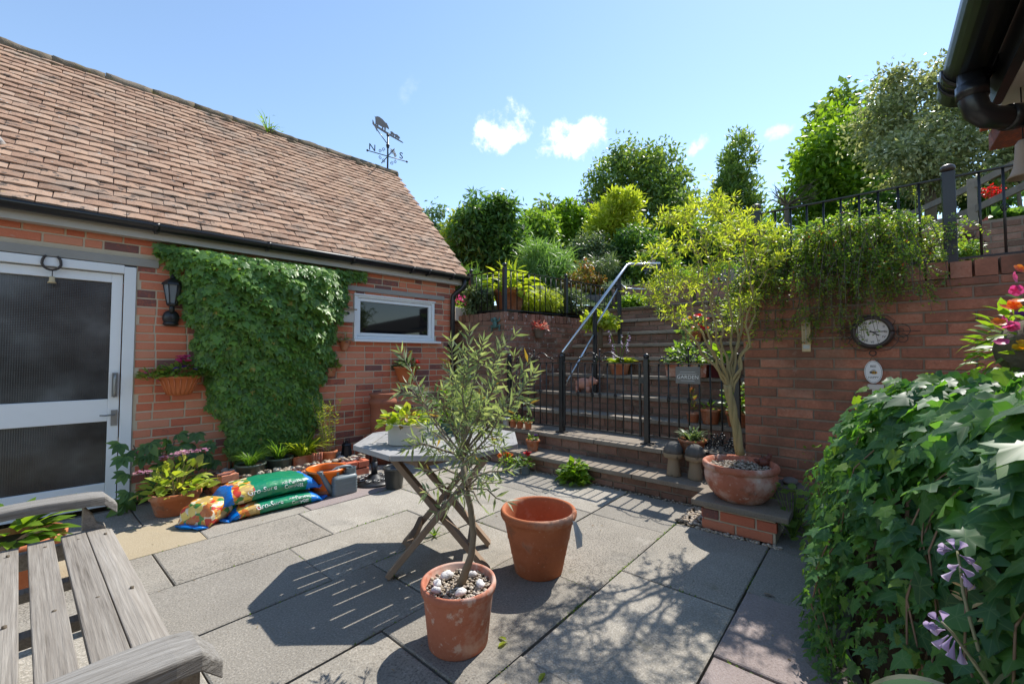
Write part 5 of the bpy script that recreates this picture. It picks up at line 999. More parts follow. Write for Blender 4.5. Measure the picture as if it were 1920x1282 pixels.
b = MB(); c = cen+side*.2; b.bar((*(cen-side*.03)[:2], TZ/2-.02), (*(cen+side*.45)[:2], TZ/2-.02), .016, .016); b.build('pivot_bolt', M_galv, t)
# planter on the table
c = at_z(764, 834, TZ); t = pot('table_planter', 'cream oval planter of lime and red leaved plants on the wooden table', 'planter', (c[0]+.02, c[1]+.05, TZ), .105, .12, .125, M_cpot, .012); t.scale = (1, .72, 1); t.rotation_euler.z = R(-35)
mound('foliage', t, 120, .15, .09, .115, T_oval(.75), .055, L_lime); mound('foliage', t, 30, .13, .10, .12, T_oval(.75), .05, L_redleaf)
c = at_z(838, 812, TZ); t = pot('dish_planter', 'small teal dish planter of bright leafy herbs behind the olive tree', 'planter', (c[0]+.10, c[1]+.02, TZ), .10, .14, .075, M_teal, .012); mound('foliage', t, 240, .15, .26, .06, T_oval(.6), .05, L_bright); flowers(t, [(.1, -.05, .2), (-.06, .02, .24), (.02, -.1, .18)], .02, P_orange)
# ================================================================ BENCH (near left)
ob = pw(0, 1.9)
t = thing('garden_bench', 'weathered grey slatted wooden bench at the near left corner', 'bench', ob, PA)
def bl(p, q, z): return (p, q-1.9, z)
def wood(name, sec, a, e, m=M_teak, bev=.004): b = MB(); b.bar(a, e, *sec); return b.build(name, m, t, bevel=bev)
for k, (p, z) in enumerate(((.258, .424), (.176, .432), (.082, .430), (-.015, .425), (-.112, .42), (-.208, .415))):
    b = MB(); w = .084 if k == 0 else .074; secs = []
    for q in (1.19, 2.66):
        if k == 0: secs.append([bl(p-w/2, q, z+.004), bl(p-w/2, q, z+.028), bl(p, q, z+.026), bl(p+w/2, q, z+.014), bl(p+w/2, q, z-.008)])
        else: secs.append([bl(p-w/2, q, z), bl(p-w/2, q, z+.022), bl(p+w/2, q, z+.022), bl(p+w/2, q, z)])
    b.loft(secs, True, False); b.build('seat_slat', M_teak, t, bevel=.003)
for q in (1.15, 2.69):
    wood('leg', (.06, .06), bl(.245, q, 0), bl(.245, q, .56 if q < 2 else .40)); wood('leg', (.06, .06), bl(-.30, q, 0), bl(-.36, q, .92)); wood('side_rail', (.035, .07), bl(.24, q, .38), bl(-.29, q, .37))
    b = MB(); secs = []
    for s in np.linspace(0, 1, 15):
        p = .315-.62*s; zt = .598+.014*math.sin(s*math.pi*.9)-.035*max(0, s-.35)*math.sin((s-.35)*3.1)-(.05*((.10-s)/.10)**2 if s < .10 else 0); w = .052+.012*math.sin(min(1, s*2.5)*math.pi)+(-.012*((.08-s)/.08)**2 if s < .08 else 0); th = .042
        secs.append([bl(p, q-w, zt-th), bl(p, q-w, zt-.006), bl(p, q-w+.007, zt), bl(p, q+w-.007, zt), bl(p, q+w, zt-.006), bl(p, q+w, zt-th)])
    b.loft(secs, True, False); b.build('arm_rest', M_teakx, t, bevel=.006)
b = MB(); b.prism([(0, .34), (.075, .34), (.075, .455), (.045, .475), (.035, .51), (.0, .56)], .055, Matrix(((1, 0, 0, .205), (0, 0, 1, 2.665-1.9), (0, 1, 0, 0), (0, 0, 0, 1)))); b.build('arm_post', M_teak, t, bevel=.004)
wood('seat_rail', (.03, .06), bl(.215, 1.19, .385), bl(.215, 2.66, .385)); wood('cross_rail', (.05, .035), bl(.22, 1.9, .395), bl(-.28, 1.9, .395)); wood('cross_rail', (.05, .035), bl(.22, 2.25, .395), bl(-.28, 2.25, .395)); wood('cross_rail', (.05, .035), bl(.22, 1.55, .395), bl(-.28, 1.55, .395))
wood('back_rail', (.035, .07), bl(-.35, 1.15, .88), bl(-.35, 2.69, .88)); wood('back_rail', (.035, .06), bl(-.31, 1.15, .50), bl(-.31, 2.69, .50))
for q in np.linspace(1.25, 2.6, 13): wood('back_slat', (.045, .018), bl(-.312, q, .52), bl(-.348, q, .86))
for p in (.258, .176, .082, -.015):
    for q in (1.30, 2.56, 1.9): b = MB(); b.tube([bl(p+.01, q, .440), bl(p+.01, q, .4545)], .0055, 10); b.build('screw_plug', M_bark, t)
# pot behind the bench
t = pot('potted_plant', 'terracotta pot of broad bright leaves and a small red bloom behind the bench', 'potted plant', (-.33, 3.42, 0), .15, .215, .28, M_terra)
n = 64; a = rng.random(n)*6.283; el = rng.random(n); q = .05+.06*rng.random(n); P = np.stack([q*np.cos(a), q*np.sin(a), .26+.10*el], -1); ax = unit(np.stack([np.cos(a), np.sin(a), .25+.7*el-.3*rng.random(n)], -1)); leaves('foliage', T_oval(.42, .06, .25), P, ax, unit(np.array([0, 0, 1.0])+rdir(n)*.3), .19*(.6+.5*rng.random(n)), L_bright, t, None)
flowers(t, [(-.10, -.10, .40), (-.13, -.12, .39)], .026, P_red)
# ================================================================ BOWL WITH CORKSCREW WILLOW
BX = pw(3.43, .745, .198)
t = thing('potted_willow', 'corkscrew willow with twisted trunks in a big round terracotta bowl', 'potted tree', BX)
b = MB(); hb = .262; b.lathe([(0, 0), (.150, 0), (.160, .008), (.205, .06), (.232, .12), (.238, .17), (.232, .205), (.228, .212), (.246, .218), (.250, .235), (.247, .255), (.238, hb), (.222, hb-.004), (.212, hb-.03), (.20, hb-.05), (0, hb-.05)], 52); b.build('pot', M_terra2, t)
b = MB(); b.disc((0, 0, hb-.044), .207, 30); b.build('soil', M_soil, t); b = MB(); gr = random.Random(9)
for k in range(480): a, q = gr.random()*6.283, .2*math.sqrt(gr.random()); b.sphere((q*math.cos(a), q*math.sin(a), hb-.042+.012*gr.random()), gr.uniform(.004, .009), 6, 4, (gr.uniform(1, 1.6), 1, gr.uniform(.5, .9)), Matrix.Rotation(gr.random()*6, 3, 'Z'), .34, gr)
b.build('gravel', M_stone, t, kind='stuff')
D1 = pix(BX+np.array([0, 0, .25]))[2]
def wo(x, y, dd=0): return at(x, y, D1+dd)-BX
ct = np.array([wo(1388, 852), wo(1380, 800), wo(1372, 760), wo(1364, 722)]); b = MB()
for k in range(3):
    pts = []
    for s in np.linspace(0, 1, 15): f = s*3; i = min(int(f), 2); c = ct[i]+(ct[i+1]-ct[i])*(f-i); a = k*2.09+s*5.5; pts.append(c+np.array([*(R2[:2]*math.cos(a)+F2[:2]*math.sin(a)), 0])*.013)
    b.tube(pts, np.linspace(.021, .017, 15), 9)
b.build('trunk', M_wilbark, t)
b = MB(); LP, LA, LN, LS = [], [], [], []
def wiggle(p0, p1, n=9, amp=.018):
    p0, p1 = np.array(p0), np.array(p1); L_ = np.linalg.norm(p1-p0); ph = rng.random()*6; out = []
    for s in np.linspace(0, 1, n): w = amp*math.sin(s*11+ph); w2 = amp*math.cos(s*9+ph*2); out.append(p0+(p1-p0)*s+np.array([*(R2[:2]*w+F2[:2]*w2), 0])*min(1, s*4)+np.array([0, 0, .12*L_*s*(1-s)]))
    return out
limbs = [((1364, 722), (1325, 640), (1262, 520), -.10), ((1364, 722), (1325, 630), (1302, 470), .12), ((1366, 725), (1345, 640), (1325, 450), -.18), ((1368, 722), (1372, 640), (1362, 430), .05), ((1370, 725), (1388, 600), (1400, 450), .15), ((1372, 725), (1402, 650), (1410, 500), -.12), ((1364, 722), (1300, 640), (1235, 555), .05), ((1374, 735), (1400, 640), (1428, 520), .0), ((1366, 722), (1352, 610), (1285, 420), .2), ((1370, 722), (1395, 590), (1445, 440), .18)]
tips = [(1215, 560, -.1), (1225, 500, .1), (1240, 450, -.2), (1255, 405, .1), (1240, 590, .15), (1270, 395, -.05), (1300, 410, .2), (1330, 390, -.15), (1345, 362, 0), (1360, 380, .15), (1385, 400, -.1), (1400, 410, .2), (1430, 430, -.1), (1455, 450, .1), (1465, 480, -.05), (1445, 520, .1), (1420, 560, -.1), (1280, 470, .25), (1320, 450, -.25), (1370, 450, .25), (1410, 480, .28), (1300, 520, -.28), (1350, 500, -.3), (1260, 540, .3), (1200, 530, .05), (1230, 420, .2), (1310, 380, .1), (1390, 440, -.3), (1340, 430, .3), (1430, 490, .25)]
mids = []
for a, m_, e, dd in limbs:
    p0, p1, p2 = wo(*a), wo(*m_, dd*.5), wo(*e, dd); path = wiggle(p0, p1, 8, .014)+wiggle(p1, p2, 9, .016)[1:]; b.tube(path, np.linspace(.0115, .0045, len(path)), 7, False); mids.append(path)
    for s in range(8, len(path)): twig_leaves([path[s-1], path[s]], 2, .05, None, 1.0)
for (x, y, dd) in tips:
    e = wo(x, y, dd*1.3); best = min((np.linalg.norm(p-e)+(.5 if p[2] > e[2] else 0)+.15*rng.random(), k, i) for k, pa in enumerate(mids) for i, p in enumerate(pa) if i > 5); s = mids[best[1]][best[2]]
    path = wiggle(s, e, 10, .020); b.tube(path, np.linspace(.0045, .0015, 10), 5, False); L_ = np.linalg.norm(e-s); twig_leaves(path[3:], max(6, int(L_/.022)), .062, None, 1.0)
    for _ in range(6):
        i = rng.integers(2, 10); s2 = path[i]; e2 = s2+rdir(1)[0]*np.array([1, 1, .6])*(.08+.14*rng.random())+np.array([0, 0, .04]); pth = wiggle(s2, e2, 6, .012); b.tube(pth, np.linspace(.002, .0008, 6), 4, False); twig_leaves(pth, 7, .060, None, 1.0)
b.build('branches', M_wilbark, t); leaves('foliage', T_curl(.17), np.array(LP), np.array(LA), np.array(LN), np.array(LS)*.95, L_willow, t)
c = BX+np.array([.13, -.115, hb-.035]); t = thing('snail_ornament', 'rusty brown clay bird ornament sitting on the gravel of the willow bowl', 'ornament', c, R(-30)); b = MB(); b.sphere((0, 0, .03), .036, 14, 9, (1.35, .85, .85)); b.tube([(.035, 0, .045), (.055, 0, .062), (.06, 0, .07)], [.02, .016, .012], 10); b.sphere((.062, 0, .075), .016, 10, 7); b.tube([(.074, 0, .075), (.09, 0, .07)], [.006, .001], 6); b.tube([(-.04, 0, .035), (-.075, 0, .055)], [.018, .008], 8); b.build('body', mat('rusty_glaze', [(.10, .03, .02), (.18, .06, .04)], .5, .4, nz=(20, .4)), t)
t.name = 'bird_ornament'
# stone on its stand by the wall, nasturtium
t = thing('flat_stone', 'smooth flat grey stone resting on a dark block by the wall', 'stone', pw(3.68, .47, .30)); b = MB(); b.sphere((0, 0, .018), .062, 14, 8, (1.2, .8, .4), None, .04, random.Random(2)); b.build('stone', M_greystone, t)
t = thing('dark_block', 'dark weathered block beside the willow bowl against the clock wall', 'block', pw(3.68, .47, 0), PA); b = MB(); b.box((0, 0, .148), (.20, .20, .295)); b.build('body', M_greystone, t, bevel=.012)
t = thing('nasturtium', 'round leaved green nasturtium trailing between the bowl and the ivy', 'plant', pw(3.40, .43, 0)); n = 60; P = np.stack([.20*rng.normal(size=n)*.5, .16*rng.normal(size=n)*.5, .04+.34*rng.random(n)], -1); pieces(t, 'leaf', [T_mesh(T_round(), 'leaf', L_mid)], leaf_mats(P, rdir(n)*np.array([1, 1, .25]), unit(np.array([-.5, .3, .9])+rdir(n)*.35), .042*(.7+.7*rng.random(n))), L_mid)
b = MB()
for p in P[::2]: b.tube([(0, 0, 0), p*.6+np.array([0, 0, .02]), p], [.0025, .002, .0015], 4, False)
b.build('stems', L_mid, t)
# mushrooms
for k, (x, y, lab) in enumerate(((1263, 890, 'carved wooden mushroom with dark cap, left one on the lower step'), (1304, 897, 'carved wooden mushroom with dark cap, right one next to the willow bowl'))):
    c = pw(3.83, 1.365-.185*k, .166); t = thing('wooden_mushroom', lab, 'ornament', c, k*1.3, 'carved mushrooms on the step'); rr = random.Random(k); w = .004
    b = MB(); b.lathe([(0, 0), (.060, 0), (.062, .01), (.056, .06), (.048, .12), (.047, .15), (.05, .165), (0, .165)], 18, (0, 0, 0), True, 1, 1, .02); b.build('stem', M_woodcap, t)
    b = MB(); b.lathe([(.047, .155), (.072, .158), (.083, .165), (.086, .20), (.084, .205), (0, .205)], 22, (0, 0, 0), True, 1, 1, .015); b.build('cap_rim', M_woodcap, t); b = MB(); b.lathe([(.086, .203), (.080, .24), (.062, .275), (.03, .296), (0, .30)], 22, (0, 0, 0), True, 1, 1, .02); b.build('cap', M_woodtop, t)
# ================================================================ POTS ON THE STEPS
t = pot('potted_pansy', 'small terracotta pot with one purple bloom on the lower step', 'potted plant', pw(3.80, 2.93, .166), .055, .082, .125, rim=.022); mound('foliage', t, 40, .05, .05, .12, T_oval(.6), .04, L_mid); flowers(t, [(.03, -.02, .165), (.035, -.01, .17)], .026, P_purple)
for k, (q, lab, h) in enumerate(((3.40, 'little terracotta pot of seedlings, left of three by the gate', .07), (3.29, 'little terracotta pot of seedlings, middle of three by the gate', .08), (3.16, 'little terracotta pot of seedlings, right of three by the gate', .10))):
    t = pot('potted_seedling', lab, 'potted plant', pw(4.01, q, .353), .036, .052, .09, rim=.02, grp='little pots of seedlings by the gate', rz=k); mound('foliage', t, 50, .055, h, .08, T_oval(.55), .032, L_mid if k < 2 else L_dark)
t = pot('grey_pot', 'pale grey plastic pot left of the little terracotta pots', 'plant pot', pw(4.01, 3.52, .353), .034, .05, .105, M_ltgrey, .01)
t = pot('potted_fern', 'shallow terracotta pot with a feathery silver fern before the railing', 'potted plant', pw(4.00, 1.255, .353), .085, .122, .125, rim=.022); tuft(t, 60, .08, .15, .10, L_grey, .16, bend=.9, up=.7); mound('foliage', t, 160, .12, .10, .11, T_lance(.35), .035, L_grey)
t = pot('potted_shrub', 'dark slender plant in a small terracotta pot on the third step', 'potted plant', pw(4.56, 1.42, .547), .05, .068, .10, rim=.02); LP, LA, LN, LS = [], [], [], []; pth = [np.array([0, 0, .08]), np.array([.01, .0, .18]), np.array([0, .01, .33])]; b = MB(); b.tube(pth, [.004, .003, .002], 5); b.build('stems', M_bark, t); twig_leaves(pth, 12, .05, None); leaves('foliage', T_oval(.4), np.array(LP), np.array(LA), np.array(LN), np.array(LS), L_redleaf, t)
t = pot('potted_sprout', 'wider terracotta pot with one green sprout on the third step', 'potted plant', pw(4.58, 1.255, .547), .072, .10, .15, rim=.028); mound('foliage', t, 14, .05, .09, .13, T_oval(.45), .07, L_bright)
t = pot('potted_hosta', 'yellow green hosta with pale lilac flower spikes in a terracotta pot on the steps', 'potted plant', pw(5.10, 2.50, .992), .10, .135, .15, rim=.03); n = 60; a = rng.random(n)*6.28; P = np.stack([.03*np.cos(a), .03*np.sin(a), np.full(n, .14)], -1); leaves('foliage', T_oval(.5, .06, .3), P, unit(np.stack([np.cos(a), np.sin(a), .2+.9*rng.random(n)], -1)), unit(np.array([0, 0, 1])+rdir(n)*.3), .20*(.6+.5*rng.random(n)), L_lime, t, None)
b = MB(); fp = []
for k, (a, q, h) in enumerate(((.3, .10, .52), (2.2, .12, .56), (-.8, .10, .44), (3.3, .2, .38), (-.3, .16, .55))): e = np.array([q*math.cos(a), q*math.sin(a), h]); b.tube([(0, 0, .14), e*.6+np.array([0, 0, .08]), e], .003, 5); fp += [e-np.array([0, 0, .03*j])+rdir(1)[0]*.012 for j in range(6)]
b.build('flower_stalk', L_mid, t); fp = np.array(fp); leaves('flowers', T_oval(.5), np.repeat(fp, 3, 0), rdir(len(fp)*3), rdir(len(fp)*3), .028, P_lilac, t, None)
# pig ornament
t = thing('pig_ornament', 'pink clay pig ornament standing on the fourth step behind the gate', 'ornament', pw(4.83, 2.88, .759), PA-R(80)); b = MB(); b.sphere((0, 0, .115), .085, 18, 12, (1.35, .85, .9)); b.sphere((.115, 0, .15), .058, 14, 10, (1, .9, .95)); b.tube([(.15, 0, .145), (.185, 0, .138)], [.034, .03], 12); b.build('body', M_pig, t)
for x in (-.07, .07):
    for y in (-.04, .04): b = MB(); b.tube([(x, y, .08), (x*1.05, y*1.05, 0)], [.03, .022], 10); b.build('leg', M_pig, t)
for y in (-.03, .03): b = MB(); b.add([(.10, y*.6, .20), (.10, y*1.6, .20), (.135, y*1.3, .235), (.15, y*1.1, .185)], [(0, 1, 2), (1, 3, 2)]); b.build('ear', M_pig, t)
b = MB(); b.tube([(-.11, 0, .14), (-.13, .01, .155), (-.125, -.012, .165), (-.135, 0, .172)], .005, 5); b.build('tail', M_pig, t)
# plants right of the flight
t = pot('planted_trough', 'pale terracotta trough of leafy plants behind the garden sign', 'planter', pw(5.05, 1.62, .992), .22, .235, .16, M_terra2, square=.42, rz=PA+R(90)); mound('foliage', t, 240, .26, .26, .15, T_oval(.5), .075, L_mid); LP, LA, LN, LS = [], [], [], []; pth = [np.array([.0, 0, .12]), np.array([.02, 0, .4]), np.array([.0, .02, .62])]; b = MB(); b.tube(pth, [.006, .004, .002], 5); b.build('stems', M_bark, t); twig_leaves(pth, 16, .085, None); leaves('foliage', T_oval(.4), np.array(LP), np.array(LA), np.array(LN), np.array(LS), L_grey, t)
t = pot('potted_plum', 'dark red glazed pot of plum leaves beside the trough on the steps', 'potted plant', pw(5.08, 1.30, .992), .10, .14, .16, mat('maroon_glaze', [(.07, .012, .014), (.12, .02, .024)], .3, .5, nz=(9, .3))); mound('foliage', t, 40, .13, .20, .14, T_oval(.7), .11, L_bright)
t = pot('potted_bush', 'bushy variegated plant with a red bloom in a pot by the wall end', 'potted plant', pw(5.65, 1.08, 1.41), .10, .14, .15); mound('foliage', t, 520, .34, .50, .12, T_oval(.5), .075, L_hyd); flowers(t, [(-.1, -.1, .62), (-.08, -.12, .60), (.22, -.1, .3)], .04, P_red)
t = pot('potted_begonia', 'pot of hanging scarlet begonia halfway up the steps', 'potted plant', pw(5.66, 1.75, 1.41), .09, .12, .14); mound('foliage', t, 120, .18, .20, .13, T_oval(.6), .07, L_mid); flowers(t, [(rng.normal()*.08, rng.normal()*.08-.05, .16+.2*rng.random()) for _ in range(22)], .034, P_red)
t = pot('potted_fuchsia', 'terracotta pot of variegated leaves with pink blooms high by the wall end', 'potted plant', pw(6.2, 1.02, 1.80), .12, .16, .17); mound('foliage', t, 150, .20, .22, .15, T_oval(.6), .085, L_vari); flowers(t, [(-.1, -.05, .42), (.0, -.02, .45), (-.15, .02, .38)], .035, P_pink)
t = pot('potted_geranium', 'small pot with a bright pink bloom behind the willow trunk', 'potted plant', pw(4.56, 1.0, .547), .08, .11, .14); mound('foliage', t, 110, .13, .34, .12, T_oval(.65), .065, L_bright); flowers(t, [(-.02, .0, .50), (.0, .02, .52), (-.03, .02, .48)], .03, P_pink)
t = thing('fairy_stand', 'black cast iron filigree ornament at the foot of the railing', 'ornament', pw(4.02, 1.02, .353), PA); b = MB(); b.box((0, 0, .012), (.08, .26, .02))
for k in range(16): scroll(b, (.0, -.11+.22*((k*5) % 16)/15, .06+.14*(k/16)*(1-abs(-.11+.22*((k*5) % 16)/15)*3)), .03, 1.1, k, 1 if k % 2 else -1, (0.15, 1.0), .006, 12)
b.build('body', M_black, t); t.name = 'iron_ornament'
# flowers and pots by the step foot
for k, (p, q, col, lab, hh) in enumerate(((3.40, 2.98, P_orange, 'small grey pot of orange and yellow flowers at the step foot', .17), (3.46, 2.88, P_white, 'small grey pot with a white plant label in front of the orange flowers', .12), (3.48, 2.78, P_red, 'small grey pot of red flowers nearest the lower step', .20))):
    t = pot('nursery_pot', lab, 'potted plant', pw(p, q, 0), .042, .052, .085, M_ltgrey if k == 1 else M_can, .01); mound('foliage', t, 60, .08, .10, .08, T_oval(.6), .045, L_mid); flowers(t, [(rng.normal()*.04, rng.normal()*.04, hh+.03*rng.random()) for _ in range(9 if k != 1 else 2)], .028, col)
    if k == 1: b = MB(); b.box((0, -.03, .13), (.035, .002, .09)); b.build('plant_label', M_print, t)
t = thing('step_plant', 'bright lobed green plant growing at the foot of the lower step', 'plant', pw(3.55, 2.22, 0)); mound('foliage', t, 230, .16, .20, .02, T_heart(), .055, L_bright); stems(t, 14, .13, .14, 0, L_mid)
t = thing('paving_weed', 'small green weed sprouting from a paving joint beyond the table legs', 'weed', (1.66, 2.47, 0)); tuft(t, 24, .02, .07, 0, L_bright, .16, bend=.8, up=.6)
for k, (x, y, lab, m) in enumerate(((934, 1212, 'curled yellow green fallen leaf beside the olive pot', L_gold), (950, 1200, 'narrow golden fallen leaf near the olive pot', L_gold), (1022, 1260, 'small yellow fallen leaf at the bottom edge of the paving', L_gold), (1430, 1112, 'brown dry leaf on the right hand paving', M_tleg))):
    c = at_z(x, y, .008); o = leaves('fallen_leaf', T_oval(.45, .12, .1), [np.zeros(3)], [np.array([math.cos(k*1.7), math.sin(k*1.7), .05])], [np.array([.1, .2, 1])], .055 if k != 1 else .045, m, None, None, c); tag(o, lab, 'leaf')
gr = random.Random(77); jp = []
for (q0, q1, cs) in rows:
    for k in range(16): p_ = gr.uniform(-.2, 3.5); jp += [(p_+gr.gauss(0, .06), q0-.004+gr.gauss(0, .004)) for _ in range(gr.randint(4, 22))]
    for c_ in cs[1:-1]:
        if gr.random() < .7: q_ = gr.uniform(q0, q1); jp += [(c_+gr.gauss(0, .004), q_+gr.gauss(0, .07)) for _ in range(14)]
jp = np.array(jp); n = len(jp); W3 = np.stack([jp[:, 0]*EP[0]+jp[:, 1]*EQ[0], jp[:, 0]*EP[1]+jp[:, 1]*EQ[1], np.full(n, -.006)], -1)
leaves('joint_moss', T_oval(.6), W3, unit(rdir(n)+np.array([0, 0, .8])), unit(rdir(n)+np.array([0, 0, 1.0])), .010*(.5+rng.random(n)), L_mid, patio)
n = 220; pp_ = rng.uniform(.2, 3.6, n); qq_ = rng.uniform(.1, 4.0, n); W3 = np.stack([pp_*EP[0]+qq_*EQ[0], pp_*EP[1]+qq_*EQ[1], np.full(n, .006)], -1); leaves('leaf_litter', T_oval(.4, .1, .1), W3, unit(rdir(n)*np.array([1, 1, .1])), unit(rdir(n)*.4+np.array([0, 0, 1.0])), .013*(.4+rng.random(n)**2*1.6), mat('dry_litter', [(.20, .13, .07), (.34, .26, .15), (.12, .08, .05)], .9, .1, rnd=.5, nz=(20, .2)), patio)
stones('gravel', 'loose gravel in the corner between steps and brick pedestal', 260, lambda: tuple(pw(gr.uniform(3.22, 3.60), gr.uniform(.96, 1.13), .002+gr.uniform(0, .012))), (.006, .014), M_stone, 'gravel')
stones('gravel', 'thin line of grit along the foot of the lower step', 260, lambda: tuple(pw(gr.uniform(3.595, 3.645), gr.uniform(1.05, 3.2), -.002+gr.uniform(0, .008))), (.004, .009), M_stone, 'gravel')
stones('gravel', 'thin line of grit along the foot of the brick pedestal', 160, lambda: tuple(pw(gr.uniform(3.165, 3.20), gr.uniform(.45, .98), gr.uniform(0, .008))), (.005, .011), M_stone, 'gravel')
# ================================================================ ON THE CLOCK WALL
cn = -np.array([*EP, 0]); cx = tuple(-EQ)                    # outward normal; text runs to -q
def cwp(q, z, d=0): return pw(3.85-d, q, z)
t = thing('wall_clock', 'round black framed wall clock with roman numerals on the brick wall', 'clock', cwp(-.01, 1.393, .03))
def ring(b, r, rr, c=(0, 0, 0), n=36, tube=8, squash=1): b.tube([(c[0]-EQ[0]*r*math.cos(a), c[1]-EQ[1]*r*math.cos(a), c[2]+r*squash*math.sin(a)) for a in np.linspace(0, 2*math.pi, n)], rr, tube)
def face(b, r, d, n=40): o = cn*d; b.add([(o[0]-EQ[0]*r*math.cos(2*math.pi*k/n), o[1]-EQ[1]*r*math.cos(2*math.pi*k/n), r*math.sin(2*math.pi*k/n)) for k in range(n)], [tuple(range(n))])
b = MB(); ring(b, .098, .013, cn*.012, 40, 10); ring(b, .112, .004, cn*.004, 40)
for s in (1, -1):
    for (r, z0) in ((.05, 0), (.035, -.05)): scroll(b, -EQ[0]*s*.15*np.array([1, 0, 0])-EQ[1]*s*.15*np.array([0, 1, 0])+np.array([0, 0, z0]), r, 1.2, math.pi/2*s, s, EQ*1.0, .0024)
    b.tube([np.array([-EQ[0]*s*x, -EQ[1]*s*x, z]) for x, z in ((.10, -.03), (.13, -.07), (.09, -.12), (.04, -.13), (.0, -.115))], .0025, 6); b.tube([np.array([-EQ[0]*s*x, -EQ[1]*s*x, z]) for x, z in ((.10, .03), (.12, .07), (.08, .11), (.0, .115))], .0025, 6)
    b.tube([np.array([-EQ[0]*s*x, -EQ[1]*s*x, 0]) for x in (.1, .24)], .0025, 6)
ring(b, .018, .004, np.array([0, 0, -.145]), 16, 6); b.build('frame', M_bronze, t)
b = MB(); face(b, .090, .010); b.build('dial', M_dial, t)
for k, s in enumerate(('XII', 'I', 'II', 'III', 'IV', 'V', 'VI', 'VII', 'VIII', 'IX', 'X', 'XI')):
    a = R(90-30*k); text(s, .022, M_ink, t, (-EQ[0]*.070*math.cos(a)+cn[0]*.0115, -EQ[1]*.070*math.cos(a)+cn[1]*.0115, .070*math.sin(a)), cx, (0, 0, 1), .0004, 'numeral')
def hand(name, a, l, w): b = MB(); d = np.array([-EQ[0]*math.cos(a), -EQ[1]*math.cos(a), math.sin(a)]); o = cn*.0135; b.bar(o-d*.015, o+d*l, w, .0012, tuple(cn)); b.build(name, M_ink, t)
hand('minute_hand', R(2), .066, .005); hand('hour_hand', R(-36), .044, .007)
t = thing('hanging_plaque', 'white oval hanging plaque with a bee below the wall clock', 'sign', cwp(-.01, 1.118, .012))
def ov(b, rx, rz, d0, d1, n=40):
    A = [(-EQ[0]*rx*math.cos(2*math.pi*k/n), -EQ[1]*rx*math.cos(2*math.pi*k/n), rz*math.sin(2*math.pi*k/n)) for k in range(n)]; b.loft([[np.array(v)+cn*d0 for v in A], [np.array(v)+cn*d1 for v in A]], True, False)
b = MB(); ov(b, .048, .0775, 0, .006); b.build('board', M_white, t); b = MB(); n = 40
b.tube([(-EQ[0]*.043*math.cos(a)+cn[0]*.0065, -EQ[1]*.043*math.cos(a)+cn[1]*.0065, .0715*math.sin(a)) for a in np.linspace(0, 2*math.pi, 40)], .0008, 4); b.build('border', M_ink, t)
o = cn*.0068; text('BEE', .021, M_ink, t, (o[0], o[1], .038), cx, ext=.0003); text('HAPPY', .0185, M_ink, t, (o[0], o[1], -.038), cx, ext=.0003)
def ell(m, x, z, rx, rz, d, nm, rot=0): b = MB(); b.add([tuple(np.array([-EQ[0], -EQ[1], 0])*(x+rx*math.cos(a)*math.cos(rot)-rz*math.sin(a)*math.sin(rot))+cn*d+np.array([0, 0, z+rx*math.cos(a)*math.sin(rot)+rz*math.sin(a)*math.cos(rot)])) for a in np.linspace(0, 2*math.pi, 19)[:-1]], [tuple(range(18))]); b.build(nm, m, t)
ell(M_bee, .003, -.004, .018, .011, .0072, 'bee_body'); 
for x in (-.006, .003, .012): ell(M_ink, x, -.004, .0025, .0105, .0077, 'bee_stripe')
ell(M_ink, -.014, -.003, .006, .007, .0079, 'bee_head'); ell(M_ltgrey, -.004, .011, .010, .0055, .0082, 'bee_wing', .6); ell(M_ltgrey, .007, .011, .009, .005, .0082, 'bee_wing', 2.3)
b = MB(); b.tube([(-EQ[0]*.02, -EQ[1]*.02, .068), (0, 0, .115), (EQ[0]*.02, EQ[1]*.02, .068)], .0012, 4); b.build('cord', M_ink, t)
t = thing('thermometer', 'narrow cream wall thermometer left of the clock', 'thermometer', cwp(.367, 1.372, .003), AZS); b = MB(); b.box((0, -.008, 0), (.056, .014, .225)); b.prism([(-.028, 0), (.028, 0), (.0, .02)], .012, Matrix(((1, 0, 0, 0), (0, 0, -1, -.002), (0, 1, 0, .112), (0, 0, 0, 1)))); b.build('board', M_cream, t, bevel=.004)
b = MB(); b.tube([(0, -.017, -.05), (0, -.017, .10)], .0022, 6); b.build('tube', M_red if 'M_red' in globals() else M_ltgrey, t)
b = MB(); b.box((0, -.0155, -.075), (.042, .002, .03)); b.build('scale_panel', M_galv, t); b = MB()
for k in range(15): b.box((-.012, -.0156, -.035+.009*k), (.010 if k % 5 else .016, .001, .0015)); b.box((.012, -.0156, -.035+.009*k), (.010 if k % 5 else .016, .001, .0015))
b.build('scale_marks', M_ink, t)
t = thing('wall_plaque', 'small pinkish stone plaque half hidden behind the ivy top', 'plaque', cwp(-.02, .985, .004), AZS); b = MB(); b.box((0, -.012, .03), (.085, .02, .035)); b.box((0, -.010, -.02), (.04, .018, .07)); b.build('body', M_housewhite, t, bevel=.003)
t = thing('garden_sign', 'slate grey hanging sign reading GARDEN on the railing right of the gate', 'sign', pw(4.075, 1.31, 1.05), AZS); b = MB(); b.box((0, 0, 0), (.225, .012, .16)); b.build('board', M_signgrey, t, bevel=.003)
text('GARDEN', .048, M_print, t, (0, -.0075, -.018), (1, 0), ext=.0004, sp=1.05)
b = MB(); b.box((0, -.0072, .032), (.14, .001, .0025)); b.box((0, -.0072, -.05), (.125, .001, .0025)); b.box((0, -.0072, .012), (.16, .001, .0025)); b.build('rule', M_print, t)
for x in (-.085, .02): b = MB(); b.tube([(x, 0, .07), (x, .01, .115)], .004, 6); b.build('hook', M_black, t)
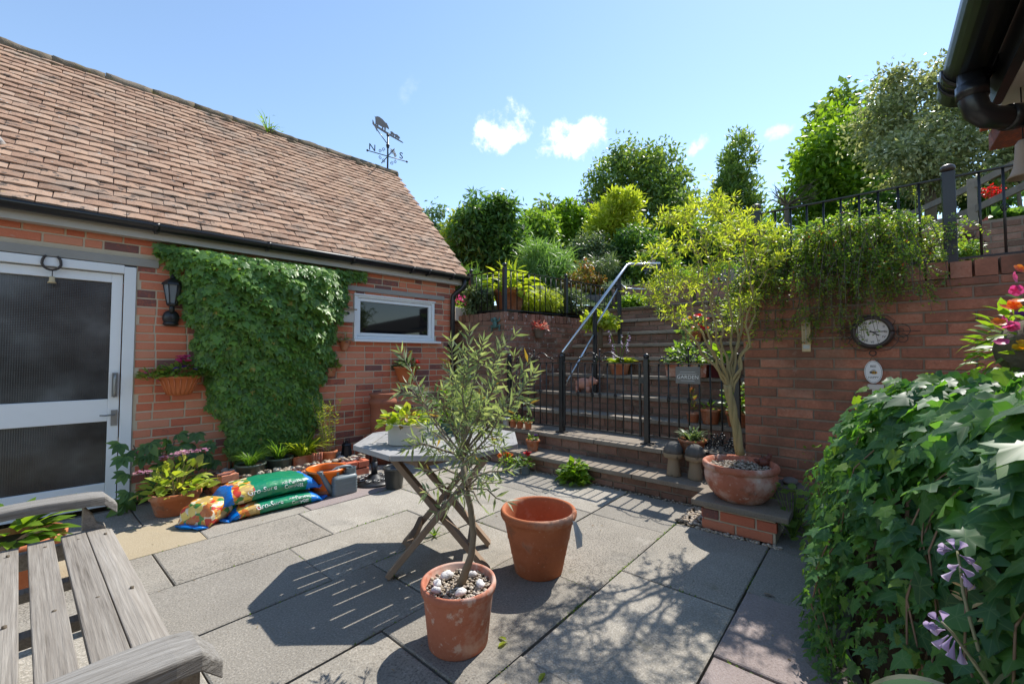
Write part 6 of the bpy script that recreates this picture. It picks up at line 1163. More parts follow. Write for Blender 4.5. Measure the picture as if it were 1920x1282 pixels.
# frog ornament and pot on the retaining wall
t = thing('frog_ornament', 'verdigris frog ornament climbing the corner of the retaining wall', 'ornament', pw(4.195, 3.855, 1.665), AZS); b = MB(); b.sphere((0, -.03, 0), .045, 14, 9, (.8, .55, 1.25)); b.sphere((0, -.035, .065), .034, 12, 8, (1, .7, .8)); b.build('body', M_teal, t)
for s in (1, -1):
    b = MB(); b.tube([(s*.03, -.025, .035), (s*.075, -.02, .05), (s*.07, -.012, .09)], [.014, .011, .007], 7); b.build('arm', M_teal, t); b = MB(); b.tube([(s*.025, -.025, -.04), (s*.08, -.02, -.015), (s*.06, -.015, -.08), (s*.085, -.012, -.095)], [.018, .014, .009, .008], 7); b.build('leg', M_teal, t)
p = ow+np.array([wdir[0], wdir[1], 0])*.60; t = wall_pot('clay wall pot of red and white rosettes on the retaining wall', (p[0], p[1], 1.49), .085, .13, False, mat('brown_clay_pot', [(.13, .10, .08), (.20, .16, .13)], .8, .3, nz=(10, .3)), (math.sin(AZW), -math.cos(AZW))); mound('foliage', t, 190, .12, .10, .12, T_lance(.35), .055, L_redwhite, (0, -.055))
# ================================================================ IVY MOUND, near right
im = pw(2.1, -.1); t = thing('ivy_mound', 'big glossy ivy mound with trailing shoots spilling over the paving at the right', 'ivy', im)
def Hm(p): return 1.13-.66*np.clip((p-2.0)/1.4, 0, 1)**1.2
def qf(p, zr): return .13+.085*np.clip(p-1.5, 0, 2)+.02*np.sin(p*6)-.48*np.clip((1.95-p)/1.05, 0, 1)-(.27+.02*np.sin(p*4))*zr**2.6+.035*np.sin(p*9+zr*8)*np.clip(p-1.6, 0, 1)
def surf(s, p):
    """s 0..1 climbs the front, 1..1.6 runs over the top to the back"""
    H = Hm(p); zr = np.clip(s, 0, 1); q = qf(p, zr)-np.clip(s-1, 0, 1)*.75; z = H*(1-(1-zr)**1.35)+.03*np.sin(p*8+s*3)*zr; return q, z
NM = 7200; s = 1.45*rng.random(NM); p = .80+2.6*rng.random(NM)**.95; q, z = surf(s, p); dpt = .11*rng.random(NM)
endc = np.clip((p-3.1)/.35, 0, 1); z *= (1-.55*endc); q -= .1*endc
P3 = np.stack([p*EP[0]+q*EQ[0], p*EP[1]+q*EQ[1], z], -1); outn = unit(np.where((s > 1)[:, None], np.array([0, 0, 1.0])+0*P3, np.stack([EQ[0]*(1-.75*s), EQ[1]*(1-.75*s), .25+.8*s**2], -1))-np.array([*EP, 0])*(.25+.5*endc)[:, None])
NC = 620; ic = np.arange(NC); pc_ = .80+.06*rng.random(NC); sc_ = rng.random(NC); qc_, zc_ = surf(sc_, pc_); zc_ = Hm(pc_)*rng.random(NC); qc_ = qf(pc_, zc_/Hm(pc_))-.7*rng.random(NC)   # the end that faces the house path
p[ic] = pc_; q[ic] = qc_; z[ic] = zc_; P3[ic] = np.stack([pc_*EP[0]+qc_*EQ[0], pc_*EP[1]+qc_*EQ[1], zc_], -1); outn[ic] = -np.array([*EP, 0])
P3 = P3+outn*(.03-dpt[:, None]); near = np.clip((2.5-p)/1.1, 0, 1)*np.clip((s-.25)/.6, 0, 1)
sz = (.040+.058*near+.012*rng.random(NM))*(.65+.65*rng.random(NM))
lowl = np.clip((p-1.7)/1.3, 0, 1)*.7+.35*np.clip(.9-s, 0, 1); rk = rng.random(NM); young = (rk < .05+.22*lowl) & (dpt < .06) & (sz < .09); fresh = ~young & (rk > 1-.15-.60*lowl); sz = np.where(young, sz*.68, sz)*(1-.12*fresh)
nm = unit(outn+rdir(NM)*.45+np.array([0, 0, .15])); ax = unit(np.array([-EP[0]*.25+EQ[0]*.4, -EP[1]*.25+EQ[1]*.4, -.85])+rdir(NM)*.6)
L0 = P3-im
scr = np.array([(sz[i]/pix(P3[i])[2]*(1.3-dpt[i]*6) if inview(P3[i]) else 0) for i in range(NM)]); big = np.zeros(NM, bool); big[np.argsort(-scr)[:290]] = True
for vk in range(3):
    for fm, mm in ((fresh, L_ivym), (~fresh, L_ivyn)): w_ = ~big & ~young & fm & (np.arange(NM) % 3 == vk); leaves('leaves', T_ivy(vk), L0[w_], ax[w_], nm[w_], sz[w_], mm, t)
leaves('young_leaves', T_ivy(1), L0[~big & young]+outn[~big & young]*.03, ax[~big & young], nm[~big & young], sz[~big & young], L_ivyy, t)
for fm, mm in ((fresh | young, L_ivym), (~fresh & ~young, L_ivyn)): w_ = big & fm; pieces(t, 'leaf', [T_mesh(T_ivy(vk), 'leaf', mm) for vk in range(3)], leaf_mats(L0[w_], ax[w_], nm[w_], sz[w_]), mm)
b = MB(); secs = []
for pp in np.linspace(.88, 3.3, 18):
    e = max(0, (pp-3.0)/.35); sec = []
    for ss in np.linspace(0, 1.7, 14): qq, zz = surf(np.array(ss), np.array(pp)); sec.append(pw(pp, float(qq)-.13, max(-.02, float(zz)*(1-.55*min(1, e))-.10))-im)
    sec += [pw(pp, -.75, .2)-im, pw(pp, -.75, -.02)-im]; secs.append(sec)
b.loft(secs); b.build('woody_core', M_soil, t)
b = MB(); YP, YA, YN, YS = [], [], [], []
shoots = [((1600, 850), (1545, 832), (1502, 848), 2.75), ((1590, 900), (1520, 900), (1490, 925), 2.8), ((1560, 960), (1500, 985), (1440, 1005), 2.9), ((1560, 1010), (1500, 1040), (1475, 1062), 2.75), ((1560, 1060), (1500, 1075), (1468, 1080), 2.6), ((1580, 1130), (1530, 1190), (1490, 1215), 2.15), ((1600, 1100), (1555, 1160), (1515, 1180), 2.2), ((1640, 960), (1610, 1040), (1598, 1060), 1.9), ((1660, 900), (1650, 1000), (1640, 1040), 1.8), ((1800, 870), (1860, 900), (1870, 980), 1.25), ((1780, 970), (1840, 1010), (1875, 1028), 1.25), ((1700, 1100), (1700, 1200), (1695, 1250), 1.5), ((1760, 830), (1765, 870), (1770, 880), 1.35), ((1590, 950), (1545, 960), (1500, 1010), 2.7), ((1640, 1180), (1600, 1230), (1560, 1270), 1.95), ((1560, 900), (1530, 870), (1515, 862), 2.75), ((1600, 1020), (1560, 1090), (1530, 1110), 2.3)]
for a, m_, e, d in shoots:
    A, Mi, E_ = at(*a, d+.08), at(*m_, d), at(*e, d-.03); path = [A*(1-u)**2+2*Mi*u*(1-u)+E_*u*u-im for u in np.linspace(0, 1, 9)]; b.tube(path, np.linspace(.0028, .0012, 9), 5)
    for i in range(2, 9):
        dd = unit(path[min(i+1, 8)]-path[i-1]); w = rdir(1)[0]; w = unit(w-dd*(w@dd)); c = path[i]+w*.018; b.tube([path[i], c], .0009, 4, False); YP.append(c); YA.append(unit(w+dd*.4)); YN.append(unit(np.array([0, 0, 1])+rdir(1)[0]*.5)); YS.append((.040-.003*i)*(.7+.5*rng.random()))
for k in range(15):
    p0 = rng.uniform(1.25, 3.1); dp = rng.uniform(-.25, .25); run = []
    for s_ in np.linspace(.05, 1.0, 9): pp = p0+dp*s_+.03*math.sin(s_*9+k); qq, zz = surf(np.array(s_), np.array(pp)); run.append(pw(pp, float(qq)-.012+.03*math.sin(s_*14+k*2), float(zz))-im)
    b.tube(run, np.linspace(.0034, .0015, 9), 5)
b.build('shoots', mat('ivy_stem', [(.16, .10, .07), (.26, .16, .10)], .7, .3, nz=(20, .4)), t); leaves('shoot_leaves', T_ivy(), np.array(YP), np.array(YA), np.array(YN), np.array(YS), L_ivyy, t)
# hosta at the bottom right
hb_ = at(1850, 1282, .95); hb_[2] = 0; t = thing('flowering_hosta', 'variegated hosta in flower at the bottom right with drooping lilac bells', 'hosta', hb_)
b = MB()
def hstalk(pts, d, m=L_olive): P = [at(x, y, d+k*.01)-hb_ for k, (x, y) in enumerate(pts)]; b.tube(P, np.linspace(.0042, .0022, len(P)), 7); return P
S1 = hstalk([(1862, 1380), (1845, 1250), (1820, 1165), (1806, 1110), (1800, 1060), (1795, 1032)], .88); S2 = hstalk([(1900, 1370), (1850, 1275), (1815, 1225), (1785, 1185), (1765, 1165)], .80)
b.build('flower_stalk', mat('hosta_stalk', [(.22, .20, .12), (.30, .28, .17)], .6, .3, nz=(20, .4)), t)
def bell_flower(c, d, L_=.045, r=.011):
    d = unit(np.array(d, float)); u = unit(np.cross(d, [.3, .2, .9])); v = np.cross(d, u); bb = MB(); secs = []
    for s_, q_ in ((0, .18), (.25, .25), (.5, .5), (.75, .9), (.92, 1.15), (1.0, 1.35)): secs.append([c+d*L_*s_+(u*math.cos(a)+v*math.sin(a))*r*q_*(1+(.16*math.cos(3*a) if s_ > .6 else 0)) for a in np.linspace(0, 2*math.pi, 13)[:-1]])
    bb.loft(secs, False); bb.build('flower', P_lilac, t)
for (x, y, d, dx, dy, dz, l) in ((1790, 1028, .88, -.3, 0, .9, .03), (1785, 1030, .88, -.8, .1, .4, .034), (1798, 1030, .87, .5, 0, .7, .028), (1800, 1040, .88, 1, .2, -.35, .05), (1815, 1050, .87, 1, 0, -.6, .046), (1798, 1058, .88, -1, 0, -.2, .03), (1792, 1066, .87, -.9, .1, -.7, .048), (1803, 1080, .88, .8, 0, -.8, .046), (1806, 1075, .86, .6, .2, -1, .044), (1780, 1032, .88, -1, 0, .1, .03), (1800, 1062, .86, .9, 0, -.5, .04),
    (1762, 1165, .80, -.6, 0, .7, .03), (1757, 1172, .80, -1, 0, .2, .032), (1768, 1165, .79, .1, 0, 1, .028), (1772, 1180, .80, -1, 0, .05, .036), (1778, 1190, .79, -.8, .1, -.6, .05), (1790, 1200, .80, -.3, 0, -1, .052), (1765, 1178, .79, -.9, 0, .4, .03), (1800, 1212, .80, .1, 0, -1, .046), (1785, 1192, .78, -.7, 0, -.8, .046)):
    bell_flower(at(x, y, d)-hb_, R2*dx+F2*dy+np.array([0, 0, dz-.15]), l*.62, .0052)
bp = [at(x, y, .87)-hb_ for x, y in ((1803, 1100), (1812, 1108), (1800, 1115), (1822, 1140), (1806, 1125), (1832, 1165))]; leaves('bracts', T_oval(.3), np.array(bp), np.array([R2*s_+np.array([0, 0, .6]) for s_ in (-1, 1, -1, 1, -1, 1)]), rdir(6), .026, M_cream, t, None)
HP = [at(x, y, d)-hb_ for x, y, d in ((1830, 1330, .85), (1850, 1330, .90), (1880, 1330, .8), (1800, 1340, .9), (1900, 1310, .95), (1860, 1350, .75))]; HA = [-R2*1.0+np.array([0, 0, .28])+F2*.1, R2*.25+np.array([0, 0, .55])-F2*.1, R2*.9+np.array([0, 0, .4]), -R2*.8-F2*.3+np.array([0, 0, .1]), R2*.2+F2*.6+np.array([0, 0, .5]), R2*.5-F2*.6+np.array([0, 0, .2])]
def T_hosta(w=.52):
    V, F = [], []; n = 9
    for i in range(n):
        s_ = i/(n-1); ww = w/2*math.sin(math.pi*min(1, s_*.93+.05))**.8*(1-s_*.35)
        for k, kf in enumerate((-1, -.9, -.45, 0, .45, .9, 1)): V.append((s_, ww*kf, .07*abs(kf)**1.2-.34*s_*s_+.010*math.cos(k*3.1)))
    for i in range(n-1):
        for k in range(6): a = i*7+k; F.append((a, a+7, a+8, a+1))
    return np.array(V), tri(F)
V, Fm = T_hosta(); rim = np.array([any((v % 7) in (0, 6) for v in f) for f in Fm])
L_host = lm('hosta_blade', [(.02, .075, .03), (.035, .11, .04)], (1.7, 1.7, .6), .3, rough=.65, spec=.15); L_hrim = lm('hosta_margin', [(.48, .48, .36), (.58, .58, .46)], (1.1, 1.1, .8), .3)
for HPi, HAi in zip(HP, HA):
    o = leaves('leaf', (V, Fm[~rim]), [HPi], [HAi], [np.array([0, 0, 1.0])-np.array(HAi)*.1], .22, L_host, t, None); leaves('leaf_margin', (V, Fm[rim]), [HPi], [HAi], [np.array([0, 0, 1.0])-np.array(HAi)*.1], .22, L_hrim, o, None)
b = MB(); b.lathe(pot_prof(.11, .15, .30), 30); b.build('pot', M_terra, t); b = MB()
for HPi in HP: b.tube([(0, 0, .28), np.array(HPi)*.7+np.array([0, 0, .05]), HPi], .006, 6)
b.build('leaf_stalk', L_mid, t)
# ================================================================ HOUSE CORNER, near right
hs = pw(1.95, -.5); t = thing('house', 'corner of a brick house with black gutter at the top right', 'house', hs, PA)
def hl(p, q, z): return (p-1.95, q+.5, z)
b = MB(); b.box(hl(.0, -1.6, 1.05), (3.9, 2.2, 2.1)); b.build('wall', M_cbrick, t)
for k in range(3): b = MB(); b.box(hl(2.27-.02*k, -.43+.015*k, 2.035+.074*k), (.215, .14+.02*k, .065)); b.build('corbel_brick', M_brick, t, bevel=.003)
b = MB(); b.add([hl(-1.9, -.215, 2.115), hl(2.02, -.215, 2.115), hl(2.02, -2.7, 4.2), hl(-1.9, -2.7, 4.2), hl(-1.9, -.215, 2.16), hl(2.02, -.215, 2.16), hl(2.02, -2.7, 4.25), hl(-1.9, -2.7, 4.25)], [(3, 2, 1, 0), (4, 5, 6, 7), (0, 1, 5, 4), (1, 2, 6, 5), (2, 3, 7, 6), (3, 0, 4, 7)]); b.build('roof', M_tile, t)
b = MB(); b.box(hl(.0, -.315, 2.06), (3.92, .022, .11)); b.build('fascia', M_black, t); b = MB(); b.box(hl(.08, -.42, 2.012), (3.98, .185, .012)); b.build('soffit', M_housewhite, t)
b = MB(); b.add([hl(2.035, -.30, 2.00), hl(2.035, -.30, 2.11), hl(2.035, -1.3, 2.95), hl(2.035, -1.3, 2.83), hl(2.06, -.30, 2.00), hl(2.06, -.30, 2.11), hl(2.06, -1.3, 2.95), hl(2.06, -1.3, 2.83)], [(0, 1, 2, 3), (7, 6, 5, 4), (0, 4, 5, 1), (1, 5, 6, 2), (2, 6, 7, 3), (3, 7, 4, 0)]); b.build('bargeboard', M_housewhite, t)
b = MB(); gq, gz = -.245, 2.105; prof = [(math.cos(a), math.sin(a)) for a in np.linspace(math.pi, 2*math.pi, 13)]
def gsec(p, r): return [hl(p, gq+r*c, gz+r*1.05*s_) for c, s_ in prof]+[hl(p, gq+r*.92*c, gz+r*.97*s_) for c, s_ in prof[::-1]]
b.loft([gsec(-1.9, .055), gsec(2.0, .055)]); b.sphere(hl(2.0, gq, gz-.002), .053, 16, 8, (.12, 1, 1.05)); gu = b.build('gutter', M_gutter, t)
b = MB(); b.loft([gsec(1.83, .060), gsec(1.86, .061)]); b.loft([gsec(1.90, .062), gsec(1.925, .060)]); b.loft([gsec(1.86, .058), gsec(1.90, .058)]); b.build('outlet', M_gutter, gu)
b = MB(); b.tube([hl(1.80, gq, gz-.05), hl(1.80, gq, gz-.13), hl(1.802, gq-.008, gz-.165), hl(1.81, gq-.03, gz-.188), hl(1.825, gq-.06, gz-.195), hl(1.90, gq-.17, gz-.19), hl(1.915, gq-.195, gz-.20), hl(1.92, gq-.205, gz-.225), hl(1.92, gq-.21, gz-.27), hl(1.92, gq-.215, 0)], .031, 16); 
for a, e in (((1.80, gq, gz-.085), (1.80, gq, gz-.125)), ((1.83, gq-.068, gz-.195), (1.847, gq-.093, gz-.194)), ((1.885, gq-.147, gz-.191), (1.897, gq-.165, gz-.191)), ((1.92, gq-.209, gz-.25), (1.92, gq-.21, gz-.31))): b.tube([hl(*a), hl(*e)], .0355, 16)
b.build('downpipe', M_gutter, t)
c = at(1920, 305, 1.22); t = thing('clay_bell', 'buff clay bell hanging beside the downpipe at the right edge', 'bell', c); t.scale = (.8, .8, .8); b = MB(); b.lathe([(0, .085), (.012, .083), (.020, .07), (.022, .03), (.026, -.01), (.036, -.04), (.045, -.052), (.040, -.054), (.02, -.02), (0, .05)], 28); b.build('bell', M_bell, t); b = MB(); b.tube([(0, 0, .084), (0, 0, .30)], .002, 4); b.build('cord', M_ink, t)
# hanging basket at the right edge
c = at(1985, 655, 1.42); t = thing('hanging_basket', 'hanging basket of orange and pink flowers spilling in at the right edge', 'hanging basket', c); b = MB(); b.sphere((0, 0, 0), .15, 18, 10, (1, 1, .8)); b.build('basket', M_bark, t)
n = 300; d = rdir(n); P = d*np.array([.16, .16, .16])*(.75+.45*rng.random(n))[:, None]; leaves('foliage', T_oval(.55), P, unit(d+rdir(n)*.6), unit(np.array([0, 0, 1])+rdir(n)*.5), .055*(.6+.6*rng.random(n)), L_bright, t)
n = 70; d = rdir(n); P = d*np.array([.16, .16, .18])*(.8+.35*rng.random(n))[:, None]; leaves('trailing_leaves', T_blade(.14, .9), P, unit(d+np.array([0, 0, -.2])), unit(np.array([0, 0, 1])+rdir(n)*.4), .075*(.6+.6*rng.random(n)), L_mid, t)
for (x, y, m) in ((1912, 505, P_orange), (1900, 520, P_pink), (1905, 545, P_pink), (1908, 565, P_orange), (1885, 577, P_orange), (1900, 572, P_orange), (1872, 605, P_orange), (1880, 602, P_pink), (1890, 614, P_pink), (1898, 612, P_pink), (1915, 592, P_purple), (1878, 642, P_pink), (1912, 652, P_yellow), (1918, 645, P_yellow), (1882, 735, P_red)):
    flowers(t, [at(x, y, 1.36+.05*rng.random())-c], .020, m, petals=5, up=tuple(-F2*.6+np.array([0, 0, .6])))
# ================================================================ COTONEASTER over the clock wall
cb = pw(3.98, .2, 1.82); t = thing('cotoneaster', 'arching small leaved shrub hanging over the top of the clock wall', 'shrub', cb); b = MB(); LP, LA, LN, LS = [], [], [], []
def spray(P, rr, n, sz):
    b.tube(P, np.linspace(rr, rr*.35, len(P)), 4, False); P = np.array(P); seg = np.linalg.norm(np.diff(P, axis=0), axis=1).sum()
    for s_ in np.linspace(.12, 1, n):
        f = s_*(len(P)-1); i = min(int(f), len(P)-2); c = P[i]+(P[i+1]-P[i])*(f-i); d = unit(P[i+1]-P[i]); r = rdir(1)[0]; w = unit(np.cross(d, r))
        for g in (1, -1): LP.append(c+w*g*.004); LA.append(unit(d*.5+w*g)); LN.append(unit(np.array([0, 0, .9])+rdir(1)[0]*.6)); LS.append(sz*(.7+.6*rng.random()))
for k in range(150):
    q0 = rng.uniform(-.26, .66)+rng.normal()*.05; up = rng.uniform(.04, .40)*(1 if q0 < .4 else .8); out = rng.uniform(.12, .50); dn = rng.uniform(.05, .55)*(1.0 if q0 > -.02 else .5); sd = rng.normal()*.16+(.10 if q0 > .35 else 0)
    A = np.array([3.98+rng.uniform(-.06, .12), q0, 1.80]); Q = [A, A+np.array([-.05*out, sd*.25, up*.8]), A+np.array([-.45*out, sd*.6, up]), A+np.array([-.85*out, sd*.9, up*.5-dn*.35]), A+np.array([-1.0*out, sd*1.1, up*.1-dn])]
    P = [pw(*a)-cb for a in Q]; P = [P[0], (P[0]+P[1])/2, P[1], (P[1]+P[2])/2+np.array([0, 0, .01]), P[2], (P[2]+P[3])/2+np.array([0, 0, .012]), P[3], (P[3]+P[4])/2, P[4]]
    spray(P, .004, 22, .023)
    for _ in range(4): i = rng.integers(3, 8); e = P[i]+unit(rdir(1)[0]*.8+np.array([0, 0, -.25])+(P[min(i+1, 8)]-P[i])*8)*rng.uniform(.06, .16); spray([P[i], (P[i]+e)/2+np.array([0, 0, .012]), e], .0018, 9, .021)
for k in range(90):                                          # dome above the coping
    q0 = rng.uniform(-.30, .62); a = rng.uniform(0, 6.28); o_ = rng.uniform(.08, .30); up = rng.uniform(.18, .42); A = np.array([4.02, q0, 1.80]); P = [pw(*(A+np.array([o_*math.cos(a)*s_, o_*math.sin(a)*s_*1.2, up*math.sin(min(1, s_)*1.9)]))) - cb for s_ in np.linspace(0, 1.15, 7)]
    spray(P, .0035, 20, .023)
    for _ in range(4): i = rng.integers(2, 7); e = P[i]+rdir(1)[0]*.11+np.array([0, 0, -.01]); spray([P[i], (P[i]+e)/2+np.array([0, 0, .012]), e], .0018, 9, .021)
for (pts, d) in (([(1700, 480), (1735, 455), (1765, 470), (1790, 510)], 3.2), ([(1660, 470), (1700, 430), (1745, 430), (1780, 455)], 3.3), ([(1620, 450), (1650, 410), (1690, 400), (1730, 415)], 3.4), ([(1500, 500), (1480, 470), (1462, 480), (1450, 520)], 3.35), ([(1520, 480), (1500, 445), (1478, 440), (1462, 465)], 3.4), ([(1600, 560), (1640, 545), (1690, 560), (1730, 585), (1760, 600)], 3.05), ([(1560, 540), (1600, 530), (1650, 560), (1690, 600)], 3.0), ([(1740, 540), (1775, 530), (1800, 550)], 3.1), ([(1540, 470), (1565, 420), (1590, 380), (1620, 372), (1655, 385)], 3.3), ([(1560, 450), (1590, 400), (1630, 390), (1665, 400)], 3.25), ([(1570, 460), (1600, 415), (1640, 410), (1675, 420)], 3.3), ([(1680, 560), (1700, 560), (1725, 580), (1745, 600)], 3.0), ([(1640, 560), (1665, 590), (1680, 620), (1670, 640)], 2.95), ([(1545, 560), (1530, 600), (1515, 640)], 3.1), ([(1580, 560), (1575, 590), (1570, 610)], 3.1), ([(1500, 560), (1490, 600), (1470, 625)], 3.15)):
    P = [at(x, y, d)-cb for x, y in pts]; spray(P, .004, 26, .022)
    for _ in range(6): i = rng.integers(1, len(P)); e = P[i]+rdir(1)[0]*.08+np.array([0, 0, -.03]); spray([P[i], (P[i]+e)/2, e], .0018, 8, .02)
b.build('stems', M_bark, t); leaves('foliage', T_dia(.62), np.array(LP), np.array(LA), np.array(LN), np.array(LS), L_coton, t)
# ================================================================ GARDEN BEYOND
def gz(w): p, q = w[:2]@EP, w[:2]@EQ; return hz(p, q)
def shrub(name, label, x, y0, y1, hwpx, d, T, size, m, nclump=60, npl=40, crad=.22, cat='shrub', group=None, lobes=None, droop=.2, depthf=.9, shell=.5, limbs=10, base=None):
    """a shrub or tree whose crown spans the given picture heights at distance d"""
    k = d/FPX; hw_ = hwpx*k; c = at(x, (y0+y1)/2, d); hh = (y1-y0)/2*k; bz = base if base is not None else min(gz(c), c[2]-hh*.9); bpt = np.array([c[0], c[1], bz])
    blobs = [(c, (hw_*.72, hw_*.72*depthf, hh*.74))]
    for (fx, fy, fr) in (lobes or ((-.5, -.25, .5), (.5, -.2, .5), (-.15, .5, .5), (.3, .45, .45), (-.45, .25, .42), (.5, .2, .42))):
        blobs.append((c+R2*hw_*fx+np.array([0, 0, hh*fy])+F2*hw_*.3*rng.normal(), (hw_*fr, hw_*fr*depthf, hh*fr)))
    return tree(name, label, cat, bpt, (c[0], c[1], c[2]-hh*.25), max(.03, hw_*.07), blobs, nclump, npl, crad, T, size, m, None, limbs, group, shell, droop)
tree_l = ((-.62, -.15, .42), (.62, -.2, .42), (-.2, .6, .42), (.25, .55, .4), (-.5, .3, .4), (.55, .25, .38), (0, -.5, .5), (-.75, -.45, .28), (.75, -.5, .28))
shrub('broadleaf_tree', 'large round crowned dark green tree behind the golden shrub', 1195, 235, 520, 112, 20, T_oval(.55), .20, L_far, 300, 60, .60, 'tree', None, ((-.42, .30, .46), (.40, .28, .46), (0, .42, .46), (-.66, -.12, .40), (.66, -.15, .40), (-.2, -.2, .55), (.3, -.3, .5), (-.78, -.40, .28), (.8, -.42, .30), (-.15, .66, .24), (.22, .62, .24)), limbs=26)
shrub('conical_tree', 'narrow pointed dark green tree right of the large round tree', 1378, 255, 520, 62, 22, T_lance(.36), .27, L_far, 190, 56, .48, 'tree', None, ((0, .72, .3), (-.1, .45, .4), (.15, .4, .42), (-.5, -.3, .45), (.55, -.35, .5), (-.1, 0, .6), (.8, -.6, .3), (-.7, -.6, .35)), droop=-.5, limbs=20)
shrub('walnut_tree', 'bright green broad leaved tree beyond the railing on the right', 1590, 185, 480, 118, 13, T_oval(.5), .19, L_bright, 260, 50, .46, 'tree', None, ((-.62, -.30, .42), (.5, .2, .5), (-.30, .22, .46), (.0, .50, .46), (.5, .55, .4), (-.8, -.1, .25), (-.85, -.6, .28), (0, -.5, .55), (.4, -.5, .5), (-.55, .15, .34)), limbs=22)
shrub('holly_tree', 'pale variegated tree with a grey trunk behind the wooden rail fence', 1735, 118, 400, 135, 8.6, T_oval(.5), .095, L_vari, 300, 66, .34, 'tree', None, ((-.72, -.45, .34), (.7, -.4, .36), (-.25, .66, .30), (.1, .78, .24), (.38, .6, .32), (-.55, .2, .36), (.62, .2, .36), (0, -.3, .5), (-.9, -.6, .2), (.9, -.1, .22)), limbs=26, shell=.4)
for k, (x, y0, d) in enumerate(((1588, 150, 27), (1655, 150, 29), (1535, 195, 30))):
    shrub('poplar_tree', ['dark pointed tree top left of two rising above the bright green tree', 'dark pointed tree top right of two rising above the bright green tree', 'lower dark tree top at the left shoulder of the bright green tree'][k], x, y0, 420, 38, d, T_dia(.6), .40, L_far, 90, 36, .8, 'tree', 'dark tree tops beyond the garden', None, limbs=8)
shrub('bay_bush', 'dense dark green rounded bush in the middle distance left of centre', 915, 368, 560, 72, 9, T_lance(.32), .16, L_dark, 190, 60, .26, 'shrub', None, None, limbs=10, droop=.55)
shrub('golden_bush', 'bright yellow leaved shrub in front of the large round tree', 1152, 372, 470, 52, 11, T_lance(.35), .15, L_gold, 100, 52, .26, 'shrub', None, ((-.4, .3, .5), (.3, .5, .45), (0, .7, .35), (.55, -.2, .4), (-.6, -.3, .4)), droop=-.4)
shrub('dark_bush', 'dark green shrub under the golden leaves by the steps', 1188, 428, 545, 58, 10, T_oval(.5), .10, L_dark, 130, 52, .26)
shrub('olive_bush', 'grey green rounded shrub left of the golden leaves', 1105, 440, 540, 48, 9.5, T_oval(.5), .07, L_grey, 120, 56, .22)
shrub('feathery_bush', 'soft feathery light green shrub behind the middle of the wall railing', 1015, 455, 570, 58, 8.2, T_blade(.05, .7), .24, L_feather, 100, 60, .22, droop=-.3)
shrub('buddleia_bush', 'loose green shrub with dark purple flower spikes on the skyline', 1072, 385, 470, 46, 14, T_oval(.4), .20, L_bright, 80, 44, .34)
shrub('hedge_bush', 'yellow green leafy shrub between the dark rounded bush and the skyline shrubs', 1000, 395, 520, 40, 11, T_oval(.5), .14, L_mid, 100, 46, .3)
shrub('leafy_bush', 'mid green bush on the skyline left of the purple spikes', 1035, 385, 470, 36, 16, T_oval(.5), .22, L_far, 70, 40, .4)
shrub('yellow_bush', 'yellowish variegated bush at the left foot of the dark rounded bush', 868, 400, 500, 34, 9.6, T_oval(.5), .12, L_lime, 70, 44, .24)
shrub('birch_tree', 'pale grey green birch rising behind the garage roof', 808, 378, 560, 40, 19, T_dia(.5), .22, L_blue, 110, 46, .5, 'tree', None, None, droop=.6)
shrub('low_bush', 'blue green spreading bush behind the left end of the wall railing', 868, 505, 610, 44, 7.2, T_blade(.06, .8), .22, L_dark, 80, 50, .22)
shrub('lilac_bush', 'lilac flowering bush at the top right of the handrail', 1222, 470, 530, 34, 8.6, T_oval(.5), .10, L_mid, 60, 40, .2)
for k, (x, y0, y1, hw_, d, m, lab) in enumerate(((960, 410, 520, 50, 15, L_mid, 'leafy green distant shrub between the dark rounded bush and the feathery shrub'), (1040, 405, 520, 50, 17, L_bright, 'fresh green distant shrub behind the feathery shrub'), (1120, 405, 520, 55, 17, L_mid, 'green distant shrub behind the golden shrub'), (1270, 390, 520, 60, 17, L_mid, 'green distant shrub behind the willow crown'), (1340, 410, 520, 60, 16, L_dark, 'dark distant shrub right of the willow crown'), (1440, 415, 520, 70, 15, L_mid, 'green distant shrub behind the left end of the upper railing'), (1620, 370, 500, 80, 14, L_bright, 'sunny green undergrowth below the bright green tree'), (845, 430, 560, 45, 15, L_grey, 'grey green distant shrub beside the garage roof edge'))):
    shrub('distant_shrub', lab, x, y0, y1, hw_, d, T_oval(.5), .17, m, 80, 44, .36, 'shrub', None, None, limbs=8, shell=.35)
